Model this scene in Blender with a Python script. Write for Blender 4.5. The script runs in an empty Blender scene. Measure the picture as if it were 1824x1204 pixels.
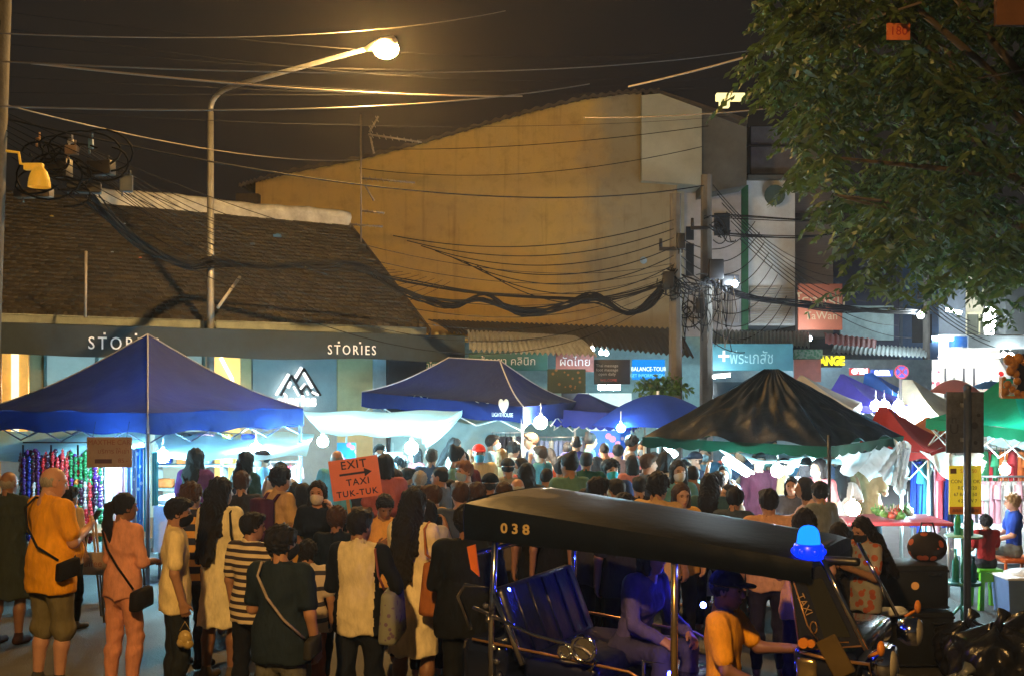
import bpy, math, random
import numpy as np
from mathutils import Vector, Matrix
random.seed(7); RNG = np.random.default_rng(11)
sc = bpy.context.scene
COL = sc.collection
# ---------------------------------------------------------------- camera
F, CX, HY, CZ = 2000.0, 912.0, 685.0, 2.5
cam = bpy.data.cameras.new("camera"); cam_o = bpy.data.objects.new("camera", cam); COL.objects.link(cam_o)
cam_o.location = (0, 0, CZ); cam_o.rotation_euler = (math.radians(90), 0, 0)
cam.sensor_width = 36.0; cam.lens = 36.0 * F / 1824.0
cam.shift_y = (HY - 602.0) / 1824.0
cam.clip_end = 600
sc.camera = cam_o
# ---------------------------------------------------------------- world: night sky with a faint brown town glow
w = bpy.data.worlds.new("World"); sc.world = w; w.use_nodes = True
nt = w.node_tree; nt.nodes.clear()
out = nt.nodes.new("ShaderNodeOutputWorld")
sky = nt.nodes.new("ShaderNodeTexSky"); sky.sky_type = 'NISHITA'; sky.sun_disc = False
sky.sun_elevation = math.radians(-4); sky.sun_rotation = math.radians(200)
b1 = nt.nodes.new("ShaderNodeBackground"); b1.inputs[1].default_value = 0.05
nt.links.new(sky.outputs[0], b1.inputs[0])
tc = nt.nodes.new("ShaderNodeTexCoord"); nz = nt.nodes.new("ShaderNodeTexNoise"); nz.inputs["Scale"].default_value = 2.2; nz.inputs["Detail"].default_value = 4
cr = nt.nodes.new("ShaderNodeValToRGB")
cr.color_ramp.elements[0].position = 0.35; cr.color_ramp.elements[0].color = (0.0014, 0.0015, 0.0018, 1)
cr.color_ramp.elements[1].position = 0.70; cr.color_ramp.elements[1].color = (0.0042, 0.0033, 0.0022, 1)
b2 = nt.nodes.new("ShaderNodeBackground"); b2.inputs[1].default_value = 1.0
nt.links.new(tc.outputs["Generated"], nz.inputs["Vector"]); nt.links.new(nz.outputs["Fac"], cr.inputs[0]); nt.links.new(cr.outputs[0], b2.inputs[0])
ad = nt.nodes.new("ShaderNodeAddShader"); nt.links.new(b1.outputs[0], ad.inputs[0]); nt.links.new(b2.outputs[0], ad.inputs[1])
nt.links.new(ad.outputs[0], out.inputs[0])
sc.view_settings.view_transform = 'Standard'; sc.view_settings.look = 'None'
sc.view_settings.exposure = 1.95; sc.view_settings.gamma = 1.0
sc.render.engine = 'CYCLES'
cy = sc.cycles
cy.use_denoising = True; cy.max_bounces = 6; cy.diffuse_bounces = 3; cy.glossy_bounces = 3; cy.transmission_bounces = 4
cy.transparent_max_bounces = 8; cy.volume_bounces = 0; cy.sample_clamp_indirect = 4.0; cy.sample_clamp_direct = 0
cy.use_light_tree = True
cy.caustics_reflective = False; cy.caustics_refractive = False
# ---------------------------------------------------------------- pixel (of the 1824 px photo) at distance Y -> point
def W(px, py, Y): return Vector(((px - CX) / F * Y, Y, CZ + (HY - py) / F * Y))
def XY(px, Y): return ((px - CX) / F * Y, Y)
# ---------------------------------------------------------------- materials
MATS = {}
def mat(name, col, rough=0.7, metal=0.0, var=0.15, vscale=6.0, bump=0.15, bscale=30.0, coat=0.0, trans=0.0, spec=0.5, emis=None, estr=0.0, island=0.0, stretch=None, alpha=1.0):
    if name in MATS: return MATS[name]
    m = bpy.data.materials.new(name); m.use_nodes = True; t = m.node_tree; n = t.nodes
    p = n["Principled BSDF"]; o = n["Material Output"]
    p.inputs["Roughness"].default_value = rough; p.inputs["Metallic"].default_value = metal
    p.inputs["Coat Weight"].default_value = coat; p.inputs["Specular IOR Level"].default_value = spec
    c = tuple(col[:3]) + (1,)
    p.inputs["Base Color"].default_value = c
    tcn = n.new("ShaderNodeTexCoord"); vec = tcn.outputs["Object"]
    if stretch:
        mp = n.new("ShaderNodeMapping"); mp.inputs["Scale"].default_value = stretch; t.links.new(vec, mp.inputs[0]); vec = mp.outputs[0]
    last = None
    if var > 0 or island > 0:
        no = n.new("ShaderNodeTexNoise"); no.inputs["Scale"].default_value = vscale; no.inputs["Detail"].default_value = 5; no.inputs["Roughness"].default_value = 0.65
        t.links.new(vec, no.inputs["Vector"])
        mr = n.new("ShaderNodeMapRange"); mr.inputs[1].default_value = 0.3; mr.inputs[2].default_value = 0.7
        mr.inputs[3].default_value = 1 - var; mr.inputs[4].default_value = 1 + var
        t.links.new(no.outputs["Fac"], mr.inputs[0]); fac = mr.outputs[0]
        if island > 0:
            g = n.new("ShaderNodeNewGeometry"); mr2 = n.new("ShaderNodeMapRange"); mr2.inputs[3].default_value = 1 - island; mr2.inputs[4].default_value = 1 + island
            t.links.new(g.outputs["Random Per Island"], mr2.inputs[0])
            mu = n.new("ShaderNodeMath"); mu.operation = 'MULTIPLY'; t.links.new(fac, mu.inputs[0]); t.links.new(mr2.outputs[0], mu.inputs[1]); fac = mu.outputs[0]
        vm = n.new("ShaderNodeVectorMath"); vm.operation = 'SCALE'; vm.inputs[0].default_value = c[:3]
        t.links.new(fac, vm.inputs["Scale"]); t.links.new(vm.outputs[0], p.inputs["Base Color"]); last = vm.outputs[0]
    if bump > 0:
        n2 = n.new("ShaderNodeTexNoise"); n2.inputs["Scale"].default_value = bscale; n2.inputs["Detail"].default_value = 4
        t.links.new(vec, n2.inputs["Vector"])
        bp = n.new("ShaderNodeBump"); bp.inputs["Strength"].default_value = bump; bp.inputs["Distance"].default_value = 0.03
        t.links.new(n2.outputs["Fac"], bp.inputs["Height"]); t.links.new(bp.outputs[0], p.inputs["Normal"])
    if emis is not None:
        p.inputs["Emission Color"].default_value = tuple(emis[:3]) + (1,); p.inputs["Emission Strength"].default_value = estr / 3.6
    if trans > 0:
        tr = n.new("ShaderNodeBsdfTranslucent"); tr.inputs[0].default_value = c
        if last is not None: t.links.new(last, tr.inputs[0])
        mx = n.new("ShaderNodeMixShader"); mx.inputs[0].default_value = trans
        t.links.new(p.outputs[0], mx.inputs[1]); t.links.new(tr.outputs[0], mx.inputs[2]); t.links.new(mx.outputs[0], o.inputs[0])
    MATS[name] = m; return m
def glow(name, col, s):
    if name in MATS: return MATS[name]
    m = bpy.data.materials.new(name); m.use_nodes = True; t = m.node_tree; t.nodes.clear()
    o = t.nodes.new("ShaderNodeOutputMaterial"); e = t.nodes.new("ShaderNodeEmission")
    e.inputs[0].default_value = tuple(col) + (1,); e.inputs[1].default_value = s / 3.6
    t.links.new(e.outputs[0], o.inputs[0]); MATS[name] = m; return m
def stripes(name, a, b, period, axis=2, duty=0.5, rough=0.85):
    """woven cloth stripes along an axis of the garment"""
    if name in MATS: return MATS[name]
    m = mat(name, a, rough); t = m.node_tree; n = t.nodes; p = n["Principled BSDF"]
    tcn = n.new("ShaderNodeTexCoord"); sp = n.new("ShaderNodeSeparateXYZ"); t.links.new(tcn.outputs["Object"], sp.inputs[0])
    d = n.new("ShaderNodeMath"); d.operation = 'DIVIDE'; d.inputs[1].default_value = period; t.links.new(sp.outputs[axis], d.inputs[0])
    f = n.new("ShaderNodeMath"); f.operation = 'FRACT'; t.links.new(d.outputs[0], f.inputs[0])
    g = n.new("ShaderNodeMath"); g.operation = 'GREATER_THAN'; g.inputs[1].default_value = duty; t.links.new(f.outputs[0], g.inputs[0])
    mx = n.new("ShaderNodeMix"); mx.data_type = 'RGBA'; mx.inputs["A"].default_value = tuple(a) + (1,); mx.inputs["B"].default_value = tuple(b) + (1,)
    t.links.new(g.outputs[0], mx.inputs["Factor"]); t.links.new(mx.outputs["Result"], p.inputs["Base Color"]); return m
def speckle(name, a, b, scale, thr=0.5, rough=0.8, trans=0.0):
    """printed pattern: blotches of colour b on colour a"""
    if name in MATS: return MATS[name]
    m = mat(name, a, rough, trans=0.0); t = m.node_tree; n = t.nodes; p = n["Principled BSDF"]
    tcn = n.new("ShaderNodeTexCoord"); v = n.new("ShaderNodeTexVoronoi"); v.inputs["Scale"].default_value = scale
    t.links.new(tcn.outputs["Object"], v.inputs["Vector"])
    g = n.new("ShaderNodeMath"); g.operation = 'LESS_THAN'; g.inputs[1].default_value = thr; t.links.new(v.outputs["Distance"], g.inputs[0])
    mx = n.new("ShaderNodeMix"); mx.data_type = 'RGBA'; mx.inputs["A"].default_value = tuple(a) + (1,); mx.inputs["B"].default_value = tuple(b) + (1,)
    t.links.new(g.outputs[0], mx.inputs["Factor"]); t.links.new(mx.outputs["Result"], p.inputs["Base Color"]); return m
# ---------------------------------------------------------------- mesh builder
class MB:
    def __init__(s): s.v = []; s.f = []; s.m = []; s.sm = []
    def add(s, vs, fs, mi=0, smooth=False):
        b = len(s.v); s.v.extend([tuple(x) for x in vs])
        for f in fs: s.f.append(tuple(i + b for i in f)); s.m.append(mi); s.sm.append(smooth)
    def box(s, c, size, rot=None, mi=0, taper=1.0):
        hx, hy, hz = size[0] / 2, size[1] / 2, size[2] / 2
        vs = [Vector((x * (taper if z > 0 else 1), y * (taper if z > 0 else 1), z)) for z in (-hz, hz) for x, y in ((-hx, -hy), (hx, -hy), (hx, hy), (-hx, hy))]
        if rot is not None: vs = [rot @ v for v in vs]
        c = Vector(c); s.add([v + c for v in vs], [(3, 2, 1, 0), (4, 5, 6, 7), (0, 1, 5, 4), (1, 2, 6, 5), (2, 3, 7, 6), (3, 0, 4, 7)], mi)
    def bbox(s, c, size, r, rot=None, mi=0):
        """box with bevelled edges"""
        import bmesh
        bm = bmesh.new(); bmesh.ops.create_cube(bm, size=1)
        for v in bm.verts: v.co = Vector((v.co.x * size[0], v.co.y * size[1], v.co.z * size[2]))
        bmesh.ops.bevel(bm, geom=list(bm.edges), offset=r, segments=2, affect='EDGES', profile=0.6)
        bm.verts.index_update(); c = Vector(c)
        vs = [(rot @ v.co if rot is not None else v.co) + c for v in bm.verts]
        s.add(vs, [tuple(v.index for v in f.verts) for f in bm.faces], mi, True); bm.free()
    def cyl(s, a, b, ra, rb=None, n=10, mi=0, caps=True, smooth=True):
        s.tube([a, b], [ra, ra if rb is None else rb], n, mi, caps, smooth)
    def tube(s, pts, rs, n=8, mi=0, caps=True, smooth=True):
        pts = [Vector(p) for p in pts]
        if not hasattr(rs, '__len__'): rs = [rs] * len(pts)
        vs = []; up = None
        for i, p in enumerate(pts):
            d = (pts[min(i + 1, len(pts) - 1)] - pts[max(i - 1, 0)]).normalized()
            if up is None: up = Vector((0, 0, 1)) if abs(d.z) < 0.9 else Vector((1, 0, 0))
            u = d.cross(up).normalized() if d.cross(up).length > 1e-5 else Vector((1, 0, 0)); v = d.cross(u).normalized(); up = -v if False else up
            for k in range(n):
                a = 2 * math.pi * k / n; vs.append(p + (u * math.cos(a) + v * math.sin(a)) * rs[i])
        fs = []
        for i in range(len(pts) - 1):
            for k in range(n): fs.append((i * n + k, i * n + (k + 1) % n, (i + 1) * n + (k + 1) % n, (i + 1) * n + k))
        s.add(vs, fs, mi, smooth)
        if caps:
            b = len(s.v) - len(vs)
            s.f.append(tuple(b + k for k in range(n))[::-1]); s.m.append(mi); s.sm.append(False)
            e = b + (len(pts) - 1) * n; s.f.append(tuple(e + k for k in range(n))); s.m.append(mi); s.sm.append(False)
    def ball(s, c, r, mi=0, nu=12, nv=8, sq=(1, 1, 1)):
        vs = []; fs = []
        for j in range(nv + 1):
            th = math.pi * j / nv
            for i in range(nu):
                ph = 2 * math.pi * i / nu
                vs.append((c[0] + r * sq[0] * math.sin(th) * math.cos(ph), c[1] + r * sq[1] * math.sin(th) * math.sin(ph), c[2] + r * sq[2] * math.cos(th)))
        for j in range(nv):
            for i in range(nu): fs.append((j * nu + i, (j + 1) * nu + i, (j + 1) * nu + (i + 1) % nu, j * nu + (i + 1) % nu))
        s.add(vs, fs, mi, True)
    def grid(s, fn, nu, nv, mi=0, smooth=True):
        vs = [fn(i / nu, j / nv) for j in range(nv + 1) for i in range(nu + 1)]
        fs = [(j * (nu + 1) + i, j * (nu + 1) + i + 1, (j + 1) * (nu + 1) + i + 1, (j + 1) * (nu + 1) + i) for j in range(nv) for i in range(nu)]
        s.add(vs, fs, mi, smooth)
    def prism(s, pts, off, mi=0):
        """polygon pts (3D, planar) extruded by vector off"""
        n = len(pts); off = Vector(off); a = [Vector(p) for p in pts]; b = [p + off for p in a]
        s.add(a + b, [tuple(range(n))[::-1], tuple(range(n, 2 * n))] + [(i, (i + 1) % n, n + (i + 1) % n, n + i) for i in range(n)], mi)
    def build(s, name, mats, parent=None, loc=None, rz=0.0):
        me = bpy.data.meshes.new(name); me.from_pydata(s.v, [], s.f)
        if not isinstance(mats, (list, tuple)): mats = [mats]
        for m in mats: me.materials.append(m)
        me.polygons.foreach_set("material_index", s.m); me.polygons.foreach_set("use_smooth", s.sm); me.update()
        o = bpy.data.objects.new(name, me); COL.objects.link(o)
        if parent is not None: o.parent = parent
        if loc is not None: o.location = loc
        o.rotation_euler.z = rz
        return o
def tag(o, label=None, cat=None, group=None, kind=None):
    if label: o["label"] = label
    if cat: o["category"] = cat
    if group: o["group"] = group
    if kind: o["kind"] = kind
    return o
def empty(name, loc, label, cat, group=None, rz=0.0):
    o = bpy.data.objects.new(name, None); COL.objects.link(o); o.location = loc; o.rotation_euler.z = rz; o.empty_display_size = 0.1
    return tag(o, label, cat, group)
def kids(o): return [c for c in bpy.data.objects if c.parent == o]
def dup(o, loc=None, rz=None, label=None, parent=None, memo=None):
    c = o.copy(); COL.objects.link(c)
    if parent is not None: c.parent = parent
    if loc is not None: c.location = loc
    if rz is not None: c.rotation_euler.z = rz
    if label: c["label"] = label
    for k in kids(o): dup(k, parent=c)
    return c
def text_mesh(s, size, name, m, parent=None, loc=(0, 0, 0), rot=(math.radians(90), 0, 0), ext=0.004, align='CENTER', sx=1.0, bold=0.0, spacing=1.0):
    cu = bpy.data.curves.new(name, 'FONT'); cu.body = s; cu.size = size; cu.extrude = ext; cu.align_x = align; cu.align_y = 'CENTER'; cu.offset = bold; cu.space_character = spacing; cu.resolution_u = 3
    to = bpy.data.objects.new(name, cu); COL.objects.link(to)
    dg = bpy.context.evaluated_depsgraph_get(); dg.update()
    me = bpy.data.meshes.new_from_object(to.evaluated_get(dg)); bpy.data.objects.remove(to); bpy.data.curves.remove(cu)
    o = bpy.data.objects.new(name, me); COL.objects.link(o)
    me.materials.clear(); me.materials.append(m)
    if parent is not None: o.parent = parent
    o.location = loc; o.rotation_euler = rot; o.scale = (sx, 1, 1)
    return o
def fbox(mb, x0, y0, x1, y1, Y, depth, mi=0):
    a = W(x0, y1, Y); b = W(x1, y0, Y)
    mb.box(((a.x + b.x) / 2, Y + depth / 2, (a.z + b.z) / 2), (abs(b.x - a.x), depth, abs(b.z - a.z)), mi=mi)
def sag(a, b, d, n=16, jit=0.0):
    a = Vector(a); b = Vector(b); r = []
    for i in range(n + 1):
        t = i / n; p = a.lerp(b, t); p.z -= d * 4 * t * (1 - t)
        if jit and 0 < i < n: p += Vector((random.uniform(-jit, jit), random.uniform(-jit, jit), random.uniform(-jit, jit)))
        r.append(p)
    return r
CHROME = mat("chrome", (0.75, 0.75, 0.78), 0.12, 1.0, var=0.05, bump=0.0)
STEEL = mat("galvanised_steel", (0.45, 0.47, 0.5), 0.4, 0.8, var=0.15, bump=0.05)
WHITEPAINT = mat("white_painted_metal", (0.72, 0.74, 0.74), 0.45, 0.0, bump=0.03)
DARKMETAL = mat("dark_metal", (0.03, 0.032, 0.04), 0.5, 0.6, bump=0.05)
BLACKP = mat("black_plastic", (0.012, 0.013, 0.016), 0.4, bump=0.05)
WIRE = mat("cable_rubber", (0.008, 0.009, 0.012), 0.8, bump=0.1, spec=.15)
WIRE_L = mat("pale_cable_rubber", (0.10, 0.085, 0.07), 0.5, bump=0.1)
# ================================================================ PEOPLE
def snet(Fv, lo, h):
    nx, ny, nz = Fv.shape
    ins = Fv < 0
    c = np.zeros((nx - 1, ny - 1, nz - 1), np.int8)
    for dx in (0, 1):
        for dy in (0, 1):
            for dz in (0, 1): c += ins[dx:nx - 1 + dx, dy:ny - 1 + dy, dz:nz - 1 + dz]
    act = (c > 0) & (c < 8)
    I, J, K = np.nonzero(act)
    idx = -np.ones(act.shape, np.int64); idx[I, J, K] = np.arange(len(I))
    pos = np.zeros((len(I), 3)); cnt = np.zeros(len(I))
    cor = [(0, 0, 0), (1, 0, 0), (0, 1, 0), (1, 1, 0), (0, 0, 1), (1, 0, 1), (0, 1, 1), (1, 1, 1)]
    for a, b in ((0, 1), (2, 3), (4, 5), (6, 7), (0, 2), (1, 3), (4, 6), (5, 7), (0, 4), (1, 5), (2, 6), (3, 7)):
        A, B = cor[a], cor[b]
        fa = Fv[I + A[0], J + A[1], K + A[2]]; fb = Fv[I + B[0], J + B[1], K + B[2]]
        m = (fa < 0) != (fb < 0); t = np.where(m, fa / np.where(m, fa - fb, 1), 0)
        for ax in range(3): pos[:, ax] += np.where(m, A[ax] + t * (B[ax] - A[ax]), 0)
        cnt += m
    pos = (pos / cnt[:, None] + np.stack([I, J, K], 1)) * h + np.array(lo)
    quads = []
    for ax in range(3):
        sl0 = [slice(None)] * 3; sl1 = [slice(None)] * 3; sl0[ax] = slice(0, -1); sl1[ax] = slice(1, None)
        a = ins[tuple(sl0)]; b = ins[tuple(sl1)]
        E = np.nonzero(a != b); E = np.stack(E, 1)
        u, v = (ax + 1) % 3, (ax + 2) % 3
        ok = (E[:, u] > 0) & (E[:, v] > 0) & (E[:, u] < Fv.shape[u] - 1) & (E[:, v] < Fv.shape[v] - 1); E = E[ok]
        if len(E) == 0: continue
        fl = a[E[:, 0], E[:, 1], E[:, 2]]
        q = []
        for du, dv in ((-1, -1), (0, -1), (0, 0), (-1, 0)):
            e = E.copy(); e[:, u] += du; e[:, v] += dv; q.append(idx[e[:, 0], e[:, 1], e[:, 2]])
        q = np.stack(q, 1); q[~fl] = q[~fl][:, ::-1]; quads.append(q)
    return pos, np.concatenate(quads) if quads else np.zeros((0, 4), int)
def gridpts(lo, hi, h):
    ax = [np.arange(lo[i], hi[i] + h, h) for i in range(3)]
    G = np.stack(np.meshgrid(*ax, indexing='ij'), -1).astype(np.float32)
    return G
def mesh_sdf(fn, lo, hi, h):
    G = gridpts(lo, hi, h); sh = G.shape[:3]
    v = fn(G.reshape(-1, 3)).reshape(sh)
    v[0] = np.maximum(v[0], .001); v[-1] = np.maximum(v[-1], .001); v[:, 0] = np.maximum(v[:, 0], .001); v[:, -1] = np.maximum(v[:, -1], .001); v[:, :, 0] = np.maximum(v[:, :, 0], .001); v[:, :, -1] = np.maximum(v[:, :, -1], .001)
    return snet(v, lo, h)
def cap(P, a, b, ra, rb, sy=1.0):
    a = np.array(a, np.float32); b = np.array(b, np.float32); S = np.array([1, 1 / sy, 1], np.float32)
    q = (P - a) * S; d = (b - a) * S; L = float(d @ d) + 1e-9
    t = np.clip(q @ d / L, 0, 1)
    r = q - t[:, None] * d
    return (np.sqrt((r * r).sum(1)) - (ra + t * (rb - ra))) * (0.5 + 0.5 * sy)
def ell(P, c, r):
    r = np.array(r, np.float32); q = (P - np.array(c, np.float32)) / r
    k = np.sqrt((q * q).sum(1)); return (k - 1) * float(r.min())
def smin(a, b, k):
    h = np.clip(.5 + .5 * (b - a) / k, 0, 1); return b * (1 - h) + a * h - k * h * (1 - h)
def smax(a, b, k): return -smin(-a, -b, k)
# --- head in its own frame: face +Y, origin at head centre, top at z +0.115, chin -0.115
def head_sdf(P):
    X = np.abs(P[:, 0]); Q = P.copy(); Q[:, 0] = X
    d = ell(P, (0, -.012, .022), (.076, .096, .093))
    d = smin(d, ell(P, (0, .018, -.035), (.060, .072, .078)), .03)
    d = smin(d, ell(P, (0, .045, -.088), (.030, .030, .026)), .025)
    d = smin(d, cap(P, (0, -.02, -.06), (0, -.035, -.17), .056, .058), .02)
    d = smin(d, cap(P, (0, .088, .012), (0, .106, -.028), .007, .013), .014)      # nose
    d = smin(d, ell(Q, (.013, .097, -.031), (.009, .009, .007)), .008)
    d = smin(d, ell(Q, (.03, .074, .026), (.026, .012, .008)), .014)               # brow
    d = smax(d, -ell(Q, (.031, .094, .008), (.017, .014, .010)), .012)             # sockets
    d = smin(d, ell(P, (0, .084, -.056), (.024, .012, .007)), .008)                # upper lip
    d = smin(d, ell(P, (0, .082, -.068), (.020, .011, .007)), .008)                # lower lip
    d = smax(d, -ell(P, (0, .100, -.0625), (.021, .012, .0025)), .004)
    d = smin(d, ell(Q, (.080, -.012, -.004), (.010, .020, .032)), .008)            # ears
    d = smax(d, -ell(Q, (.088, -.008, -.002), (.006, .011, .018)), .006)
    return d
def strands(P, amp, f=1.0):
    return amp * (np.sin(P[:, 0] * 160 * f + 9 * np.sin(P[:, 2] * 22)) + np.sin(P[:, 1] * 190 * f + 7 * np.sin(P[:, 2] * 17 + 1)) + np.sin((P[:, 0] + P[:, 1]) * 75 + 3 * np.sin(P[:, 2] * 9)))
def hair_sdf(style):
    def f(P):
        x, y, z = P[:, 0], P[:, 1], P[:, 2]; X = np.abs(x)
        cap_d = ell(P, (0, -.014, .028), (.089, .110, .106))
        face = .78 * y - .62 * z - .022
        face2 = np.maximum(y - .040, z - .062)          # opening over the face
        open_face = smax(y - .035, z - .075 + .9 * X, .02)
        if style == 'short':
            d = smax(cap_d, face, .015)
            d = smax(d, -(z + .085), .01)
            d = smin(d, smax(ell(P, (0, .050, .085), (.075, .060, .034)), -(z - .05), .01), .02)
            return d + strands(P, .0032)
        if style == 'crop':
            d = smax(ell(P, (0, -.013, .025), (.081, .102, .099)), face + .012, .01)
            return d + strands(P, .0008)
        if style == 'mop':
            d = smax(ell(P, (0, -.014, .030), (.098, .118, .112)), face - .012, .02)
            return d + strands(P, .0060, .7)
        if style == 'thin':
            d = smax(ell(P, (0, -.012, .006), (.080, .102, .075)), .78 * y - .62 * z - .012, .01)
            return smax(d, z - .062, .01) + strands(P, .0015)
        if style == 'cap':
            d = smax(ell(P, (0, -.012, .024), (.086, .107, .092)), .78 * y - .62 * z - .012, .01); return smax(d, z - .03, .01) + strands(P, .002)
        # long styles
        d = smax(cap_d, -smax(-open_face, -(y - .03), .01), .02) if False else smax(cap_d, np.minimum(.9 * y - .45 * z - .030, 1), .02)
        if style == 'long':
            b = smin(cap(P, (0, -.052, .02), (0, -.125, -.17), .085, .095, .5), cap(P, (0, -.125, -.17), (0, -.165, -.38), .095, .10, .45), .03)
            b = smin(b, cap(np.stack([X, y, z], 1), (.066, -.012, .02), (.088, .0, -.24), .030, .034), .03)
            d = smin(d, b, .04); d = smax(d, -(z + .40 + .03 * np.sin(x * 60)), .01)
            return d + strands(P, .0035)
        if style == 'verylong':
            b = smin(cap(P, (0, -.052, .02), (0, -.130, -.17), .088, .100, .5), cap(P, (0, -.130, -.17), (0, -.175, -.54), .100, .115, .42), .03)
            b = smin(b, cap(np.stack([X, y, z], 1), (.066, -.012, .02), (.10, -.10, -.34), .034, .036), .03)
            d = smin(d, b, .04); d = smax(d, -(z + .58 + .04 * np.sin(x * 50)), .01)
            return d + strands(P, .004)
        if style == 'bob':
            b = cap(P, (0, -.045, .02), (0, -.055, -.12), .088, .086, .75)
            b = smin(b, cap(np.stack([X, y, z], 1), (.064, -.005, .02), (.072, .012, -.10), .030, .026), .02)
            d = smin(d, b, .03); d = smax(d, -(z + .14), .01); return d + strands(P, .003)
        if style == 'pony':
            d = smin(d, ell(P, (0, -.125, .03), (.030, .028, .030)), .015)
            d = smin(d, cap(P, (0, -.15, .02), (0, -.16, -.14), .038, .044), .02)
            d = smin(d, cap(P, (0, -.16, -.14), (0, -.135, -.29), .044, .012), .02); return d + strands(P, .0022)
        if style == 'bun':
            d = smin(d, ell(P, (0, -.07, .115), (.045, .045, .040)), .012); return d + strands(P, .002)
        return d
    return f
HC = {}
def head_mesh(fine):
    k = ('head', fine)
    if k not in HC: HC[k] = mesh_sdf(head_sdf, (-.12, -.15, -.20), (.12, .14, .14), .0075 if fine else .013)
    return HC[k]
def hair_mesh(style, fine):
    k = (style, fine)
    if k not in HC: HC[k] = mesh_sdf(hair_sdf(style), (-.17, -.30, -.64 if 'long' in style else -.35), (.17, .15, .18), .010 if fine else .016)
    return HC[k]
def mask_mesh():
    if 'mask' not in HC:
        def f(P):
            d = smin(ell(P, (0, .018, -.035), (.070, .084, .088)), ell(P, (0, .060, -.035), (.034, .060, .050)), .03)
            d = smax(d, -(P[:, 1] - .008), .004); d = smax(d, P[:, 2] + .004 - .35 * (P[:, 1] - .09), .004); d = smax(d, -(P[:, 2] + .118), .01)
            return d + .0012 * np.sin(P[:, 2] * 330)
        HC['mask'] = mesh_sdf(f, (-.1, -.02, -.15), (.1, .16, .05), .009)
    return HC['mask']
def hat_mesh(kind):
    if kind not in HC:
        def f(P):
            d = smax(ell(P, (0, -.010, .035), (.097, .116, .105)), -(P[:, 2] - .035), .008)
            b = smax(ell(P, (0, .10, .045), (.078, .085, .014)), -(P[:, 1] - .06), .01)
            if kind == 'bucket': b = ell(P, (0, -.01, .035), (.150, .165, .020))
            d = smin(d, b, .012)
            return smax(d, -ell(P, (0, -.010, .02), (.086, .106, .100)), .004)
        HC[kind] = mesh_sdf(f, (-.18, -.2, -.02), (.18, .22, .17), .010)
    return HC[kind]
def joinparts(name, parts, mats, parent):
    """parts: [(verts, quads, material index)] -> one mesh object"""
    V = []; Q = []; M = []; b = 0
    for v, q, mi in parts:
        V.append(v); Q.append(q + b); M.append(np.full(len(q), mi)); b += len(v)
    V = np.concatenate(V); Q = np.concatenate(Q); M = np.concatenate(M)
    me = bpy.data.meshes.new(name); me.vertices.add(len(V)); me.vertices.foreach_set("co", V.astype(np.float32).ravel())
    me.loops.add(Q.size); me.loops.foreach_set("vertex_index", Q.astype(np.int32).ravel())
    me.polygons.add(len(Q)); me.polygons.foreach_set("loop_start", (np.arange(len(Q)) * 4).astype(np.int32))
    me.polygons.foreach_set("loop_total", np.full(len(Q), 4, np.int32))
    for m in mats: me.materials.append(m)
    me.polygons.foreach_set("material_index", M.astype(np.int32)); me.polygons.foreach_set("use_smooth", np.ones(len(Q), bool))
    me.update(calc_edges=True); me.validate()
    o = bpy.data.objects.new(name, me); COL.objects.link(o); o.parent = parent; return o
SKIN = {'tan': (0.36, 0.19, 0.11), 'brown': (0.24, 0.12, 0.07), 'pale': (0.50, 0.31, 0.22), 'pink': (0.52, 0.28, 0.20)}
HAIRC = {'black': (0.012, 0.011, 0.013), 'brown': (0.06, 0.03, 0.015), 'grey': (0.30, 0.28, 0.26), 'blond': (0.32, 0.20, 0.09), 'ginger': (0.20, 0.08, 0.03), 'white': (0.55, 0.53, 0.5)}
def skin(c):
    m = mat("skin_" + c, SKIN[c], 0.5, var=0.10, vscale=14, bump=0.06, bscale=60)
    return m
def hairm(c): return mat("hair_" + c, HAIRC[c], 0.62, spec=0.25, var=0.35, vscale=40, bump=0.5, bscale=90, stretch=(3, 3, 0.5))
EYE = mat("eye", (0.02, 0.012, 0.01), 0.15, bump=0)
BROW = mat("eyebrow", (0.02, 0.015, 0.012), 0.7, bump=0)
LIP = mat("lips", (0.35, 0.11, 0.09), 0.4, bump=0)
CLM = {}
def cloth(col, rough=0.85):
    if not isinstance(col, tuple): return col
    k = tuple(round(c, 3) for c in col)
    if k not in CLM: CLM[k] = mat("cloth_%03d" % len(CLM), k, rough, var=0.20, vscale=7, bump=0.45, bscale=13, spec=0.15, stretch=(2.0, 2.0, .8))
    return CLM[k]
ARMS = {  # (elbow from shoulder, wrist from elbow), for the right arm: +x is outward
    'down': ((.055, -.01, -.275), (.01, .06, -.235)),
    'loose': ((.075, -.03, -.265), (.0, .09, -.22)),
    'phone': ((.045, .05, -.265), (-.11, .19, .085)),
    'phonelow': ((.06, .03, -.27), (-.10, .21, -.02)),
    'fold': ((.06, .05, -.26), (-.19, .15, .0)),
    'hip': ((.13, -.05, -.24), (-.10, .16, -.14)),
    'up': ((.08, .16, -.20), (-.05, .06, .24)),
    'high': ((.09, .14, .05), (-.06, .04, .24)),
    'bag': ((.07, .02, -.27), (-.03, .17, -.16)),
    'reach': ((.03, .20, -.18), (-.02, .22, -.02)),
    'lap': ((.05, .07, -.265), (-.06, .20, -.08)),
    'forward': ((.02, .18, -.20), (-.03, .23, .02)),
}
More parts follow.
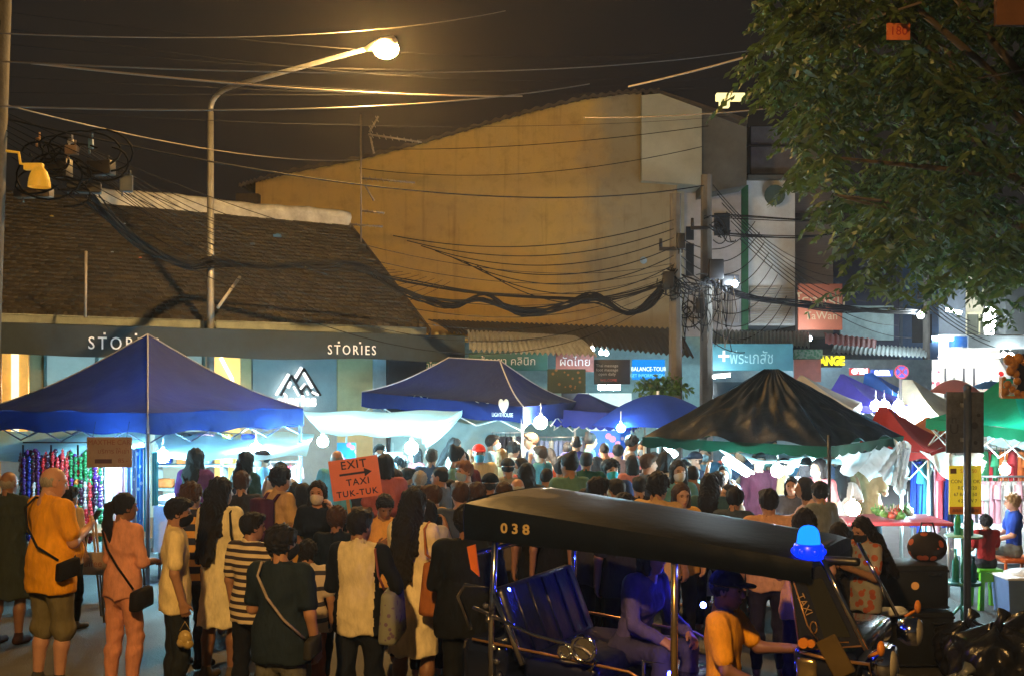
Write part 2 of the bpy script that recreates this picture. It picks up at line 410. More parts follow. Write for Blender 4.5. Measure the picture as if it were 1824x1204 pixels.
def person(px, top, Y, rot, label, shirt, pants, hair='short', hc='black', sk='tan', fem=False, arms=('down', 'down'), sleeve='short', bottom='long',
           mask=None, hat=None, look=0, nod=0, girth=1.0, fine=False, pose='stand', hcol=None, hem=None, sleevecol=None, group=None, lean=0.0, shoes=None, seat=0.5, X=None, Z=None, name='person', turn=0, zbase=0.0, H=None):
    if H is None: H = CZ - (top - HY) * Y / F - zbase
    if X is None: X = (px - CX) / F * Y
    sit = pose == 'sit'
    k = H / 1.72 if not sit else H / 1.72
    e = empty(name, (X, Y, zbase), label, 'person', group, rz=math.radians(rot - 90))
    mat_skin = skin(sk)
    res = .016 if fine else .026
    sw = (.158 if fem else .178) * girth ** .4; hw = .092
    # joints in a 1.72 m frame
    if sit: pel = np.array([0, 0, seat / k + .10])
    else: pel = np.array([0, 0, .93])
    ln = lean
    def up(z, y=0.0):  # a point of the trunk z above the pelvis, leaning forward
        return pel + np.array([0, math.sin(ln) * z + y, math.cos(ln) * z])
    waist, chest, neckb = up(.15, .0), up(.36, .0), up(.53, -.01)
    J = {}
    for s, sg in (('r', 1), ('l', -1)):
        sh = up(.485) + np.array([sg * sw, 0, 0])
        ar = ARMS[arms[0 if s == 'r' else 1]]
        el = sh + np.array([sg * ar[0][0], ar[0][1], ar[0][2]]); wr = el + np.array([sg * ar[1][0], ar[1][1], ar[1][2]])
        hip = pel + np.array([sg * hw, 0, -.02])
        if sit:
            kn = hip + np.array([sg * .05, .42, .03]); an = kn + np.array([0, .04, -.44])
            an[2] = max(an[2], .08)
        else:
            st = .03 if sg > 0 else -.02
            kn = np.array([sg * (hw + .012), .02 + st, .49]); an = np.array([sg * (hw + .02), -.02 + st, .085])
        J[s] = (sh, el, wr, hip, kn, an)
    hc_pos = neckb + np.array([0, .035 + math.sin(ln) * .1 + .03 * math.sin(math.radians(nod)), .145 - .02 * math.sin(math.radians(nod))])
    g = girth
    tr = .118 * g
    def torso(P, inf=0.0, waist_r=None):
        d = cap(P, pel + [0, 0, -.02], waist, (.150 if not fem else .155) * g + inf, (.138 if not fem else .118) * g + inf, .66)
        d = smin(d, cap(P, waist, chest, (.138 if not fem else .118) * g + inf, .150 * (g * .5 + .5) + inf, .66), .05)
        d = smin(d, cap(P, chest + [-.05, 0, 0], chest + [.05, 0, 0], .115 + inf, .115 + inf, .8), .05)
        d = smin(d, cap(P, J['r'][0] * .82 + up(.485) * .18, J['l'][0] * .82 + up(.485) * .18, .062 + inf, .062 + inf, .95), .07)
        d = smin(d, cap(P, up(.50), neckb + [0, 0, .06], .070 + inf * .6, .055 + inf * .3), .05)
        if fem: d = smin(d, cap(P, up(.33, .085) + [-.06, 0, 0], up(.33, .085) + [.06, 0, 0], .055 + inf, .055 + inf), .04)
        if g > 1.15: d = smin(d, ell(P, up(.13, .09), (.15 * g + inf, .12 * g + inf, .17)), .06)
        return d
    def arm(P, s, inf=0.0, upto=1.0):
        sh, el, wr, *_ = J[s]
        if upto <= 1.0:
            m = sh + (el - sh) * upto; return cap(P, sh, m, (.054 if not fem else .047) * (.6 + .4 * g) + inf, (.044 if not fem else .038) * (.6 + .4 * g) + inf * 1.25)
        d = cap(P, sh, el, (.054 if not fem else .047) * (.6 + .4 * g) + inf, (.041 if not fem else .036) * (.6 + .4 * g) + inf)
        m = el + (wr - el) * (upto - 1.0); return smin(d, cap(P, el, m, .040 + inf, .040 + inf + (.027 - .040) * (upto - 1) + .004), .02)
    def leg(P, s, inf=0.0, upto=2.0, foot=True):
        _, _, _, hip, kn, an = J[s]
        th = (.088 if not fem else .090) * (.5 + .5 * g)
        if upto <= 1: return cap(P, hip, hip + (kn - hip) * upto, th + inf, th + (.060 - th) * upto + inf * 1.5)
        d = cap(P, hip, kn, th + inf, .056 + inf); m = kn + (an - kn) * (upto - 1)
        d = smin(d, cap(P, kn, kn + (m - kn) * .35, .055 + inf, .054 + inf), .03)
        d = smin(d, cap(P, kn + (m - kn) * .35 - [0, .012, 0], m, .056 + inf, .056 + (.036 - .056) * (upto - 1) + inf), .03)
        if foot and upto >= 2:
            d = smin(d, cap(P, an + [0, -.03, -.035], an + [0, .15, -.055], .034, .028), .03)
        return d
    allj = np.array([q for s in J for q in J[s]] + [pel, neckb])
    blo = allj.min(0) - [.20 * g, .22 * g, .12]; bhi = allj.max(0) + [.20 * g, .24 * g, .10]
    blo[2] = max(blo[2], -.01)
    def fbody(P):
        d = torso(P, -.012)
        for s in 'rl':
            d = smin(d, arm(P, s, 0, 2.0), .03); d = smin(d, leg(P, s), .03)
        return d
    parts = []
    v, q = mesh_sdf(fbody, blo, bhi, res); parts.append((v, q, 0))
    # hands: a palm, four unequal curled fingers and a thumb
    for s, sg in (('r', 1), ('l', -1)):
        sh, el, wr, *_ = J[s]
        if not fine and wr[2] < 1.0 and not sit: curl = .5
        d = (wr - el); d = d / np.linalg.norm(d)
        palm_n = np.array([-sg, 0.2, 0.0]) if abs(d[2]) > .6 else np.array([-sg * .45, 0, -.85 if d[2] < .3 else .3])
        palm_n = palm_n - d * (palm_n @ d); palm_n /= np.linalg.norm(palm_n)
        u = np.cross(d, palm_n)
        if u[1] < 0 and abs(d[2]) > .6: u = -u
        if u[2] < 0 and abs(d[2]) <= .6: u = -u
        def fh(P, d=d, n=palm_n, u=u, wr=wr):
            D = cap(P, wr - d * .03, wr + d * .012, .029, .026)
            for o_ in (-.024, 0, .024): D = smin(D, cap(P, wr + d * .015 + u * o_ * .7, wr + d * .078 + u * o_, .017, .014), .02)
            L = (.062, .074, .079, .070)
            for i_ in range(4):
                b0 = wr + d * (.078 - .004 * abs(i_ - 2)) + u * (-.030 + .020 * i_)
                c1 = .35 + .08 * i_; m1 = b0 + (d * math.cos(c1) + n * math.sin(c1)) * L[i_] * .55
                c2 = c1 + .75; m2 = m1 + (d * math.cos(c2) + n * math.sin(c2)) * L[i_] * .45
                D = smin(D, np.minimum(cap(P, b0, m1, .0095, .0088), cap(P, m1, m2, .0088, .0072)), .006)
            t0 = wr + d * .025 + u * .026; t1 = t0 + d * .030 + u * .026 + n * .012; t2 = t1 + d * .028 + u * .004 + n * .014
            D = smin(D, np.minimum(cap(P, t0, t1, .014, .0105), cap(P, t1, t2, .0105, .0085)), .010)
            return D
        c0 = wr + d * .07
        v, q = mesh_sdf(fh, c0 - .125, c0 + .125, .0062 if fine else .012); parts.append((v, q, 0))
    # head
    Rh = Matrix.Rotation(math.radians(look), 3, 'Z') @ Matrix.Rotation(math.radians(-nod), 3, 'X')
    R = np.array(Rh)
    def place(vv): return vv @ R.T + hc_pos
    hv, hq = head_mesh(fine)
    parts.append((place(hv), hq, 0))
    bodymats = [mat_skin]
    if fine or abs(((rot + look + 90) + 180) % 360 - 180) < 75 or True:
        bodymats = [mat_skin, EYE, BROW, LIP]
        for sg in (1, -1):
            for (c, r, mi) in (((sg * .031, .076, .008), (.012, .010, .0065), 1), ((sg * .032, .086, .028), (.017, .007, .0035), 2)):
                b = MB(); b.ball((0, 0, 0), 1, nu=8, nv=4, sq=r); vv = np.array(b.v) + np.array(c)
                qq = np.array(b.f); parts.append((place(vv), qq, mi))
        b = MB(); b.ball((0, 0, 0), 1, nu=8, nv=4, sq=(.021, .006, .0085)); parts.append((place(np.array(b.v) + np.array((0, .0895, -.062))), np.array(b.f), 3))
    body = joinparts('body', parts, bodymats, e)
    if hair != 'bald':
        v, q = hair_mesh('cap' if (hat and hair == 'short') else hair, fine); joinparts('hair', [(place(v), q, 0)], [hairm(hc)], e)
    if mask:
        v, q = mask_mesh(); joinparts('face_mask', [(place(v), q, 0)], [cloth(mask)], e)
    if hat:
        v, q = hat_mesh(hat[0]); joinparts('hat', [(place(v), q, 0)], [cloth(hat[1])], e)
    # clothes
    ph = random.uniform(0, 9)
    def wr_(P, a=.005):
        x, y, z = P[:, 0], P[:, 1], P[:, 2]
        drape = .5 - np.abs(np.sin(x * 15 + y * 9 + 2.2 * np.sin(z * 7 + ph) + ph)) * 1.3          # folds hanging from the shoulders
        crease = .4 - np.abs(np.sin(z * 26 + x * 17 * np.sin(ph + z * 3) + 1.5 * np.sin(y * 12 + ph))) ** .6   # creases across waist and elbow
        m = np.clip(np.sin(z * 9 + ph) * .6 + .5, 0, 1)
        return -a * (drape * (1 - m) * 1.2 + crease * m * 1.1)
    upz = 0
    sl = {'none': 0.0, 'short': .72, 'long': 1.95, 'elbow': 1.05}[sleeve]
    dress = bottom in ('dress', 'longdress')
    hemz = pel[2] - (.13 if hem is None else hem)
    def fshirt(P):
        d = torso(P, .012)
        if not sit and not dress: d = smin(d, cap(P, pel + [0, 0, .05], pel + [0, 0, -.25], .200 * g + .006, .214 * g, .64), .04)
        if sl > 0:
            for s in 'rl': d = smin(d, arm(P, s, .014 if sl > 1 else .020, sl), .035)
        if dress:
            bz = .47 if bottom == 'dress' else .15
            d = smin(d, cap(P, pel + [0, 0, .05], [0, 0, bz - .2], .155 * g, .235 * g if bottom == 'dress' else .27 * g, .78), .05)
            d = smax(d, -(P[:, 2] - bz - .012 * np.sin(P[:, 0] * 40)), .006)
        else: d = smax(d, -(P[:, 2] - hemz - .008 * np.sin(P[:, 0] * 25 + ph)), .006)
        d = d + wr_(P, .0085)
        d = smax(d, -cap(P, neckb + [0, .02, .03], neckb + [0, .03, .2], .066, .075), .008)
        return d
    v, q = mesh_sdf(fshirt, blo, bhi, res)
    if sleevecol is not None:
        cen = v[q].mean(1); mi = (np.abs(cen[:, 0]) > sw * .80).astype(int)
        me_parts = [(v, q[mi == 0], 0), (v, q[mi == 1], 1)]
        joinparts('shirt', me_parts, [cloth(shirt), cloth(sleevecol)], e)
    else: joinparts('dress' if dress else 'shirt', [(v, q, 0)], [cloth(shirt)], e)
    if not dress:
        upto = {'long': 1.93, 'shorts': 1.12, 'short': .75, 'skirt': 0}[bottom]
        def fpants(P):
            d = cap(P, pel + [0, 0, .06], pel + [0, 0, -.04], .148 * g, .160 * g, .70)
            if bottom == 'skirt':
                d = smin(d, cap(P, pel, [0, 0, .42], .158 * g, .21 * g, .75), .04); d = smax(d, -(P[:, 2] - .52), .006)
            else:
                wi = .030 if bottom == 'shorts' else .016
                for s in 'rl': d = smin(d, leg(P, s, wi, upto, False), .03)
            return smax(d, P[:, 2] - pel[2] - .09, .006) + wr_(P, .009)
        v, q = mesh_sdf(fpants, blo, bhi, res); joinparts('skirt' if bottom == 'skirt' else 'shorts' if bottom in ('shorts', 'short') else 'trousers', [(v, q, 0)], [cloth(pants)], e)
    if shoes is not None:
        for s in 'rl':
            an = J[s][5]
            v, q = mesh_sdf(lambda P: smax(smin(cap(P, an + [0, -.04, -.035], an + [0, .16, -.05], .042, .036), cap(P, an, an + [0, 0, .02], .045, .045), .03), -(P[:, 2] - .006), .004), an - [.08, .12, .09], an + [.08, .24, .07], .014)
            joinparts('shoe', [(v, q, 0)], [cloth(shoes)], e)
    e.scale = (k, k, k)
    e['k'] = k; J['g'] = girth
    J['head'] = hc_pos; J['neck'] = neckb; J['pel'] = pel; J['sw'] = sw
    bpy.context.view_layer.update() if False else None
    M = Matrix.Translation((X, Y, zbase)) @ Matrix.Rotation(math.radians(rot - 90), 4, 'Z') @ Matrix.Scale(k, 4)
    return e, J, (lambda p: M @ Vector(tuple(float(c) for c in p)))
# ================================================================ GROUND
ASPH = mat("asphalt", (0.055, 0.053, 0.05), 0.75, var=0.35, vscale=1.3, bump=0.4, bscale=60)
PAVE = mat("paving", (0.20, 0.19, 0.17), 0.7, var=0.25, vscale=2, bump=0.3, bscale=20)
mb = MB(); mb.grid(lambda u, v: ((u - .5) * 400, -60 + v * 460, 0), 8, 8); tag(mb.build("road", ASPH), kind="structure")
ANG = math.atan2(4.5, 6.5); S0 = (-8.26, 18.5); DX, DY = math.cos(ANG), math.sin(ANG)
def SF(u, v, z=0): return Vector((S0[0] + DX * u - DY * v, S0[1] + DY * u + DX * v, z))
def u_of(px, v):
    r = (px - CX) / F; return (r * (S0[1] + DX * v) - S0[0] + DY * v) / (DX - DY * r)
def z_of(px, py, v):
    u = u_of(px, v); Y = SF(u, v).y; return CZ + (HY - py) / F * Y
mb = MB(); mb.box((0, -.2 + 2.3, .07), (30, 5, .14)); o = mb.build("pavement", PAVE); o.location = SF(0, -2); o.rotation_euler.z = ANG; tag(o, kind="structure")
mb = MB(); mb.box((0, 0, .075), (30, .16, .15)); o = mb.build("kerb", mat("kerb_concrete", (0.3, 0.29, 0.27), .8)); o.location = SF(0, -2.5); o.rotation_euler.z = ANG; tag(o, kind="structure")
# ================================================================ SHOP with tiled roof
TILE = mat("roof_tile", (0.036, 0.032, 0.026), 0.8, var=0.35, vscale=1.2, bump=0.5, bscale=25, island=0.35)
FASC = mat("charcoal_awning_canvas", (0.026, 0.042, 0.055), 0.8, bump=0.15, bscale=5)
PALE = mat("pale_render", (0.42, 0.50, 0.50), 0.6, var=0.06, bump=0.05)
GREYW = mat("blue_grey_render", (0.26, 0.34, 0.38), 0.7, var=0.08)
CREAMW = mat("cream_render", (0.50, 0.46, 0.26), 0.7, var=0.1)
WOODY = mat("honey_wood", (0.45, 0.25, 0.08), 0.5, var=0.3, stretch=(1, 1, 8))
LETTER = mat("white_lettering", (0.8, 0.8, 0.78), 0.5, var=0, bump=0, emis=(0.85, 0.92, 1), estr=0.25)
e = empty("shop_building", (S0[0], S0[1], 0), "long single-storey shop with dark tiled roof, charcoal awning band and white STORIES lettering", "shop", rz=ANG)
UL, UR, VR, ZE, ZR = -4.5, 7.9, 3.6, 3.68, 6.25
mb = MB()
NR, NC = 30, 78
for r in range(NR):
    for c in range(NC):
        t0, t1 = r / NR, (r + 1.25) / NR
        u0 = UL + (UR - UL) * (c + (.5 if r % 2 else 0)) / NC; wv = (UR - UL) / NC
        if u0 + wv > UR + .05: continue
        j = random.uniform(-.012, .012); dz = random.uniform(.0, .014)
        def q(u, t, h): return (u, VR * t + j * .5, ZE + (ZR - ZE) * t + h)
        u1 = u0 + wv * .96; um = (u0 + u1) / 2
        lift = .045 + dz
        mb.add([q(u0, t0, lift), q(um, t0 - .009, lift + .012), q(u1, t0, lift), q(u1, t1, .006), q(u0, t1, .006), q(u0, t0, 0), q(um, t0 - .009, 0), q(u1, t0, 0)],
               [(0, 1, 2, 3, 4), (5, 6, 1, 0), (6, 7, 2, 1), (5, 0, 4), (7, 3, 2)])
rf = mb.build("roof", TILE, e)
mb = MB(); mb.prism([(UL, -.02, ZE - .02), (UL, VR, ZR - .03), (UL, 2 * VR, ZE - .02)], (UR - UL, 0, 0)); mb.build("roof_deck", mat("roof_timber", (0.06, 0.04, 0.03), .8), e)
RIDGE = mat("ridge_cement", (0.62, 0.64, 0.62), 0.8, var=0.35, vscale=3, bump=0.4, bscale=12)
mb = MB(); pts = [(u, VR, ZR + .10 + .02 * math.sin(u * 2)) for u in np.linspace(2.15, UR + .05, 24)]
mb.tube(pts, [.15 + .012 * math.sin(i * 2.1) for i in range(24)], 8)
mb.box(((2.15 + UR) / 2, VR - .15, ZR - .05), (UR - 2.15, .10, .26)); mb.build("ridge_cap", RIDGE, e)
# verge board and gutters
mb = MB(); a = Vector((UR + .03, -.1, ZE - .04)); b = Vector((UR + .03, VR, ZR + .02)); mb.prism([a, b, b - Vector((0, 0, .16)), a - Vector((0, 0, .16))], (.04, 0, 0)); mb.build("verge_board", mat("dark_board", (0.05, 0.04, 0.035), .7), e)
GUT = mat("gutter_grey", (0.30, 0.36, 0.38), 0.45, 0.3, var=0.25, vscale=4)
mb = MB()
for (u0, u1, zo) in ((UL, u_of(360, -.1), 0), (u_of(382, -.1), UR - .1, .0)):
    mb.box(((u0 + u1) / 2, -.12, ZE - .16 + zo), (u1 - u0, .12, .015)); mb.box(((u0 + u1) / 2, -.185, ZE - .10 + zo), (u1 - u0, .012, .13)); mb.box(((u0 + u1) / 2, -.06, ZE - .10 + zo), (u1 - u0, .012, .13))
    mb.tube([(u0, -.19, ZE - .03), (u1, -.19, ZE - .035)], .014, 6)
mb.build("gutter", GUT, e)
# charcoal canvas band and its sloping cover back to the wall
mb = MB()
ub = u_of(828, -.9)
mb.grid(lambda u, v: (UL + (ub - UL) * u, -.9 + .012 * math.sin(u * 60) * (1 - v), 2.97 + v * .50 + (.02 * math.sin(u * 25) if v == 0 else 0)), 90, 2)
mb.grid(lambda u, v: (UL + (ub - UL) * u, -.9 + v * 1.1, 3.47 + v * .02 + .01 * math.sin(u * 40)), 60, 2)
mb.grid(lambda u, v: (ub, -.9 + v * 1.1, 2.97 + u * .5), 2, 2)
mb.build("awning_band", FASC, e)
for px0, px1, s in ((143, 297, "STORiES"), (586, 671, "STORiES")):
    pass
def stories(pxc, n, py, size):
    u = u_of(pxc, -.94); z = z_of(pxc, py, -.94)
    return text_mesh("STORIES" if n is None else n, size, "lettering", LETTER, e, (u, -.925, z), (math.radians(90), 0, 0), ext=.006, spacing=1.35, sx=.85)
t1 = stories(222, None, 613, .29); t2 = stories(628, None, 624, .25)
mb = MB()
for t in (t1, t2):
    for fx in (.222, .665): xs = [v.co.x for v in t.data.vertices]; wx = (max(xs) - min(xs)) * t.scale[0]; mb.box((t.location.x + (fx - .5) * wx, -.928, t.location.z + (.145 if t is t2 else .168)), (.035, .012, .035))
mb.build("letter_dots", LETTER, e)
# shop front
VW = .35
def panel(nm, p0, p1, m, z0=0, z1=3.4, dv=0.0, th=.12):
    u0, u1 = u_of(p0, VW + dv), u_of(p1, VW + dv); mb = MB(); mb.box(((u0 + u1) / 2, VW + dv + th / 2, (z0 + z1) / 2), (u1 - u0 - .004, th, z1 - z0)); return mb.build(nm, m, e)
mb = MB(); mb.box(((UL + UR) / 2, VW + 3.4, 1.75), (UR - UL - .2, 6, 3.5)); mb.build("wall", mat("shop_inner_wall", (0.3, 0.3, 0.28), .8), e)
panel("window", -140, 2, WOODY, dv=-.14)
panel("warm_window", 20, 34, mat("warm_lit_pane", (.7, .6, .35), .4, emis=(1, .85, .5), estr=1.6), z0=1.5, z1=3.2, dv=-.19, th=.02)
panel("wall_poster", 4, 50, mat("orange_poster", (0.62, 0.30, 0.05), .6, var=.3, vscale=3, emis=(1, .5, .1), estr=.6), z0=1.4, z1=3.3, dv=-.14, th=.03)  # emission added so the poster looks brightly lit
text_mesh("MENU\nof the day", .17, "poster_text", LETTER, e, (u_of(16, VW - .16), VW - .155, 2.45), ext=.002) if False else None
panel("door_panel", 52, 78, CREAMW, dv=-.14)
win = panel("shop_window", 80, 366, mat("lit_shop_glass", (0.30, 0.42, 0.42), .15, var=.1, bump=0, emis=(.50, .80, .82), estr=.30), dv=-.14)
mb = MB()
for p in (80, 172, 264, 362):
    u = u_of(p, VW - .16); mb.box((u, VW - .175, 1.7), (.05, .05, 3.4))
mb.build("mullions", mat("teal_frame", (0.08, 0.20, 0.22), .5), win)
dr = panel("doorway", 378, 428, mat("warm_interior", (0.55, 0.33, 0.08), .5, var=.35, vscale=4, emis=(1, .62, .18), estr=1.3), dv=-.14)
mb = MB(); u = u_of(398, VW - .2); mb.tube([(u - .05, VW - .2, 3.0), (u + .16, VW - .2, 2.62), (u + .22, VW - .2, 2.35)], .035, 8); mb.build("pendant_lamp", glow("warm_lamp", (1, .75, .4), 6), dr)
panel("door_jamb", 428, 448, CREAMW, dv=-.16)
panel("wall_section", 450, 600, GREYW, dv=-.14)
panel("wall_section", 601, 664, CREAMW, dv=-.14)
panel("corner_pillar", 665, 688, mat("pale_blue_paint", (0.35, 0.5, 0.6), .6), dv=-.16)
panel("dark_bay", 690, 760, mat("dark_bay_wall", (0.03, 0.04, 0.06), .7), dv=-.12)
# lit mountain emblem with the word below
LG = glow("sign_led", (1, 0.98, 0.9), 3.2); VL = VW - .22
def LP(px, py, v=VL): return Vector((u_of(px, v), v, z_of(px, py, v)))
lg = MB()
for a, b, wd in (((492, 703), (514, 666), .028), ((513, 690), (518, 680), .028), ((526, 672), (537, 654), .028), ((541, 664), (556, 690), .028), ((523, 688), (532, 704), .020), ((535, 692), (543, 683), .018), ((546, 696), (549, 703), .02), ((556, 698), (567, 703), .020), ((506, 700), (511, 706), .018)):
    A, B = LP(*a), LP(*b); lg.tube([A, B], wd, 8)
lgo = lg.build("illuminated_logo", LG, e)
bk = MB()
for a, b in (((500, 704), (520, 668)), ((519, 668), (540, 704)), ((528, 680), (541, 656)), ((541, 656), (571, 704)), ((535, 700), (546, 686)), ((546, 686), (560, 704))):
    A, B = LP(*a, VL + .05), LP(*b, VL + .05); bk.tube([A, B], .026, 6)
bk.build("logo_backing", DARKMETAL, lgo)
text_mesh("stories", .30, "illuminated_lettering", LG, e, LP(529, 714), ext=.02, bold=.012, sx=.82, spacing=1.15)
# ================================================================ orange gable building
ORW = mat("ochre_stained_render", (0.62, 0.44, 0.17), 0.88, var=0.0, bump=0.25, bscale=3)
def stained(m, a, b, c):
    t = m.node_tree; n = t.nodes; p = n["Principled BSDF"]; tcn = n.new("ShaderNodeTexCoord")
    def noise(sc_, scale, det=6):
        mp = n.new("ShaderNodeMapping"); mp.inputs["Scale"].default_value = sc_; t.links.new(tcn.outputs["Object"], mp.inputs[0])
        no = n.new("ShaderNodeTexNoise"); no.inputs["Scale"].default_value = scale; no.inputs["Detail"].default_value = det; no.inputs["Roughness"].default_value = .62; t.links.new(mp.outputs[0], no.inputs["Vector"]); return no.outputs["Fac"]
    def ramp(f, lo, hi):
        r = n.new("ShaderNodeMapRange"); r.inputs[1].default_value = lo; r.inputs[2].default_value = hi; t.links.new(f, r.inputs[0]); return r.outputs[0]
    def mix(f, A, B):
        x = n.new("ShaderNodeMix"); x.data_type = 'RGBA'; t.links.new(f, x.inputs["Factor"])
        for k_, v_ in (("A", A), ("B", B)):
            if isinstance(v_, tuple): x.inputs[k_].default_value = v_ + (1,)
            else: t.links.new(v_, x.inputs[k_])
        return x.outputs["Result"]
    # big weathered patch toward the right end of the wall, blotches, thin runs of dirt from the top
    sp = n.new("ShaderNodeSeparateXYZ"); t.links.new(tcn.outputs["Object"], sp.inputs[0])
    ad = n.new("ShaderNodeMath"); ad.operation = 'MULTIPLY_ADD'; ad.inputs[1].default_value = 6.0; t.links.new(noise((1, 1, 1), .45), ad.inputs[0]); t.links.new(sp.outputs[0], ad.inputs[2])
    r1 = ramp(ad.outputs[0], 4.6, 6.0)
    c1 = mix(ramp(noise((1, 1, 1), .30), .42, .62), a, b)
    c2 = mix(r1, c1, c)
    dk = mix(ramp(noise((2.2, 1, .16), 1.6), .55, .80), (1.0, 1.0, 1.0), (.62, .58, .52))
    fine = mix(ramp(noise((1, 1, 1), 2.6, 8), .50, .72), (1.0, 1.0, 1.0), (.80, .78, .74))
    def mul(A, B):
        x = n.new("ShaderNodeMix"); x.data_type = 'RGBA'; x.blend_type = 'MULTIPLY'; x.inputs["Factor"].default_value = 1; t.links.new(A, x.inputs["A"]); t.links.new(B, x.inputs["B"]); return x.outputs["Result"]
    t.links.new(mul(mul(c2, dk), fine), p.inputs["Base Color"])
stained(ORW, (.64, .43, .11), (.54, .38, .14), (.34, .30, .19))
e = empty("gable_building", (0, 31, 0), "large windowless ochre gable wall behind the tiled shop roof", "building")
def WL(px, py, Y): v = W(px, py, Y); v.y -= 31; return v
outl = [(455, 600), (455, 325), (520, 308), (640, 285), (750, 257), (860, 225), (940, 202), (1040, 178), (1110, 168), (1143, 166), (1143, 326), (1206, 328), (1206, 600)]
mb = MB(); mb.prism([WL(x, y, 31) for x, y in outl], (0, 9, 0)); mb.build("wall", ORW, e)
top = [(425, 332), (455, 322), (520, 305), (640, 282), (750, 254), (860, 222), (940, 199), (1040, 175), (1110, 165), (1175, 163)]
RUST = mat("rusty_roof_sheet", (0.07, 0.055, 0.04), 0.8, var=0.4, vscale=2)
mb = MB(); n = 90
def tp(t):
    i = min(int(t * (len(top) - 1)), len(top) - 2); f = t * (len(top) - 1) - i; return top[i][0] + (top[i + 1][0] - top[i][0]) * f, top[i][1] + (top[i + 1][1] - top[i][1]) * f
mb.grid(lambda u, v: WL(*tp(u), 30.6) + Vector((0, v * 9.8, .06 + .03 * math.sin(u * 260))), 260, 1)
mb.grid(lambda u, v: WL(*tp(u), 30.6) + Vector((0, 0, .06 + .03 * math.sin(u * 260) - v * .10)), 260, 1)
mb.build("roof", RUST, e)
mb = MB(); fbox(mb, 420, 345, 460, 372, 30.7, 2.0); o_ = mb
o = mb.build("side_shed_roof", RUST); o.location = (0, -31, 0); o.parent = e
# upper block, sides
GG = mat("grey_green_render", (0.46, 0.48, 0.38), 0.85, var=0.18, vscale=.8); DGR = mat("dark_grey_render", (0.12, 0.125, 0.115), 0.9, var=0.35, vscale=.9)  # grey-green and plain dark grey wall colours
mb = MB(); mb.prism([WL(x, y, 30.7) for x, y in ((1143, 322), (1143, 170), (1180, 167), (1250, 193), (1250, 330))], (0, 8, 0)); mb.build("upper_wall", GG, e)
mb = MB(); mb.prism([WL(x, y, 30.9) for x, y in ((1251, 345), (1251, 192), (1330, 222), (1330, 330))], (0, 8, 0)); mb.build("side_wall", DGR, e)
mb = MB(); mb.prism([WL(x, y, 30.5) for x, y in ((1172, 160), (1180, 165), (1332, 220), (1332, 212))], (0, 8.5, 0)); mb.build("eaves", RUST, e)
mb = MB()
for _ in range(3): pass
mb.ball(WL(1146, 464, 30.9), .10, sq=(1, .3, 1)); mb.build("wall_patch", mat("pale_blue_patch", (0.3, 0.45, 0.6), .7), e)
# ---- white shuttered shophouse right of the ochre wall
SHW = mat("pale_shophouse_paint", (0.45, 0.47, 0.52), 0.8, var=0.25, vscale=1.5)
e = empty("shophouse", (0, 32, 0), "narrow pale shophouse front with dark windows beside the two concrete poles", "building")
def bx(nm, x0, y0, x1, y1, Y, d, m, par, Y0):
    mb = MB(); fbox(mb, x0, y0, x1, y1, Y, d); mb.v = [(v[0], v[1] - Y0, v[2]) for v in mb.v]; return mb.build(nm, m, par)
bx("wall", 1207, 335, 1320, 640, 32, 8, SHW, e, 32)
bx("corner_pier", 1207, 325, 1219, 640, 31.9, .3, mat("cream_pier", (0.5, 0.45, 0.33), .8), e, 32)
for i, (x0, y0, x1, y1) in enumerate(((1222, 404, 1236, 428), (1222, 434, 1236, 492), (1272, 380, 1300, 420), (1272, 500, 1305, 560))):
    bx("window", x0, y0, x1, y1, 31.95, .1, mat("dark_window", (0.02, 0.03, 0.045), .15, bump=0), e, 32)
mb = MB()
for k in range(26): 
    fbox(mb, 1240 + k * 3.0, 500, 1241.2 + k * 3.0, 575, 31.8, .04)
mb.v = [(v[0], v[1] - 32, v[2]) for v in mb.v]; mb.build("railing", mat("faded_white_rail", (.5, .5, .5), .7), e)
e = empty("shophouse", (0, 33, 0), "white shophouse with a green edge strip, louvred front and round dish opening", "building")
bx("wall", 1322, 318, 1416, 580, 33, 9, mat("white_cladding", (0.72, 0.78, 0.82), .7, var=.18, vscale=1.5), e, 33)
bx("edge_strip", 1321, 330, 1333, 588, 32.8, .22, mat("green_strip", (0.02, 0.16, 0.06), .6), e, 33)
mb = MB()
for k in range(15): 
    y = 512 + k * 4.4; fbox(mb, 1336, y, 1414, y + 2.4, 32.86, .14)
mb.v = [(v[0], v[1] - 33, v[2]) for v in mb.v]; mb.build("louvres", mat("pale_louvre", (.6, .62, .6), .6), e)
mb = MB(); mb.tube([WL(1380, 348, 32.97) - Vector((0, 2, 0)), WL(1380, 348, 32.6) - Vector((0, 2, 0))], [.26, .30], 16); mb.build("vent_hood", mat("dark_teal_hood", (0.02, 0.06, 0.05), .6), e)
bx("sill", 1333, 312, 1418, 319, 32.7, .3, DGR, e, 33)
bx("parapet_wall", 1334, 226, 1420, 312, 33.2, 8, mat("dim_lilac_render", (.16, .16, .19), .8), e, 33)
mb = MB()
for (x0, y0, x1, y1) in ((1330, 258, 1420, 261), (1336, 226, 1338, 312), (1330, 310, 1420, 313)): fbox(mb, x0, y0, x1, y1, 33.1, .08)
mb.v = [(v[0], v[1] - 33, v[2]) for v in mb.v]; mb.build("balcony_rail", DARKMETAL, e)
e = empty("shophouse", (0, 34, 0), "grey-brown boarded shophouse behind the orange hanging sign", "building")
bx("wall", 1417, 312, 1484, 600, 34, 9, mat("grey_brown_boards", (0.17, 0.15, 0.14), .85, var=.25, stretch=(.3, .3, 6)), e, 34)
bx("cornice", 1416, 380, 1486, 388, 33.8, .3, DARKMETAL, e, 34)
bx("upper_wall", 1417, 240, 1478, 380, 34.1, 8, mat("olive_render", (.15, .14, .09), .85), e, 34)
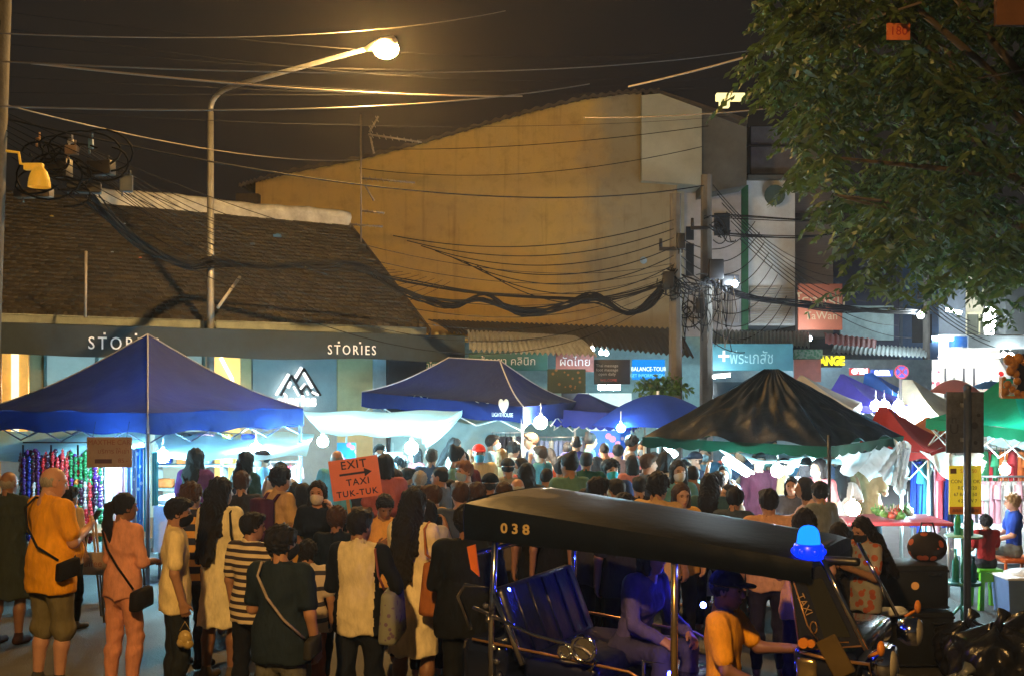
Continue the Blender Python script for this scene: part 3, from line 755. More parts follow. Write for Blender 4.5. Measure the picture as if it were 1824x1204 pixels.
e = empty("shophouse", (0, 37, 0), "dark navy shophouse partly hidden by the low branches of the tree", "building")
bx("wall", 1485, 438, 1602, 620, 37, 9, mat("navy_render", (.012, .02, .06), .7), e, 37)
bx("canopy_board", 1497, 545, 1592, 606, 36.8, .15, mat("weathered_teal_sheet", (.30, .42, .43), .8, var=.3, vscale=2), e, 37)
e = empty("shophouse", (0, 40, 0), "light blue painted shophouse with bright blue upper wall", "building")
bx("wall", 1603, 462, 1672, 640, 40, 9, mat("sky_blue_render", (.06, .16, .36), .7), e, 40)
bx("pilaster", 1603, 455, 1608, 640, 39.85, .14, mat("blue_grey_pilaster", (.12, .2, .3), .7), e, 40)
bx("window", 1625, 560, 1660, 610, 39.95, .04, mat("dark_window", (0, 0, 0)), e, 40)
e = empty("shophouse", (0, 44, 0), "grey shophouse between the blue house and the cream lit one", "building")
bx("wall", 1672, 430, 1720, 640, 44, 9, mat("slate_render", (.05, .065, .08), .8), e, 44)
e = empty("shophouse", (0, 45, 0), "cream house with a glowing yellow framed window under the tree", "building")
bx("wall", 1720, 470, 1790, 640, 45, 9, mat("lit_cream_render", (.62, .58, .40), .8), e, 45)
wn = bx("window", 1724, 560, 1785, 600, 44.9, .05, mat("dim_glass", (.10, .11, .08), .2, bump=0), e, 45)
mb = MB()
for b in ((1722, 556, 1788, 560), (1722, 596, 1788, 601), (1784, 556, 1789, 600), (1744, 560, 1746, 597)): fbox(mb, *b, 44.8, .06)
mb.v = [(v[0], v[1] - 45, v[2]) for v in mb.v]; mb.build("window_frame", mat("pale_yellow_frame", (.7, .66, .4), .6), wn)
e = empty("shophouse", (0, 43, 0), "dark gabled house behind the tree at the edge of the market street", "building")
bx("wall", 1791, 400, 1900, 640, 43, 9, mat("dark_slate_render", (.035, .045, .045), .8), e, 43)
# bright open shop at the far end of the street
LITW = mat("bright_shop_wall", (.66, .64, .58), .7, var=.05)
e = empty("open_shop", (0, 42, 0), "brilliantly lit open shop front at the far end beneath the cream house", "shop")
bx("back_wall", 1640, 596, 1800, 800, 44.9 if False else 43.5, .2, LITW, e, 42)
bx("ceiling", 1640, 596, 1830, 600, 40.5, 3.0, LITW, e, 42)
for x in (1683, 1716, 1734): bx("shelf_post", x, 655, x + 3, 720, 42.5, .06, DARKMETAL, e, 42)
for x in (1742, 1757, 1768): bx("hanging_towel", x, 663, x + 10, 690, 42.3, .06, mat("white_towel", (.7, .8, .85), .9), e, 42)
bx("banner", 1660, 660, 1674, 690, 42.2, .04, speckle("red_white_banner", (.8, .75, .75), (.5, .05, .08), 4), e, 42)
bx("canopy", 1700, 600, 1745, 618, 40.3, .5, mat("blue_canvas", (.01, .10, .35), .7), e, 42)
bx("front_canopy", 1725, 598, 1850, 620, 40.2, .7, mat("grey_canopy_sheet", (.22, .25, .25), .8), e, 42)
# ================================================================ low awnings and shop signs of the middle row
CORR = mat("corrugated_translucent_sheet", (0.26, 0.30, 0.38), 0.35, 0.2, var=0.35, vscale=5, bump=0.1)
def corrugated(nm, label, pa, pb, pc, pd, waves, amp, m, curve=.12, scal=False):
    """sheet from back edge (pa->pb) to front edge (pd->pc), bulging outward"""
    mb = MB()
    def f(u, v):
        p = (pa.lerp(pb, u)).lerp(pd.lerp(pc, u), v); p = p.copy(); p.z += amp * math.sin(u * waves * 2 * math.pi) + curve * math.sin(math.pi * v) * (1.0); p.y -= curve * math.sin(math.pi * v) * .7; return p
    mb.grid(f, int(waves * 6), 6); o = mb.build(nm, m); return tag(o, label, "awning")
corrugated("corrugated_awning", "curved corrugated sheet awning over the teal shop sign, right of the tiled shop", W(832, 590, 24), W(1015, 600, 24), W(1064, 634, 21.2), W(836, 624, 21.2), 24, .035, CORR)
corrugated("corrugated_awning", "long dark sheet roof sloping down beneath the ochre gable wall", W(762, 570, 30), W(1205, 585, 29), W(1236, 636, 24.5), W(800, 592, 26.5), 50, .03, mat("dark_corrugated_sheet", (.03, .033, .04), .6, var=.4), 0.05)
corrugated("corrugated_awning", "dark green corrugated awning above the turquoise pharmacy sign", W(1262, 588, 30), W(1440, 592, 30), W(1442, 618, 27.5), W(1262, 612, 27.5), 26, .035, mat("green_grey_corrugated", (.10, .16, .16), .35, .3, var=.3), .10)
corrugated("corrugated_awning", "faded red rolled awning beneath the orange hanging sign", W(1465, 594, 33), W(1560, 606, 34), W(1560, 620, 33), W(1470, 612, 32), 10, .02, mat("faded_red_awning", (.30, .06, .05), .7), .12)
corrugated("corrugated_awning", "pale grey sheet awning below the navy shophouse", W(1490, 610, 36), W(1650, 620, 38), W(1650, 636, 35), W(1480, 628, 33), 22, .03, mat("pale_grey_sheet", (.28, .34, .34), .6), .1)
mb = MB()
for k in range(5):
    x = 778 + k * 13; a = W(x, 596 + k * 2.5, 25.4); mb.box(a, (.09, .05, .10))
tag(mb.build("eave_tiles", mat("yellowed_eave_tile", (.5, .42, .18), .7, island=.4)), "row of small square pale tiles under the dark eave beside the shop corner", "eave tiles")
e = empty("middle_row_building", (0, 30, 0), "ground floor shop fronts behind the market, below the dark sheet roof", "building")
bx("wall", 690, 600, 1262, 860, 28.5, 3, mat("dim_teal_render", (.16, .30, .32), .8, var=.2), e, 30)
bx("wall", 1262, 640, 1660, 860, 31, 3, mat("dim_blue_render", (.22, .33, .38), .8, var=.2), e, 30)
bx("opening", 1000, 700, 1060, 760, 28.4, .05, mat("dark_window", (0, 0, 0)), e, 30)
bx("opening", 1265, 680, 1350, 760, 30.9, .05, mat("dim_shop_glass", (.05, .10, .12), .1, bump=0), e, 30)
bx("lit_shop_front", 1050, 700, 1125, 790, 28.3, .08, mat("lit_white_front", (.6, .75, .72), .5, emis=(.65, .95, .92), estr=.55), e, 30)
def sign(nm, label, x0, y0, x1, y1, Y, m, txts, th=.08, rz=0, cat="sign"):
    c = W((x0 + x1) / 2, (y0 + y1) / 2, Y); wd = (x1 - x0) / F * Y; ht = (y1 - y0) / F * Y
    e = empty(nm, c, label, cat, rz=rz)
    mb = MB(); mb.bbox((0, 0, 0), (wd, th, ht), min(.012, th * .3)); mb.build("board", m, e)
    for (s, fx, fy, size, tm, kw) in txts:
        text_mesh(s, size * ht, "lettering", tm, e, (fx * wd, -th / 2 - .004, fy * ht), ext=.003, **kw)
    return e
WL_ = mat("sign_white_ink", (.75, .8, .8), .6, var=0, bump=0); DK = mat("sign_dark_ink", (.02, .02, .03), .6, var=0, bump=0)
TEAL = mat("turquoise_sign_board", (.05, .24, .32), .5, var=.2, vscale=2, emis=(.1, .55, .75), estr=.06)
sign("pharmacy_sign", "turquoise pharmacy signboard with a pale cross figure and Thai lettering", 1258, 612, 1412, 660, 27.3, TEAL, [("พีระเภสัช", .02, -.05, .62, mat("pale_teal_ink", (.30, .62, .72), .6, var=0, bump=0, emis=(.3, .7, .8), estr=.2), dict(sx=.75)), ("+", -.30, 0.0, .8, WL_, dict(bold=.01))])
sign("shop_sign", "teal signboard with pale Thai lettering under the corrugated awning", 835, 628, 975, 660, 25.5, mat("teal_green_board", (.02, .15, .15), .5, var=.25, vscale=2), [("ร้านยา คลินิก", .0, 0, .6, WL_, {})])
sign("shop_sign", "short teal signboard end seen left of the blue rectangular tent", 728, 640, 800, 662, 25.6, mat("teal_green_board", (0, 0, 0)), [("นวดไทย", 0, 0, .6, WL_, {})])
sign("shop_sign", "pink signboard with a white speech patch behind the corrugated awning", 990, 628, 1058, 662, 26.5, mat("pink_board", (.30, .12, .11), .6, var=.25), [("ผัดไทย", 0, 0, .6, WL_, {})])
sign("painting_board", "dark picture board showing a painted flowering garden, hung above the blue tent", 975, 657, 1043, 700, 21.5, speckle("garden_painting", (.02, .045, .04), (.16, .10, .05), 9, .25), [])
sign("menu_board", "black menu board with faint white lines and a red strip", 1058, 640, 1122, 684, 22.5, mat("blackboard", (.015, .02, .03), .5), [("Thai massage\nfoot massage\nopen daily", -.14, .08, .17, mat("chalk_grey", (.3, .33, .36), .8, var=0, bump=0), {}), ("WELCOME", -.1, -.34, .14, mat("sign_red_ink", (.5, .05, .04), .6, var=0, bump=0), {})])
BLS = glow("backlit_blue", (.01, .30, .95), 1.0)
sign("travel_sign", "glowing blue light box reading BALANCE-TOUR GET INFORMATION", 1126, 640, 1184, 676, 22, BLS, [("BALANCE-TOUR", 0, .02, .30, glow("backlit_white", (.75, .95, 1), 2.0), dict(sx=.78)), ("GET INFORMATION", -.04, -.30, .24, glow("backlit_cyan", (.2, .75, 1), 1.5), dict(sx=.8))])
sign("cafe_sign", "yellow glowing letters ANGE on a dark board above the far blue tents", 1462, 632, 1500, 654, 30, mat("sign_olive_board", (.06, .06, .03), .6), [("ANGE", 0, 0, .95, glow("yellow_neon", (1, .85, .02), 1.6), dict(sx=.8, bold=.02))])
sign("strip_sign", "red and white running light strip above the far blue tents", 1513, 655, 1548, 668, 28, mat("strip_back_red", (.3, .02, .02), .5, emis=(1, .05, .05), estr=.6), [("OPEN", 0, 0, .8, glow("cold_white_led", (.75, .95, 1), 4), dict(bold=.02))])
sign("strip_sign", "white and blue running light strip beside the no-parking disc", 1551, 658, 1590, 670, 28, mat("strip_back_blue", (.02, .06, .4), .5, emis=(.1, .2, 1), estr=.8), [("24 HR", 0, 0, .8, glow("cold_white_led", (0, 0, 0), 4), dict(bold=.02))])
sign("shop_sign", "coral red shop board with green grass band, right of the pharmacy sign", 1414, 640, 1462, 680, 28.5, mat("coral_board", (.55, .20, .15), .6), [])
sign("grass_band", "green printed band above the coral red board", 1414, 622, 1465, 639, 28.4, speckle("grass_print", (.20, .32, .22), (.06, .2, .1), 14), [], cat="sign")
sign("hanging_sign", "orange hanging board with pale Thai script crossed by a cable bundle", 1421, 506, 1500, 588, 31, mat("orange_sign_board", (.36, .10, .05), .6, var=.15, vscale=1.5), [("โรงแรม", .02, .12, .36, mat("faded_ink", (.45, .36, .22), .6, var=0, bump=0), {}), ("TaWan", .02, -.2, .24, mat("faded_ink", (0, 0, 0)), {})])
# no parking disc on its own thin post
e = empty("no_parking_sign", (*XY(1604, 24), 0), "round blue no-parking disc with red cross above the pale tents", "road sign")
mb = MB(); mb.cyl((0, 0, 0), (0, 0, CZ + (HY - 662) / F * 24 + .15), .03); mb.build("post", STEEL, e)
zc = CZ + (HY - 662) / F * 24
mb = MB(); mb.cyl((0, -.05, zc), (0, -.07, zc), .15, n=24); mb.build("rim", mat("sign_red", (.30, .02, .04), .5), e)
mb = MB(); mb.cyl((0, -.072, zc), (0, -.08, zc), .12, n=24); mb.build("disc", mat("sign_blue", (.02, .03, .22), .5), e)
mb = MB()
for s in (1, -1): mb.box((0, -.084, zc), (.24, .006, .03), Matrix.Rotation(math.radians(45 * s), 3, 'Y'))
mb.build("cross", mat("sign_red", (0, 0, 0)), e)
# ================================================================ LIGHT SOURCES
LED = (0.40, 0.84, 1.0); LEDW = (0.80, 0.93, 1.0); WARM = (1.0, 0.62, 0.28); SOD = (1.0, 0.54, 0.15)
def bulb(px, py, Y, r, col, strength, label, cord=.2, group="bulbs hung under the market tents"):
    strength = strength * 14; r *= 1.0
    c = W(px, py, Y); e = empty("hanging_bulb", c, label, "lamp", group)
    mb = MB(); mb.ball((0, 0, 0), r, nu=14, nv=10); mb.build("bulb", glow("bulb_%.2f_%.2f_%d" % (col[0], col[2], strength), col, strength), e)
    mb = MB(); mb.cyl((0, 0, r * .9), (0, 0, r * .9 + .06), .022, n=8); mb.tube([(0, 0, r + .05), (0, 0, r + cord)], .006, 5); mb.build("socket", WHITEPAINT, e)
    return e
def tube_light(px0, py0, px1, py1, Y, r, col, strength, label, Y1=None):
    strength = strength * 10
    a = W(px0, py0, Y); b = W(px1, py1, Y1 or Y); m = (a + b) / 2; e = empty("tube_light", m, label, "lamp")
    mb = MB(); mb.cyl(a - m, b - m, r, n=8); mb.build("tube", glow("tube_%.2f_%d" % (col[0], strength), col, strength), e)
    d = (b - a).normalized(); mb = MB(); mb.box((0, 0, r + .02), ((b - a).length + .06, .05, .03), Matrix.Rotation(-math.atan2(b.z - a.z, b.x - a.x), 3, 'Y')); mb.build("fitting", WHITEPAINT, e)
    return e
BLD = 1.0
bulb(290, 812, 14.6, .085, LED, 110, "white bulb just right of the left blue tent's front pole")
bulb(456, 802, 15.6, .10, LED, 115, "big white bulb before the shelf stand under the left blue tent")
bulb(174, 822, 13.3, .055, LED, 45, "white bulb beside the brown cardboard notice")
bulb(575, 786, 16.3, .08, LED, 65, "white bulb under the left end of the white sheet awning")
bulb(733, 797, 15.6, .09, LED, 85, "white bulb under the right half of the white sheet awning")
bulb(963, 752, 17.2, .10, (1.0, .82, .55), 60, "warm bulb at the right corner of the blue rectangular tent")
bulb(1106, 762, 17.6, .065, LED, 60, "small white bulb below the blue umbrella")
bulb(1385, 838, 13.2, .075, LEDW, 45, "round white bulb below the black tent, left of its front pole")
bulb(1519, 905, 12.6, .085, (1.0, .93, .78), 26, "creamy bulb low beside the food trays, right of the black tent's front pole")
bulb(1617, 912, 14.5, .07, LED, 70, "white bulb above the vegetable table")
bulb(1400, 905, 12.9, .04, (1, .8, .55), 30, "tiny bulb held low over the stall table under the black tent")
bulb(1790, 836, 13.5, .06, LEDW, 60, "white bulb right of the yellow price poster")
bulb(1309, 506, 22.5, .06, LEDW, 40, "small white lamp fixed beside the right concrete pole", .1)
bulb(1441, 603, 30, .07, (.8, .85, 1), 45, "small lamp at the foot of the orange hanging sign", .1)
bulb(1640, 562, 34, .10, LEDW, 40, "small white lamp on the far thin pole", .1)
bulb(25, 690, 19, .05, WARM, 12, "small warm lamp at the shop front by the orange poster")
tube_light(1292, 818, 1331, 842, 13.6, .045, LED, 20, "slanting white tube light under the black tent", 13.2)
tube_light(1186, 793, 1204, 812, 14.5, .035, LED, 22, "short tube light beside the left pole of the black tent")
tube_light(1412, 826, 1452, 822, 13.8, .04, LED, 20, "tube light against the white sheet under the black tent")
tube_light(1066, 690, 1104, 690, 25, .05, LEDW, 24, "white strip light over the lit shop front, below the menu board")
tube_light(1258, 672, 1300, 668, 26.5, .035, LEDW, 16, "strip light under the turquoise pharmacy sign")
for i, (x, y, Y, s) in enumerate(((1575, 722, 21.5, 26), (1600, 722, 22.5, 26), (1625, 728, 23, 26), (1642, 738, 21, 26), (1560, 722, 21.8, 26), (1608, 733, 20.8, 26), (1590, 716, 26, 30))):
    bulb(x, y, Y, .10, LEDW, s, "bright bulb in the cluster below the far pale tents", .2, "bulb cluster below the far pale tents")
for i, (x, y) in enumerate(((1662, 636), (1690, 640), (1720, 632), (1745, 640), (1775, 634))):
    tube_light(x - 10, y, x + 12, y, 41.6, .06, (1, .97, .90), 12, ("first", "second", "third", "fourth", "fifth")[i] + " ceiling tube from the left in the brilliantly lit far shop")
tube_light(1661, 602, 1697, 604, 40, .05, LEDW, 22, "outdoor tube light above the far shop entrance")
bulb(1800, 635, 40, .14, LEDW, 20, "left of two round lamps beside the far shop", .3, "round lamps beside the far shop"); bulb(1788, 631, 40.5, .09, LEDW, 20, "smaller round lamp beside the far shop", .3, "round lamps beside the far shop")
for x, y in ((1055, 622), (1071, 628), (1080, 629)): bulb(x, y, 24.2, .05, LEDW, 8, "small lamp under the dark sheet roof above the menu board", .1, "small lamps under the dark sheet roof")
e = empty("paper_lantern", W(1762, 576, 42.5), "long white glowing lantern in front of the cream house", "lantern")
mb = MB(); mb.tube([(0, 0, .62), (0, 0, .5), (.02, 0, .1), (.01, 0, -.35), (-.02, 0, -.6)], [.12, .20, .22, .17, .05], 12); mb.build("shade", glow("lantern_glow", (.88, .94, 1), 60), e); mb = MB(); mb.cyl((0, 0, .6), (0, 0, .9), .015, n=5); mb.build("cord", WIRE, e)
tube_light(1686, 552, 1712, 558, 42.6, .06, LEDW, 18, "cold tube light high between the slate and the cream house")
# yellow lamp window on the ochre building roof
mb = MB(); fbox(mb, 1277, 166, 1327, 178, 40, .3); fbox(mb, 1283, 178, 1300, 190, 40.1, .3); o = mb.build("rooftop_lamp", glow("rooftop_glow", (1, .85, .35), 1.6)); tag(o, "yellow lit rooftop lamps peeping out beside the tree", "lamp")
# ---- street lamps: one in view, one assumed behind the viewer
def street_lamp(base, top, tip, head_r, strength, label):
    e = empty("street_lamp", base, label, "street lamp"); b = Vector(base)
    T = Vector(top) - b; H = Vector(tip) - b
    P = [Vector((0, 0, 0)), Vector((0, 0, T.z * .5)), Vector((0, 0, T.z - .35))]
    bend = [Vector((0, 0, T.z - .35)).lerp(Vector((0, 0, T.z)), t) * 1.0 for t in (.5,)]
    for t in np.linspace(0, 1, 8):
        a = Vector((0, 0, T.z - .35)); c = Vector((0, 0, T.z + .02)); d = Vector((0, 0, T.z)) .lerp(H, .18)
        P.append((1 - t) ** 2 * a + 2 * t * (1 - t) * c + t * t * d)
    P.append(Vector((0, 0, T.z)).lerp(H, .95))
    mb = MB(); mb.tube(P, [.075, .065, .055] + [.045] * 8 + [.035], 10); mb.cyl((0, 0, 0), (0, 0, .35), .11, .10); mb.build("pole", mat("lamp_post_grey", (.30, .31, .32), .5, .4, var=.2), e)
    d = (H - Vector((0, 0, T.z))).normalized()
    mb = MB(); mb.tube([H - d * .50, H - d * .32, H - d * .05, H + d * .16, H + d * .22], [.03, .07, .10, .08, .03], 12); mb.build("housing", mat("lamp_housing", (.35, .33, .3), .4, .3), e)
    mb = MB(); c = H + Vector((0, -.02, -.09)); mb.ball(c, head_r, sq=(1.15, 1, .85), nu=16, nv=10); mb.build("lamp_bowl", glow("sodium_%d" % strength, SOD if strength < 1000 else SOD, strength), e)
    return e
lb = W(375, 0, 20); lt = W(383, 165, 20); tip = W(688, 78, 16.5)
street_lamp((lb.x, lb.y, 0), (lb.x, lb.y, lt.z), tip, .16, 2700, "tall grey street lamp with a glowing sodium head over the market")
street_lamp((-5.6, -2.6, 0), (-5.6, -2.6, 6.3), (-1.6, -1.0, 6.9), .17, 2900, "assumed second street lamp, standing unseen behind the viewer")  # assumed lamp, out of view, added to light the backs of the front crowd
# ================================================================ TENTS
def fab(name, col, tr=.45, rough=.75, **k):
    k.setdefault('spec', .22)
    return mat(name, col, rough, var=.10, vscale=2.5, bump=.6, bscale=5.5, trans=tr, **k)
BLUE = fab("royal_blue_canvas", (.007, .018, .125), .06); VALB = fab("lit_blue_valance", (.003, .018, .13), .22); BLUE2 = fab("deep_blue_canvas", (.012, .028, .26), .2)
BRBLUE = fab("bright_blue_canvas", (.02, .20, .75), .55); WHT = fab("white_tarpaulin", (.50, .78, .84), .75)
CREAM = fab("cream_canvas", (.75, .70, .52), .4); REDC = fab("red_canvas", (.42, .035, .03), .45); GRN = fab("green_canvas", (.01, .36, .20), .5)
def tent(nm, label, A, B, C, D, R1, R2, val, m, mval=None, legs="ABCD", valdrop=None, sg=.16, group=None, trim=None, ground=0.0, legm=None, frame=True, legr=.022, wr=.012, folds=None):
    A, B, C, D, R1, R2 = [Vector(p) for p in (A, B, C, D, R1, R2)]
    c0 = (A + B + C + D) / 4; org = Vector((c0.x, c0.y, 0)); e = empty(nm, org, label, "tent", group)
    P = [p - org for p in (A, B, C, D)]; r1, r2 = R1 - org, R2 - org; ph = random.uniform(0, 9)
    mb = MB()
    tops = [(r1, r2), (r2, r2), (r2, r1), (r1, r1)]
    for i in range(4):
        a, b = P[i], P[(i + 1) % 4]; ta, tb = tops[i]
        def f(u, v, a=a, b=b, ta=ta, tb=tb, i=i):
            p = a.lerp(b, u).lerp(ta.lerp(tb, u), v); p = p.copy()
            p.z -= sg * math.sin(math.pi * v) ** 1.0 * (1.0 - .35 * v) * (.75 + .5 * math.sin(math.pi * u)); p.z += wr * math.sin(u * 17 + ph + i) * math.sin(v * 11 + ph) * math.sin(math.pi * u) * (1 - v); return p
        if not folds: mb.grid(f, 24, 18)
        else:
            f0 = len(mb.f); nu_, nv_ = 84, 40
            def g(u, v, f=f, i=i): p = f(u, v); p.z += .022 * math.sin(u * 34 + 2 * math.sin(v * 5 + i) + i) * (1 - v) ** .5 * v ** .3 + .012 * math.sin(u * 61 + v * 14 + i * 2) * v; return p
            mb.grid(g, nu_, nv_)
            if i == 0:
                for q_ in range(nu_ * nv_):
                    uu, vv = (q_ % nu_ + .5) / nu_, (q_ // nu_ + .5) / nv_
                    for (ub_, ut_, v0_, v1_, wd_) in folds:
                        if v0_ < vv < v1_:
                            k_ = (vv - v0_) / (v1_ - v0_); uc_ = ub_ + (ut_ - ub_) * k_ + .012 * math.sin(vv * 21 + ub_ * 9)
                            if abs(uu - uc_) < wd_ * (.35 + .8 * k_) * min(1, (vv - v0_) * 8): mb.m[f0 + q_] = 1
    mb.build("canopy", m if not folds else [m, fab("fold_sheen_strip", (.024, .022, .016), .0, rough=.5)], e)  # paler strips paint the lamp's sheen along the folds of the sheet
    mb = MB()
    for i in range(4):
        a, b = P[i], P[(i + 1) % 4]; out_ = ((a + b) / 2); out_.z = 0; out_ = out_.normalized() * .01 if out_.length > 0 else Vector((0, 0, 0))
        mb.grid(lambda u, v, a=a, b=b, o_=out_: a.lerp(b, u) + o_ * (1 + 1.5 * math.sin(u * 22 + ph) * v) + Vector((0, 0, -val * v - (.02 * math.sin(u * math.pi * 6) * v if not valdrop else valdrop * abs(math.sin(u * math.pi * 9)) * v))), 36, 3)
    mb.build("valance", mval or m, e)
    if trim:
        mb = MB()
        def seam(i, r):
            a = P[i]; pts = []
            for k in range(13):
                t = k / 12; p = a.lerp(r, t); p = p.copy(); p.z -= sg * math.sin(math.pi * t) * (1 - .35 * t) * .75 - .006; pts.append(p)
            pts[0:0] = [a + Vector((0, 0, -val)) + (a * .004)]; mb.tube(pts, .011, 5)
        seam(0, r1); seam(1, r2); seam(2, r2); seam(3, r1)
        if (r1 - r2).length > .1: mb.tube([r1, r2], .011, 5)
        mb.build("seam_piping", trim, e)
    lm = legm or WHITEPAINT
    for q in legs:
        p = P["ABCD".index(q)] * .985; p.z = P["ABCD".index(q)].z
        mb = MB(); mb.cyl((p.x, p.y, 0), (p.x, p.y, p.z - .01), legr, n=6); mb.box((p.x, p.y, .012), (.09, .09, .02)); mb.build("leg", lm, e)
    if frame:
        mb = MB()
        for i in range(4):
            a, b = P[i] * .98, P[(i + 1) % 4] * .98; n_ = 4
            for k in range(n_):
                s0, s1 = a.lerp(b, k / n_), a.lerp(b, (k + 1) / n_); mb.cyl(s0 + Vector((0, 0, -.05)), s1 + Vector((0, 0, -.33)), .010, n=5); mb.cyl(s0 + Vector((0, 0, -.33)), s1 + Vector((0, 0, -.05)), .010, n=5)
        mb.build("scissor_frame", lm, e)
    return e
def sqtent(nm, label, px, Y, half, eave, peak, val, m, rot=45, **k):
    cx = (px - CX) / F * Y; c = [Vector((cx + half * math.cos(math.radians(rot + 90 * i)), Y + half * math.sin(math.radians(rot + 90 * i)), eave)) for i in range(4)]
    r = Vector((cx, Y, peak)); return tent(nm, label, c[0], c[1], c[2], c[3], r, r, val, m, **k)
TRIM = mat("grey_seam_tape", (.35, .38, .5), .6, bump=0)
sqtent("market_tent", "royal blue peaked tent nearest on the left, over the textile stall", 263, 15.5, 2.12, 2.16, 3.19, .25, BLUE, rot=-72, mval=VALB, wr=.03, trim=TRIM, legm=mat("blue_grey_leg", (.10, .14, .25), .5, .3), legr=.026)
t2e = tent("market_tent", "royal blue ridge tent with white heart logo, centre of the market", W(645, 698, 20.5), W(932, 724, 17), W(1027, 716, 20.5), W(770, 690, 23), W(800, 637, 20.3), W(890, 642, 19.6), .26, BLUE, mval=VALB, wr=.025, trim=TRIM, legs="BC", sg=.14)
# white logo on its front valance
c = W(897, 728, 17.1); la = math.atan2(W(932, 724, 17).y - W(645, 698, 20.5).y, W(932, 724, 17).x - W(645, 698, 20.5).x)
lo = text_mesh("♥", .22, "printed_logo", WL_, t2e, (c.x - t2e.location.x, c.y - t2e.location.y - .05, c.z + .03), (math.radians(90), 0, la), ext=.002)
text_mesh("LIGHTHOUSE", .085, "printed_logo", WL_, t2e, (c.x - t2e.location.x - .02, c.y - t2e.location.y - .05, c.z - .09), (math.radians(90), 0, la), ext=.002)
tent("market_tent", "dull blue tent behind the right corner of the ridge tent", W(985, 728, 19.6), W(1125, 738, 19), W(1150, 726, 22), W(1010, 720, 22.5), W(1030, 700, 20.8), W(1050, 702, 20.8), .26, BLUE2, legs="BC", valdrop=.05)
tent("market_tent", "large black sheeted tent with green hem at right centre", W(1145, 778, 13.9), W(1477, 795, 12.3), W(1609, 776, 14.6), W(1300, 757, 16.2), W(1362, 658, 14.2), W(1386, 658, 14.2), .10, fab("black_plastic_sheet", (.005, .009, .017), .02, rough=.40, spec=.16), mval=fab("green_hem_sheet", (.002, .030, .016), .30), frame=False, folds=[(.60, .52, .25, .96, .035), (.80, .66, .30, .97, .030), (.74, .70, .22, .62, .016), (.25, .42, .30, .75, .012), (.10, .30, .18, .50, .014)], legs="AC", sg=.03, wr=.075, valdrop=.03, legm=WHITEPAINT)
# its dark front pole
mb = MB(); x, y = XY(1477, 12.3); mb.cyl((x, y, 0), (x, y, 1.95), .022, n=8); tag(mb.build("tent_pole", DARKMETAL), "dark front pole propping the black sheeted tent", "pole")
tent("market_tent", "red tent squeezed behind the right end of the black tent", W(1520, 800, 15.6), W(1655, 806, 14.7), W(1702, 786, 17), W(1585, 765, 19), W(1565, 724, 16.6), W(1580, 724, 16.6), .10, REDC, legs="BC", sg=.10)
tent("market_tent", "violet blue tent in the far group, left one", W(1450, 720, 24), W(1580, 724, 22), W(1660, 716, 26), W(1530, 706, 28), W(1497, 666, 24.5), W(1503, 666, 24.5), .12, fab("violet_blue_canvas", (.09, .08, .55), .55), legs="C", sg=.2)
tent("market_tent", "bright azure blue tent in the far group", W(1530, 712, 28), W(1634, 714, 25.5), W(1660, 704, 29), W(1560, 700, 32), W(1540, 664, 27.5), W(1555, 664, 27.5), .12, BRBLUE, legs="BC", sg=.2)
tent("market_tent", "cream and white tent in the far group, behind the red tent", W(1585, 738, 24), W(1690, 752, 21.5), W(1760, 735, 25), W(1640, 715, 28), W(1608, 676, 24.5), W(1625, 676, 24.5), .16, CREAM, legs="B", sg=.2)
tent("market_tent", "pale grey canvas tent edge between the black tent and the violet one", W(1380, 730, 20), W(1520, 728, 18), W(1534, 716, 21), W(1410, 700, 23), W(1424, 668, 20), W(1430, 668, 20), .14, fab("grey_white_canvas", (.42, .42, .40), .3), legs="", sg=.05)
tent("market_tent", "bright green tent at the right edge", W(1650, 746, 15.5), W(1830, 766, 13), W(1960, 750, 16), W(1760, 720, 19), W(1785, 674, 15.5), W(1800, 674, 15.5), .12, GRN, legs="", sg=.14, valdrop=.02)
tent("market_tent", "low orange canopy between the red tent and the cream tent", W(1600, 770, 19), W(1668, 776, 17.6), W(1712, 764, 19.4), W(1640, 756, 21), W(1648, 742, 19), W(1654, 742, 19), .10, fab("orange_canvas", (.60, .16, .03), .5), legs="B", sg=.06)
tent("market_tent", "small white canopy half hidden by the grey plate on its post", W(1660, 716, 29), W(1735, 720, 27), W(1760, 712, 30), W(1690, 706, 32), W(1706, 694, 29), W(1712, 694, 29), .14, CREAM, legs="B", sg=.08)
tent("market_tent", "farthest sky blue canopy under the running light strips", W(1545, 694, 34), W(1606, 696, 33), W(1620, 690, 36), W(1560, 688, 38), W(1580, 678, 35), W(1584, 678, 35), .14, BRBLUE, legs="B", sg=.08)
# umbrellas
def umbrella(px, Y, r, ztop, drop, m, label, n=8):
    x, y = XY(px, Y); e = empty("market_umbrella", (x, y, 0), label, "umbrella")
    mb = MB(); mb.grid(lambda u, v: (math.cos(u * 2 * math.pi) * r * v * (1 - .05 * abs(math.sin(u * math.pi * n))), math.sin(u * 2 * math.pi) * r * v * (1 - .05 * abs(math.sin(u * math.pi * n))), ztop - drop * v ** 1.8 + (.02 * v * abs(math.sin(u * math.pi * n)))), n * 4, 8); mb.build("canopy", m, e)
    mb = MB(); mb.cyl((0, 0, 0), (0, 0, ztop + .06), .022, n=8); mb.build("pole", WHITEPAINT, e)
    mb = MB()
    for k in range(n):
        a = 2 * math.pi * k / n; mb.tube([(0, 0, ztop - .03), (math.cos(a) * r * .5, math.sin(a) * r * .5, ztop - drop * .3 - .02), (math.cos(a) * r * .98, math.sin(a) * r * .98, ztop - drop - .01)], .006, 4)
    mb.build("ribs", DARKMETAL, e); return e
umbrella(1172, 18.5, 1.10, 2.34, .52, fab("umbrella_blue", (.01, .045, .36), .4), "wide blue umbrella left of the black tent")
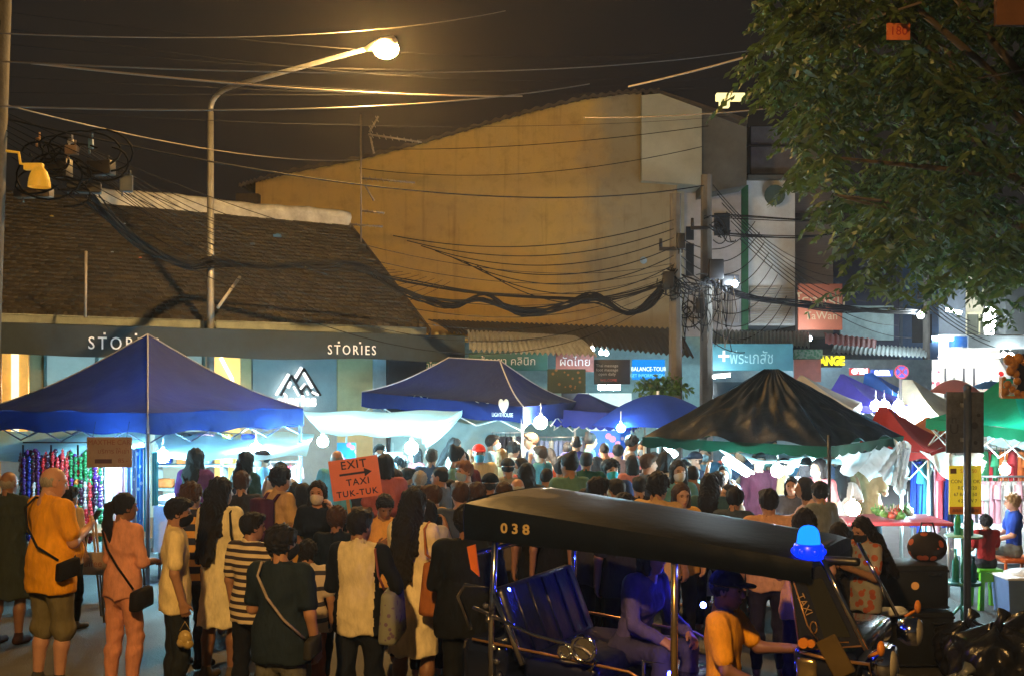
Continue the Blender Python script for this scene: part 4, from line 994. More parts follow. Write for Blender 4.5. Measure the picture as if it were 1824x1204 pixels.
umbrella(1700, 26, .60, 2.62, .32, fab("umbrella_red", (.75, .22, .16), .5), "small red umbrella above the grey plate on its post")
umbrella(1765, 30, .55, 2.60, .22, fab("umbrella_sky", (.03, .22, .55), .4), "pale blue umbrella between the red umbrella and the green tent")
# tarpaulins
def sheet(nm, label, p, m, sg=.1, nu=18, nv=12, wr=.015, cat="tarpaulin"):
    a, b, c, d = [Vector(q) for q in p]; mb = MB(); ph = random.uniform(0, 9)
    def f(u, v):
        q = a.lerp(b, u).lerp(d.lerp(c, u), v).copy(); q.z -= sg * math.sin(math.pi * u) * (.3 + .7 * math.sin(math.pi * v)); q.z += wr * math.sin(u * 15 + ph + v * 5); q.y += wr * 2 * math.sin(u * 23 + v * 9 + ph); return q
    mb.grid(f, nu, nv); return tag(mb.build(nm, m), label, cat)
sheet("tarpaulin", "glowing white sheet awning between the left and the ridge tent", [W(540, 732, 17.6), W(824, 730, 17.6), W(748, 778, 14.6), W(572, 772, 14.6)], WHT, .04)
sheet("tarpaulin", "white sheet corner falling from the right end of the sheet awning", [W(824, 730, 17.6), W(822, 742, 17.4), W(762, 800, 14.5), W(748, 778, 14.6)], WHT, .03)
sheet("tarpaulin", "white sheet ceiling over the left stall, left of the tent pole", [W(-60, 765, 17.5), W(262, 764, 16.5), W(255, 800, 14.2), W(-60, 828, 13.8)], WHT, .05, wr=.02)
sheet("tarpaulin", "white sheet ceiling over the left stall, right of the tent pole", [W(275, 764, 17), W(560, 770, 17.2), W(545, 812, 14.6), W(285, 818, 14.4)], WHT, .08, wr=.02)
sheet("tarpaulin", "grey sheet hung as a back wall behind the heads in the centre", [W(700, 748, 19), W(935, 752, 19.5), W(930, 860, 19.4), W(690, 860, 18.9)], fab("grey_tarpaulin", (.26, .36, .38), .35), .02, wr=.04)
sheet("tarpaulin", "white plastic curtain gathered at the right corner of the black tent", [W(1488, 806, 12.9), W(1606, 790, 14.2), W(1592, 858, 14.1), W(1500, 838, 13.1)], fab("milky_plastic_sheet", (.62, .66, .68), .55, rough=.35), .03, wr=.05)
sheet("tarpaulin", "knotted tail of white plastic below the black tent's right corner", [W(1596, 788, 14.0), W(1620, 792, 14.2), W(1612, 880, 14.1), W(1592, 872, 14.0)], fab("milky_plastic_sheet", (0, 0, 0)), .0, wr=.05)
sheet("tarpaulin", "white sheet ceiling lit from below inside the black tent", [W(1300, 800, 15.5), W(1560, 800, 15.8), W(1540, 826, 13.4), W(1340, 822, 13.2)], WHT, .06)
sheet("tarpaulin", "white canvas side of the green tent, blown bright by lamps", [W(1752, 768, 14.2), W(1850, 768, 13.8), W(1850, 800, 13.8), W(1765, 792, 14.2)], WHT, .02)
sheet("tarpaulin", "cream sheet slung down from the red tent toward the yellow poster", [W(1640, 806, 14.4), W(1752, 806, 13.8), W(1756, 838, 13.9), W(1700, 862, 14.3)], fab("cream_sheet", (.66, .64, .56), .45), .03, wr=.03)
# ================================================================ UTILITY POLES AND CABLES
CONC = mat("pole_concrete", (.11, .105, .095), .85, var=.25, vscale=3, bump=.3)
def upole(px, Y, ztop, label, r=.15):
    x, y = XY(px, Y); e = empty("utility_pole", (x, y, 0), label, "utility pole")
    mb = MB(); mb.tube([(0, 0, 0), (0, 0, ztop)], [r, r * .72], 4 if False else 8, smooth=False); mb.build("shaft", CONC, e)
    mb = MB()
    mb.box((-.16, -.10, ztop - 1.1), (.34, .06, .07)); mb.cyl((-.30, -.10, ztop - 1.06), (-.30, -.10, ztop - .90), .035, .03, n=8)
    mb.build("bracket", DARKMETAL, e); return e
upole(1203, 22, CZ + (HY - 345) / F * 22, "left one of the two concrete poles in front of the ochre wall")
upole(1258, 23, CZ + (HY - 312) / F * 23, "right one of the two concrete poles, beside the green edge strip")
upole(1650, 36, CZ + (HY - 470) / F * 36, "thin far utility pole below the tree, carrying fanned cables", .14)
x_, y_ = XY(-42, 11.5); e = empty("utility_pole", (x_, y_, 0), "leaning concrete pole at the left picture edge lit orange by the street light", "utility pole")
mb = MB(); mb.tube([(0, 0, 0), (.30, 0, 8.2)], [.14, .11], 10); mb.build("shaft", CONC, e); mb = MB(); mb.cyl((.20, 0, 6.1), (.203, 0, 6.2), .135, n=10); mb.cyl((.225, 0, 6.6), (.228, 0, 6.68), .135, n=10); mb.build("strap", DARKMETAL, e)
ncab = [0]
def cable(label, pts, r=.012, m=WIRE, group="overhead cables"):
    mb = MB(); mb.tube(pts, r, 5, caps=False); o = mb.build("cable", m); ncab[0] += 1; return tag(o, label, "cable", group)
def cw(label, a, b, d, r=.012, m=WIRE, jit=0.0): return cable(label, sag(W(*a), W(*b), d, 22, jit), r, m)
# long wires in the sky, some of a paler tan
cw("pale cable running from upper left past the top of the street lamp post", (55, 113, 12), (930, 172, 19), .10, .013, mat("tan_cable", (.22, .17, .12), .6, bump=0))
cw("pale cable rising right from the lamp toward the tree and its orange tag", (1120, 155, 15), (1640, 5, 11), .05, .014, mat("tan_cable", (0, 0, 0)))
cw("pale cable crossing the tree at mid height", (1040, 210, 17), (1850, 120, 12), .15, .010, WIRE_L)
cw("cable crossing the sky just below the lamp head", (0, 190, 11), (1050, 150, 21), .2, .010, WIRE_L)
cw("high cable above the street lamp arm", (0, 110, 11), (1340, 90, 22), .25, .009, WIRE_L)
cw("faint topmost cable over the left half", (0, 60, 11), (900, 20, 20), .2, .007, WIRE_L)
cw("cable sagging from the left pole behind the street lamp post", (0, 185, 11.5), (640, 285, 24), .2, .009, WIRE_L)
cw("low cable from the left pole to the right concrete pole's top", (0, 210, 11.5), (1258, 330, 23), .5, .011, WIRE)
cw("cable crossing the ochre wall at its upper third", (640, 300, 27), (1250, 262, 23), .35, .008, WIRE)
cw("cable crossing the ochre wall high up", (660, 266, 27), (1262, 225, 23), .15, .008, WIRE)
for i in range(8):
    a = (0 + i * 3, 196 + i * 12, 11.5); b = (1196, 470 + i * 7, 21.8)
    cw("one of the thin cables fanning from the left pole down across the ochre wall", a, b, .75 + .12 * i, (.004 + .002 * random.random()), WIRE)
for i in range(9):
    a = (110 + i * 12, 235 + i * 13, 12.5); b = (690 + i * 14, 478 + i * 3, 20)
    cw("one of the cables slanting over the tiled roof toward the shop corner", a, b, .35 + .06 * i, .005, WIRE)
for i in range(7):
    y0 = 20 + i * 29; cw("one of the many faint thin cables strung across the sky behind the street lamp", (0, y0, 12 + .3 * i), (1180 + 20 * i, 95 + 14 * i + 30 * math.sin(i * 2.3), 24), .25 + .1 * math.sin(i), .0035, WIRE)
for i in range(7):
    cw("one of the dark cables dropping from the left concrete pole along the ochre wall", (700 + i * 25, 420 + i * 9, 21 + .1 * i), (1200, 392 + i * 16, 21.8), .35 + .05 * i, .010, WIRE)
for i in range(9):
    cw("one of the dark cables knotted around the right concrete pole", (1206, 420 + i * 15, 21.9), (1345 + i * 8, 395 + i * 19, 32.75), .5 + .08 * i, .012, WIRE)
# heavy bundled cables: roof level bundle swinging to the concrete poles
def bundle(label, keys, n, spread, r, m=WIRE):
    P = [W(*k) for k in keys]
    for i in range(n):
        off = [Vector((random.gauss(0, spread), random.gauss(0, spread), random.gauss(0, spread))) for _ in P]
        pts = []
        Q = [p + o for p, o in zip(P, off)]
        for j in range(len(Q) - 1):
            p0, p1, p2, p3 = Q[max(j - 1, 0)], Q[j], Q[j + 1], Q[min(j + 2, len(Q) - 1)]
            for t in np.linspace(0, 1, 7)[:-1]:
                pts.append(.5 * ((2 * p1) + (p2 - p0) * t + (2 * p0 - 5 * p1 + 4 * p2 - p3) * t * t + (3 * p1 - p0 - 3 * p2 + p3) * t ** 3))
        pts.append(Q[-1]); cable(label, pts, r * random.uniform(.7, 1.3), m)
bundle("cable of the thick sagging bundle between the tiled roof and the left concrete pole", [(160, 345, 14), (240, 430, 16), (330, 470, 18), (375, 466, 19.9), (460, 478, 20), (560, 470, 20), (640, 476, 20.5), (720, 520, 21), (800, 542, 21), (860, 532, 21), (930, 556, 21.5), (1000, 548, 21.8), (1060, 530, 22), (1120, 556, 22), (1160, 535, 22), (1200, 480, 21.9)], 11, .045, .016)
bundle("cable of the upper taut bundle along the foot of the ochre wall", [(380, 466, 19.9), (640, 482, 21), (720, 500, 21.3), (850, 522, 21.7), (1000, 532, 22), (1100, 528, 22), (1200, 500, 21.9)], 4, .02, .012)
bundle("cable of the bundle passing between the two concrete poles", [(1203, 498, 21.8), (1230, 520, 22.2), (1258, 500, 22.8)], 8, .10, .016)
bundle("cable of the thick bundle running right past the orange hanging sign", [(1258, 500, 22.8), (1330, 528, 24), (1420, 540, 26), (1500, 552, 28), (1580, 556, 31), (1650, 556, 35.8)], 10, .05, .018)
bundle("cable of the upper pair crossing the white shophouse", [(1258, 385, 22.8), (1300, 388, 24), (1420, 392, 28), (1490, 396, 32)], 3, .03, .014)
bundle("cable of the lower pair crossing the white shophouse", [(1258, 405, 22.8), (1300, 418, 24), (1420, 424, 28), (1480, 418, 31)], 3, .05, .014)
for i in range(7):
    cw("one of the slanting service cables beyond the concrete poles", (1270 + i * 8, 330 + i * 16, 23.2), (1480 + i * 24, 470 + i * 22, 34), .5, .010, WIRE)
for i in range(6):
    cw("one of the cables fanning from the far thin pole to the cream house", (1650, 500 + i * 9, 35.8), (1715 + i * 12, 560 + i * 12, 39), .15, .018, WIRE)
# loops and tangles on the concrete poles
for k, (px, py, Y) in enumerate(((1203, 500, 21.75), (1262, 505, 22.75), (1285, 400, 23), (1232, 540, 22.3))):
    for i in range(8):
        c = W(px, py, Y); rr = random.uniform(.12, .36); a0 = random.uniform(0, 6); tl = random.uniform(-.5, .5)
        pts = [c + Vector((math.cos(a0 + t) * rr * .6 + random.uniform(-.01, .01) + (i - 4) * .05 + .10 * math.sin(t * .7 + i), -.1 + math.sin(t + tl) * .08, math.sin(a0 + t) * rr * (.6 + .3 * math.sin(i * 2.1)) - .1 - .02 * i)) for t in np.linspace(0, random.uniform(2.6, 4.8), 16)]
        cable(["coiled slack cable on the left concrete pole", "coiled slack cable on the right concrete pole", "coiled slack cable high beside the green edge strip", "coiled slack cable between the two concrete poles"][k], pts, .012, group="slack cable loops on the poles")
for k in range(16):
    a = W(1215 + k * 6, 510 + random.uniform(-8, 8), 22.4); cable("thin cable drop hanging below the bundle at the concrete poles", [a, a + Vector((random.uniform(-.1, .1), 0, -.5)), a + Vector((random.uniform(-.15, .15), .1, -random.uniform(.8, 1.3)))], .010, WIRE if k % 3 else WIRE_L, "slack cable loops on the poles")
for k, (px, py, Y, wd, hh) in enumerate(((1190, 500, 21.7, .22, .34), (1275, 480, 22.7, .3, .4), (1300, 500, 22.9, .35, .22), (1248, 545, 22.6, .2, .3), (1212, 430, 21.8, .16, .3))):
    mb = MB(); mb.bbox((0, 0, 0), (wd, .16, hh), .02); mb.cyl((-wd * .2, 0, -hh / 2), (-wd * .2, 0, -hh / 2 - .1), .02, n=6); mb.cyl((wd * .2, 0, -hh / 2), (wd * .2, 0, -hh / 2 - .08), .02, n=6)
    o = mb.build("cable_box", BLACKP, loc=W(px, py, Y)); tag(o, ["box on the left concrete pole at the bundle", "tall box above the bundle on the right concrete pole", "wide box right of the right concrete pole", "box hanging below the bundle between the poles", "slim box high on the left concrete pole"][k], "cable box")
# clutter at the far left pole: splice boxes, yellow flood lamp
for k, (px, py, s, c) in enumerate(((128, 268, (.13, .09, .10), (.25, .17, .12)), (68, 250, (.05, .05, .05), (.5, .3, .15)), (126, 252, (.06, .05, .05), (.4, .4, .45)), (162, 256, (.05, .05, .12), (.08, .2, .4)), (225, 328, (.14, .1, .18), (.12, .16, .22)), (180, 300, (.28, .14, .16), (.02, .018, .02)), (100, 300, (.32, .15, .20), (.02, .02, .025)), (150, 335, (.36, .15, .12), (.025, .025, .03)), (60, 345, (.42, .12, .10), (.16, .13, .10)))):
    mb = MB(); mb.bbox((0, 0, 0), s, .012); mb.cyl((-s[0] * .3, 0, -s[2] / 2), (-s[0] * .3, 0, -s[2] / 2 - .05), .012, n=6); mb.cyl((s[0] * .3, 0, s[2] / 2), (s[0] * .3, 0, s[2] / 2 + .06), .010, n=6)
    tag(mb.build("cable_box", mat("box_%d" % k, c, .5, bump=.05), loc=W(px, py, 12.2 + k * .05), rz=.3 * math.sin(k * 2)), ["brown splice box in the cable tangle at upper left", "tiny pale connector left in the upper left cable tangle", "small grey connector above the brown splice box", "small blue connector in the upper left cable tangle", "blue-grey meter box above the white ridge", "black closure lying along the upper left cables", "black box right of the yellow flood lamp", "long black closure just above the tiled roof", "grey-brown bracket box under the yellow flood lamp"][k], "cable box")
e = empty("flood_lamp", W(70, 320, 11.4), "yellow domed flood lamp on a bracket by the left pole", "lamp")
mb = MB(); mb.grid(lambda u, v: (math.cos(u * 6.2832) * .14 * math.sin(v * 1.45), math.sin(u * 6.2832) * .14 * math.sin(v * 1.45), .17 - .27 * v * v), 16, 8); mb.build("dome", mat("yellow_enamel", (.75, .40, .02), .4, emis=(1, .55, .05), estr=.25), e)
mb = MB(); mb.bbox((-.07, 0, .16), (.24, .08, .09), .015); mb.tube([(-.12, 0, .18), (-.24, 0, .20), (-.26, 0, .34), (-.42, 0, .36)], .018, 6); mb.build("bracket", mat("yellow_enamel", (0, 0, 0)), e)
e.scale = (.8, .8, .8)
for i in range(14):
    c = W(120 + random.uniform(-60, 90), 310 + random.uniform(-50, 40), 12.3); a0 = random.uniform(0, 6); rr = random.uniform(.1, .4)
    cable("coiled slack cable in the tangle above the tiled roof at upper left", [c + Vector((math.cos(a0 + t) * rr, math.sin(t * 1.3) * .1, math.sin(a0 + t) * rr * .6)) for t in np.linspace(0, 4.5, 14)], .012, group="slack cable loops on the poles")
# TV aerials in front of the ochre wall
def aerial(px, py0, py1, Y, label, arms):
    a = W(px, py1, Y); b = W(px, py0, Y); e = empty("tv_aerial", a, label, "aerial"); mb = MB(); mb.cyl((0, 0, 0), b - a, .022, n=6); mb.build("mast", mat("aerial_metal", (.30, .26, .22), .4, .6), e)
    for (x, y, dx, dy, n) in arms:
        p = W(x, y, Y - .1) - a; q = W(x + dx, y + dy, Y - .1) - a; mb = MB(); mb.cyl(p, q, .022, n=5)
        for k in range(n): c = p.lerp(q, (k + .5) / n); h = .30 - .02 * k; mb.cyl(c + Vector((0, -h, 0)), c + Vector((0, h, 0)), .008, n=4)
        mb.build("boom", mat("aerial_metal", (0, 0, 0)), e)
    return e
aerial(643, 205, 432, 24.5, "tall television aerial mast in front of the ochre wall", [(656, 240, 95, 14, 8), (658, 236, 16, -28, 3), (660, 244, 6, 30, 3), (645, 318, 94, 8, 9), (650, 330, 16, 28, 3), (645, 376, 40, 4, 5), (622, 400, 60, 4, 6)])
mb = MB(); mb.cyl(W(152, 566, 18.4), W(153, 448, 18.6), .025, n=6); tag(mb.build("roof_rod", mat("pale_rod", (.4, .38, .36), .5)), "thin upright rod rising from the gutter on the left of the tiled roof", "rod")
mb = MB(); mb.cyl(W(388, 548, 19.7), W(427, 494, 20.6), .03, n=6); tag(mb.build("loose_stick", mat("pale_rod", (0, 0, 0))), "pale stick lying slanted on the tiles right of the lamp post", "stick")
for k, (x, y, c, s) in enumerate(((494, 423, (.06, .2, .5), .16), (450, 436, (.05, .1, .2), .10), (222, 400, (.5, .6, .8), .04), (200, 452, (.3, .4, .6), .05), (250, 460, (.6, .2, .12), .05), (92, 386, (.5, .35, .08), .06))):
    v = .0
    mb = MB(); mb.bbox((0, 0, 0), (s, s * .7, s * .4), s * .08); mb.cyl((0, 0, s * .2), (0, 0, s * .3), s * .2, n=6); p = W(x, y, 21.0)
    # drop the scrap on the roof plane
    u = None
    for t in range(60):
        vv = VR * t / 60; uu = u_of(x, vv); q_ = SF(uu, vv, ZE + (ZR - ZE) * vv / VR + .07); 
        if CZ + (HY - y) / F * q_.y <= q_.z: break
    tag(mb.build("roof_litter", mat("litter_%d" % k, c, .6), loc=q_), ["blue scrap below the white ridge", "dull navy scrap left of the blue scrap", "whitish scrap high on the tiled roof", "pale blue scrap low on the left tiles", "reddish scrap on the left tiles", "ochre scrap near the top left of the tiled roof"][k] , "litter")
# orange tag hanging on the wire in the tree
e = empty("hanging_tag", W(1600, 57, 11.2), "small orange-red notice board hanging on the wire before the tree", "sign")
mb = MB(); mb.bbox((0, 0, 0), (.235, .02, .17), .006); mb.build("board", mat("orange_red_board", (.75, .20, .06), .6), e); text_mesh("180", .12, "lettering", mat("sign_red_ink", (0, 0, 0)), e, (0, -.014, 0), ext=.002)
mb = MB(); mb.cyl((-.08, 0, .08), (-.08, 0, .14), .004, n=4); mb.cyl((.08, 0, .08), (.08, 0, .14), .004, n=4); mb.build("hook", DARKMETAL, e)
mb = MB(); fbox(mb, 1775, -30, 1850, 45, 10.6, .06); tag(mb.build("brown_signboard", mat("brown_board", (.16, .07, .03), .7)), "dim brown board cut off by the top right corner of the photo", "sign")
# ================================================================ TREE
LEAF = mat("leaf", (.062, .105, .024), .6, var=.35, vscale=1.5, bump=0, trans=.3, island=.45)
BARK = mat("bark", (.10, .075, .05), .9, bump=.6, bscale=12)
e = empty("broadleaf_tree", (7.6, 13.2, 0), "large tree with drooping feathery foliage filling the upper right", "tree")
rg = np.random.default_rng(5)
TX, TY = 7.6, 13.2
mb = MB(); mb.tube([(0, 0, 0), (-.1, 0, 1.5), (-.05, .1, 3.2), (.0, .1, 4.4)], [.30, .24, .21, .18], 12); mb.build("trunk", BARK, e)
ends = []
outlineL = [(0, 1345), (60, 1350), (120, 1325), (170, 1345), (230, 1365), (300, 1400), (360, 1440), (420, 1480), (470, 1490), (500, 1510), (540, 1600), (570, 1760)]
def leftlim(py):
    ys = [a for a, b in outlineL]; xs = [b for a, b in outlineL]; return np.interp(py, ys, xs)
mb = MB(); CL = []
tries = 0
while len(CL) < 560 and tries < 20000:
    tries += 1
    px = rg.uniform(1325, 1990); py = rg.uniform(-220, 560); Y = rg.uniform(11.2, 15.2)
    if py > 0 and px < leftlim(py) + 26: continue
    if py <= 0 and px < 1345 + rg.uniform(0, 30): continue
    if py > 505 and px < 1760: continue
    if py > 540: continue
    if 500 < py and rg.random() < .45: continue
    lump = math.sin(px * .021 + 1) * math.sin(py * .027 + Y * 1.2) + .5 * math.sin(px * .05 + Y * 2)
    if lump < -.15 and rg.random() < .92: continue
    CL.append(np.array(W(px, py, Y)) - np.array((TX, TY, 0)))
for i in range(16):
    t = CL[rg.integers(len(CL))]; a = Vector((0, .1, rg.uniform(2.8, 4.3))); b = Vector(t); m = a.lerp(b, .5) + Vector((0, 0, .35))
    mb.tube([a, a.lerp(m, .6) + Vector((0, 0, .1)), m, b], [.10, .065, .045, .012], 7)
mb.build("limbs", BARK, e)
V = []; Fq = []
for c in CL:
    nfr = rg.integers(4, 7)
    for _ in range(nfr):
        a = rg.uniform(0, 2 * math.pi); dr = np.array([math.cos(a), math.sin(a), rg.uniform(-.55, .15)]); dr /= np.linalg.norm(dr); L = rg.uniform(.24, .46); p0 = c + rg.normal(0, .09, 3)
        nl = 8
        side = np.cross(dr, (0, 0, 1)); side /= np.linalg.norm(side)
        for k in range(nl):
            t = (k + .5) / nl; p = p0 + dr * L * t + np.array([0, 0, -.16 * t * t])
            for s in (-1, 1):
                ld = side * s * .8 + dr * .5 + np.array([0, 0, -.45 + rg.uniform(-.25, .2)]); ld /= np.linalg.norm(ld); ll = rg.uniform(.08, .17) * (1.1 - .5 * abs(t - .4)); wv = np.cross(ld, rg.normal(0, 1, 3)); wv /= np.linalg.norm(wv); wv *= ll * .19
                b = len(V); V.extend([p, p + ld * ll * .5 + wv, p + ld * ll, p + ld * ll * .5 - wv]); Fq.append((b, b + 1, b + 2, b + 3))
V = np.array(V); Fq = np.array(Fq); joinparts("crown", [(V, Fq, 0)], [LEAF], e)
# small potted tree before the travel sign
e = empty("potted_shrub", (*XY(1180, 21), 0), "leafy green shrub below the glowing blue travel sign", "shrub")
mb = MB(); mb.tube([(0, 0, .0), (0, 0, 1.2), (.1, 0, 2.1)], [.05, .04, .03], 6); mb.build("stem", BARK, e)
V = []; Fq = []
for _ in range(420):
    u = rg.normal(0, 1, 3); u /= np.linalg.norm(u); c = np.array([0, 0, 2.45]) + u * np.array([.55, .35, .22]) * rg.uniform(.4, 1); ld = rg.normal(0, 1, 3); ld[2] -= .4; ld /= np.linalg.norm(ld); wv = np.cross(ld, rg.normal(0, 1, 3)); wv /= np.linalg.norm(wv); ll = .14
    b = len(V); V.extend([c, c + ld * ll * .5 + wv * .03, c + ld * ll, c + ld * ll * .5 - wv * .03]); Fq.append((b, b + 1, b + 2, b + 3))
joinparts("crown", [(np.array(V), np.array(Fq), 0)], [mat("shrub_leaf", (.05, .12, .02), .5, var=.3, bump=0, trans=.3, island=.4)], e)
# ================================================================ STALLS AND GOODS
WOOD = mat("plain_wood", (.30, .18, .08), .7, var=.25, stretch=(1, 6, 1)); TOPW = mat("white_table_cloth", (.75, .78, .8), .85, bump=.2, bscale=6)
def table(nm, label, px0, px1, Y, h, dep, m, rz=0, clothdrop=None):
    x0, x1 = XY(px0, Y)[0], XY(px1, Y)[0]; e = empty(nm, ((x0 + x1) / 2, Y + dep / 2, 0), label, "table", rz=rz); wd = x1 - x0
    mb = MB(); mb.bbox((0, 0, h - .02), (wd, dep, .04), .008); mb.build("tabletop", m, e)
    for sx in (-1, 1):
        for sy in (-1, 1): mb = MB(); mb.cyl((sx * (wd / 2 - .05), sy * (dep / 2 - .05), 0), (sx * (wd / 2 - .05), sy * (dep / 2 - .05), h - .04), .018, n=6); mb.build("leg", STEEL, e)
    if clothdrop:
        mb = MB(); P = [(-wd / 2, -dep / 2), (wd / 2, -dep / 2), (wd / 2, dep / 2), (-wd / 2, dep / 2), (-wd / 2, -dep / 2)]
        def f(u, v):
            k = min(int(u * 4), 3); t = u * 4 - k; x = P[k][0] + (P[k + 1][0] - P[k][0]) * t; y = P[k][1] + (P[k + 1][1] - P[k][1]) * t; s = 1.012 + .03 * v * math.sin(u * 90); return (x * s, y * s, h + .004 - v * clothdrop)
        mb.grid(f, 96, 4); mb.add([(-wd / 2 - .006, -dep / 2 - .006, h + .005), (wd / 2 + .006, -dep / 2 - .006, h + .005), (wd / 2 + .006, dep / 2 + .006, h + .005), (-wd / 2 - .006, dep / 2 + .006, h + .005)], [(0, 1, 2, 3)]); mb.build("table_cover", TOPW, e)
    return e
table("stall_table", "wooden sales table at the left stall below the bead strings", 60, 190, 12.6, .84, .8, WOOD)
table("stall_table", "white covered table right of the left tent's front pole", 275, 470, 14.4, .95, .9, TOPW, clothdrop=.6)
table("stall_table", "white covered table glaring under the black tent", 1235, 1460, 11.9, .86, .9, TOPW, clothdrop=.6)
table("stall_table", "long table with red edge carrying vegetables, right of the black tent", 1480, 1700, 13.2, .88, .9, mat("red_edge_top", (.35, .04, .05), .5), clothdrop=None)
table("stall_table", "low stall table under the far right clothes rack", 1745, 1900, 13.8, .7, .8, TOPW, clothdrop=.4)
# garment rails
GCOL = [(.5, .04, .05), (.65, .16, .04), (.03, .05, .30), (.05, .25, .30), (.55, .52, .48), (.35, .05, .22), (.70, .35, .40), (.02, .02, .03), (.04, .22, .10), (.25, .30, .5), (.55, .40, .1), (.12, .05, .25)]
def garment_mesh(kind, h, wd):
    mb = MB(); ph = random.uniform(0, 9)
    if kind == 'shirt': pf = lambda v: 1.0 if v > .12 else .35 + 5.4 * v
    elif kind == 'skirt': pf = lambda v: .45 + .55 * v
    elif kind == 'trousers': pf = lambda v: .60 - .08 * v
    else: pf = lambda v: .8
    for s in (0, 1):
        mb.grid(lambda u, v, s=s: ((u - .5) * wd * pf(v), (.025 if s else -.025) * (1 - abs(2 * u - 1) ** 3) + .018 * math.sin(u * 16 + v * 3 + ph), -h * v + .01 * math.sin(u * 12)), 10, 7)
    if kind == 'shirt':
        for s in (-1, 1): mb.tube([(s * wd * .40, 0, -h * .05), (s * wd * .55, 0, -h * .3)], [.05, .055], 6)
    mb.tube([(-wd * .32, 0, -.03), (0, 0, .02), (wd * .32, 0, -.03)], .006, 4); mb.tube([(0, 0, .02), (0, 0, .08)], .004, 4)
    return mb
def rail(label, px0, px1, py, Y, n, h, kinds, glabel, group, wd=.30, cols=None, rot=None, rows=1, frame=True):
    x0, x1 = XY(px0, Y)[0], XY(px1, Y)[0]; z = W(0, py, Y).z
    if frame:
        e = empty("garment_rail", ((x0 + x1) / 2, Y, 0), label, "clothes rail")
        mb = MB(); mb.cyl((x0 - (x0 + x1) / 2 - .05, 0, z), (x1 - (x0 + x1) / 2 + .05, 0, z), .014, n=6); mb.build("rail", STEEL, e)
        for xx in (x0, x1):
            mb = MB(); xo = xx - (x0 + x1) / 2; mb.cyl((xo, 0, .03), (xo, 0, z), .014, n=6); mb.cyl((xo, -.22, .02), (xo, .22, .02), .014, n=6); mb.build("leg", STEEL, e)
    protos = {}
    for i in range(n):
        kd = kinds[i % len(kinds)]; ci = random.choice(cols) if cols else random.randrange(len(GCOL))
        k = (kd, ci)
        if k not in protos: protos[k] = garment_mesh(kd, h * random.uniform(.85, 1.1), wd).build("hanging_garment", cloth(GCOL[ci])); o = protos[k]
        else: o = dup(protos[k])
        o.location = (x0 + (x1 - x0) * (i + .5) / n, Y + random.uniform(-.03, .03), z - .07); o.rotation_euler.z = (rot if rot is not None else math.radians(60)) + random.uniform(-.3, .3)
        tag(o, glabel, "garment", group)
rail("clothes rail behind the white tail of the black tent", 1625, 1735, 812, 15.2, 12, .95, ['skirt', 'trousers', 'shirt'], "garment on the rail left of the yellow poster", "garments left of the yellow poster", cols=[3, 4, 5, 2, 0, 6, 7])
rail("clothes rail at the far right edge under the green tent", 1752, 1840, 795, 14.8, 10, .62, ['shirt', 'trousers'], "red, orange or green garment on the upper right edge rail", "garments on the upper right rail", cols=[1, 0, 8, 1, 7, 0], wd=.28)
rail("lower clothes rail at the right edge with white and pink garments", 1745, 1840, 848, 14.6, 10, .80, ['skirt', 'shirt'], "white or pink garment on the lower right edge rail", "garments on the lower right rail", cols=[4, 6, 4, 9], wd=.26)
rail("clothes rail inside the left stall behind the purple shirted shopper", 470, 530, 822, 16.6, 7, .6, ['shirt', 'skirt'], "red, pink or blue garment on the rail under the right of the left tent", "garments under the left blue tent", cols=[0, 0, 6, 2, 4], wd=.22)
rail("garment rail in shade behind the ridge tent", 880, 945, 770, 19.0, 8, 1.0, ['skirt', 'trousers'], "dark grey or brown garment on the rail under the ridge tent", "dark garments under the ridge tent", cols=[7, 7, 4], wd=.3)
rail("garment rail behind the warm bulb in the centre", 960, 1060, 778, 19.6, 11, 1.0, ['trousers', 'skirt'], "garment on the rail behind the warm bulb", "garments behind the warm bulb", cols=[4, 7, 9, 7], wd=.3)
# bead and souvenir strings at the far left stall
sp = {}
x0, z0 = XY(38, 14.0)[0], W(0, 805, 14.0).z
e = empty("display_rack", (*XY(110, 14.0), 0), "black wire display rack hung with bead strings at the left edge", "display rack")
mb = MB()
for px in (38, 88, 136, 182): x = XY(px, 14)[0] - e.location.x; mb.cyl((x, .05, 0), (x, .05, 1.75), .012, n=6)
for z in (1.78, 1.35, .95, .55): mb.cyl((XY(38, 14)[0] - e.location.x, .05, z), (XY(182, 14)[0] - e.location.x, .05, z), .010, n=6)
mb.build("wire_frame", DARKMETAL, e)
BC = [(.45, .02, .03), (.50, .14, .03), (.02, .16, .06), (.55, .04, .05), (.07, .02, .16), (.02, .03, .28), (.45, .38, .42), (.03, .14, .18), (.04, .01, .03), (.20, .02, .12), (.60, .60, .66), (.10, .02, .20)]
for r_, (py, n, L) in enumerate(((806, 52, .36), (852, 52, .36), (900, 48, .36))):
    for i in range(n):
        ci = random.randrange(len(BC)); k = (ci, r_ % 2)
        if k not in sp:
            mb = MB()
            for q in range(9): mb.ball((0, 0, -.03 - q * L / 9), .018 + .007 * ((q * 7 + ci) % 3), nu=6, nv=4)
            mb.ball((0, 0, -L - .01), .030, nu=6, nv=4, sq=(1, .6, 1.5)); mb.cyl((0, 0, 0), (0, 0, -L), .004, n=4)
            sp[k] = mb.build("bead_string", mat("bead_%d" % ci, BC[ci], .25, bump=0)); o = sp[k]
        else: o = dup(sp[k])
        o.location = W(36 + (182 - 36) * (i + random.uniform(.2, .8)) / n, py + random.uniform(-9, 9), 13.95 - .06 * (i % 3)); tag(o, "glossy coloured bead string on the wire rack at the left stall", "bead string", "bead strings on the wire rack")
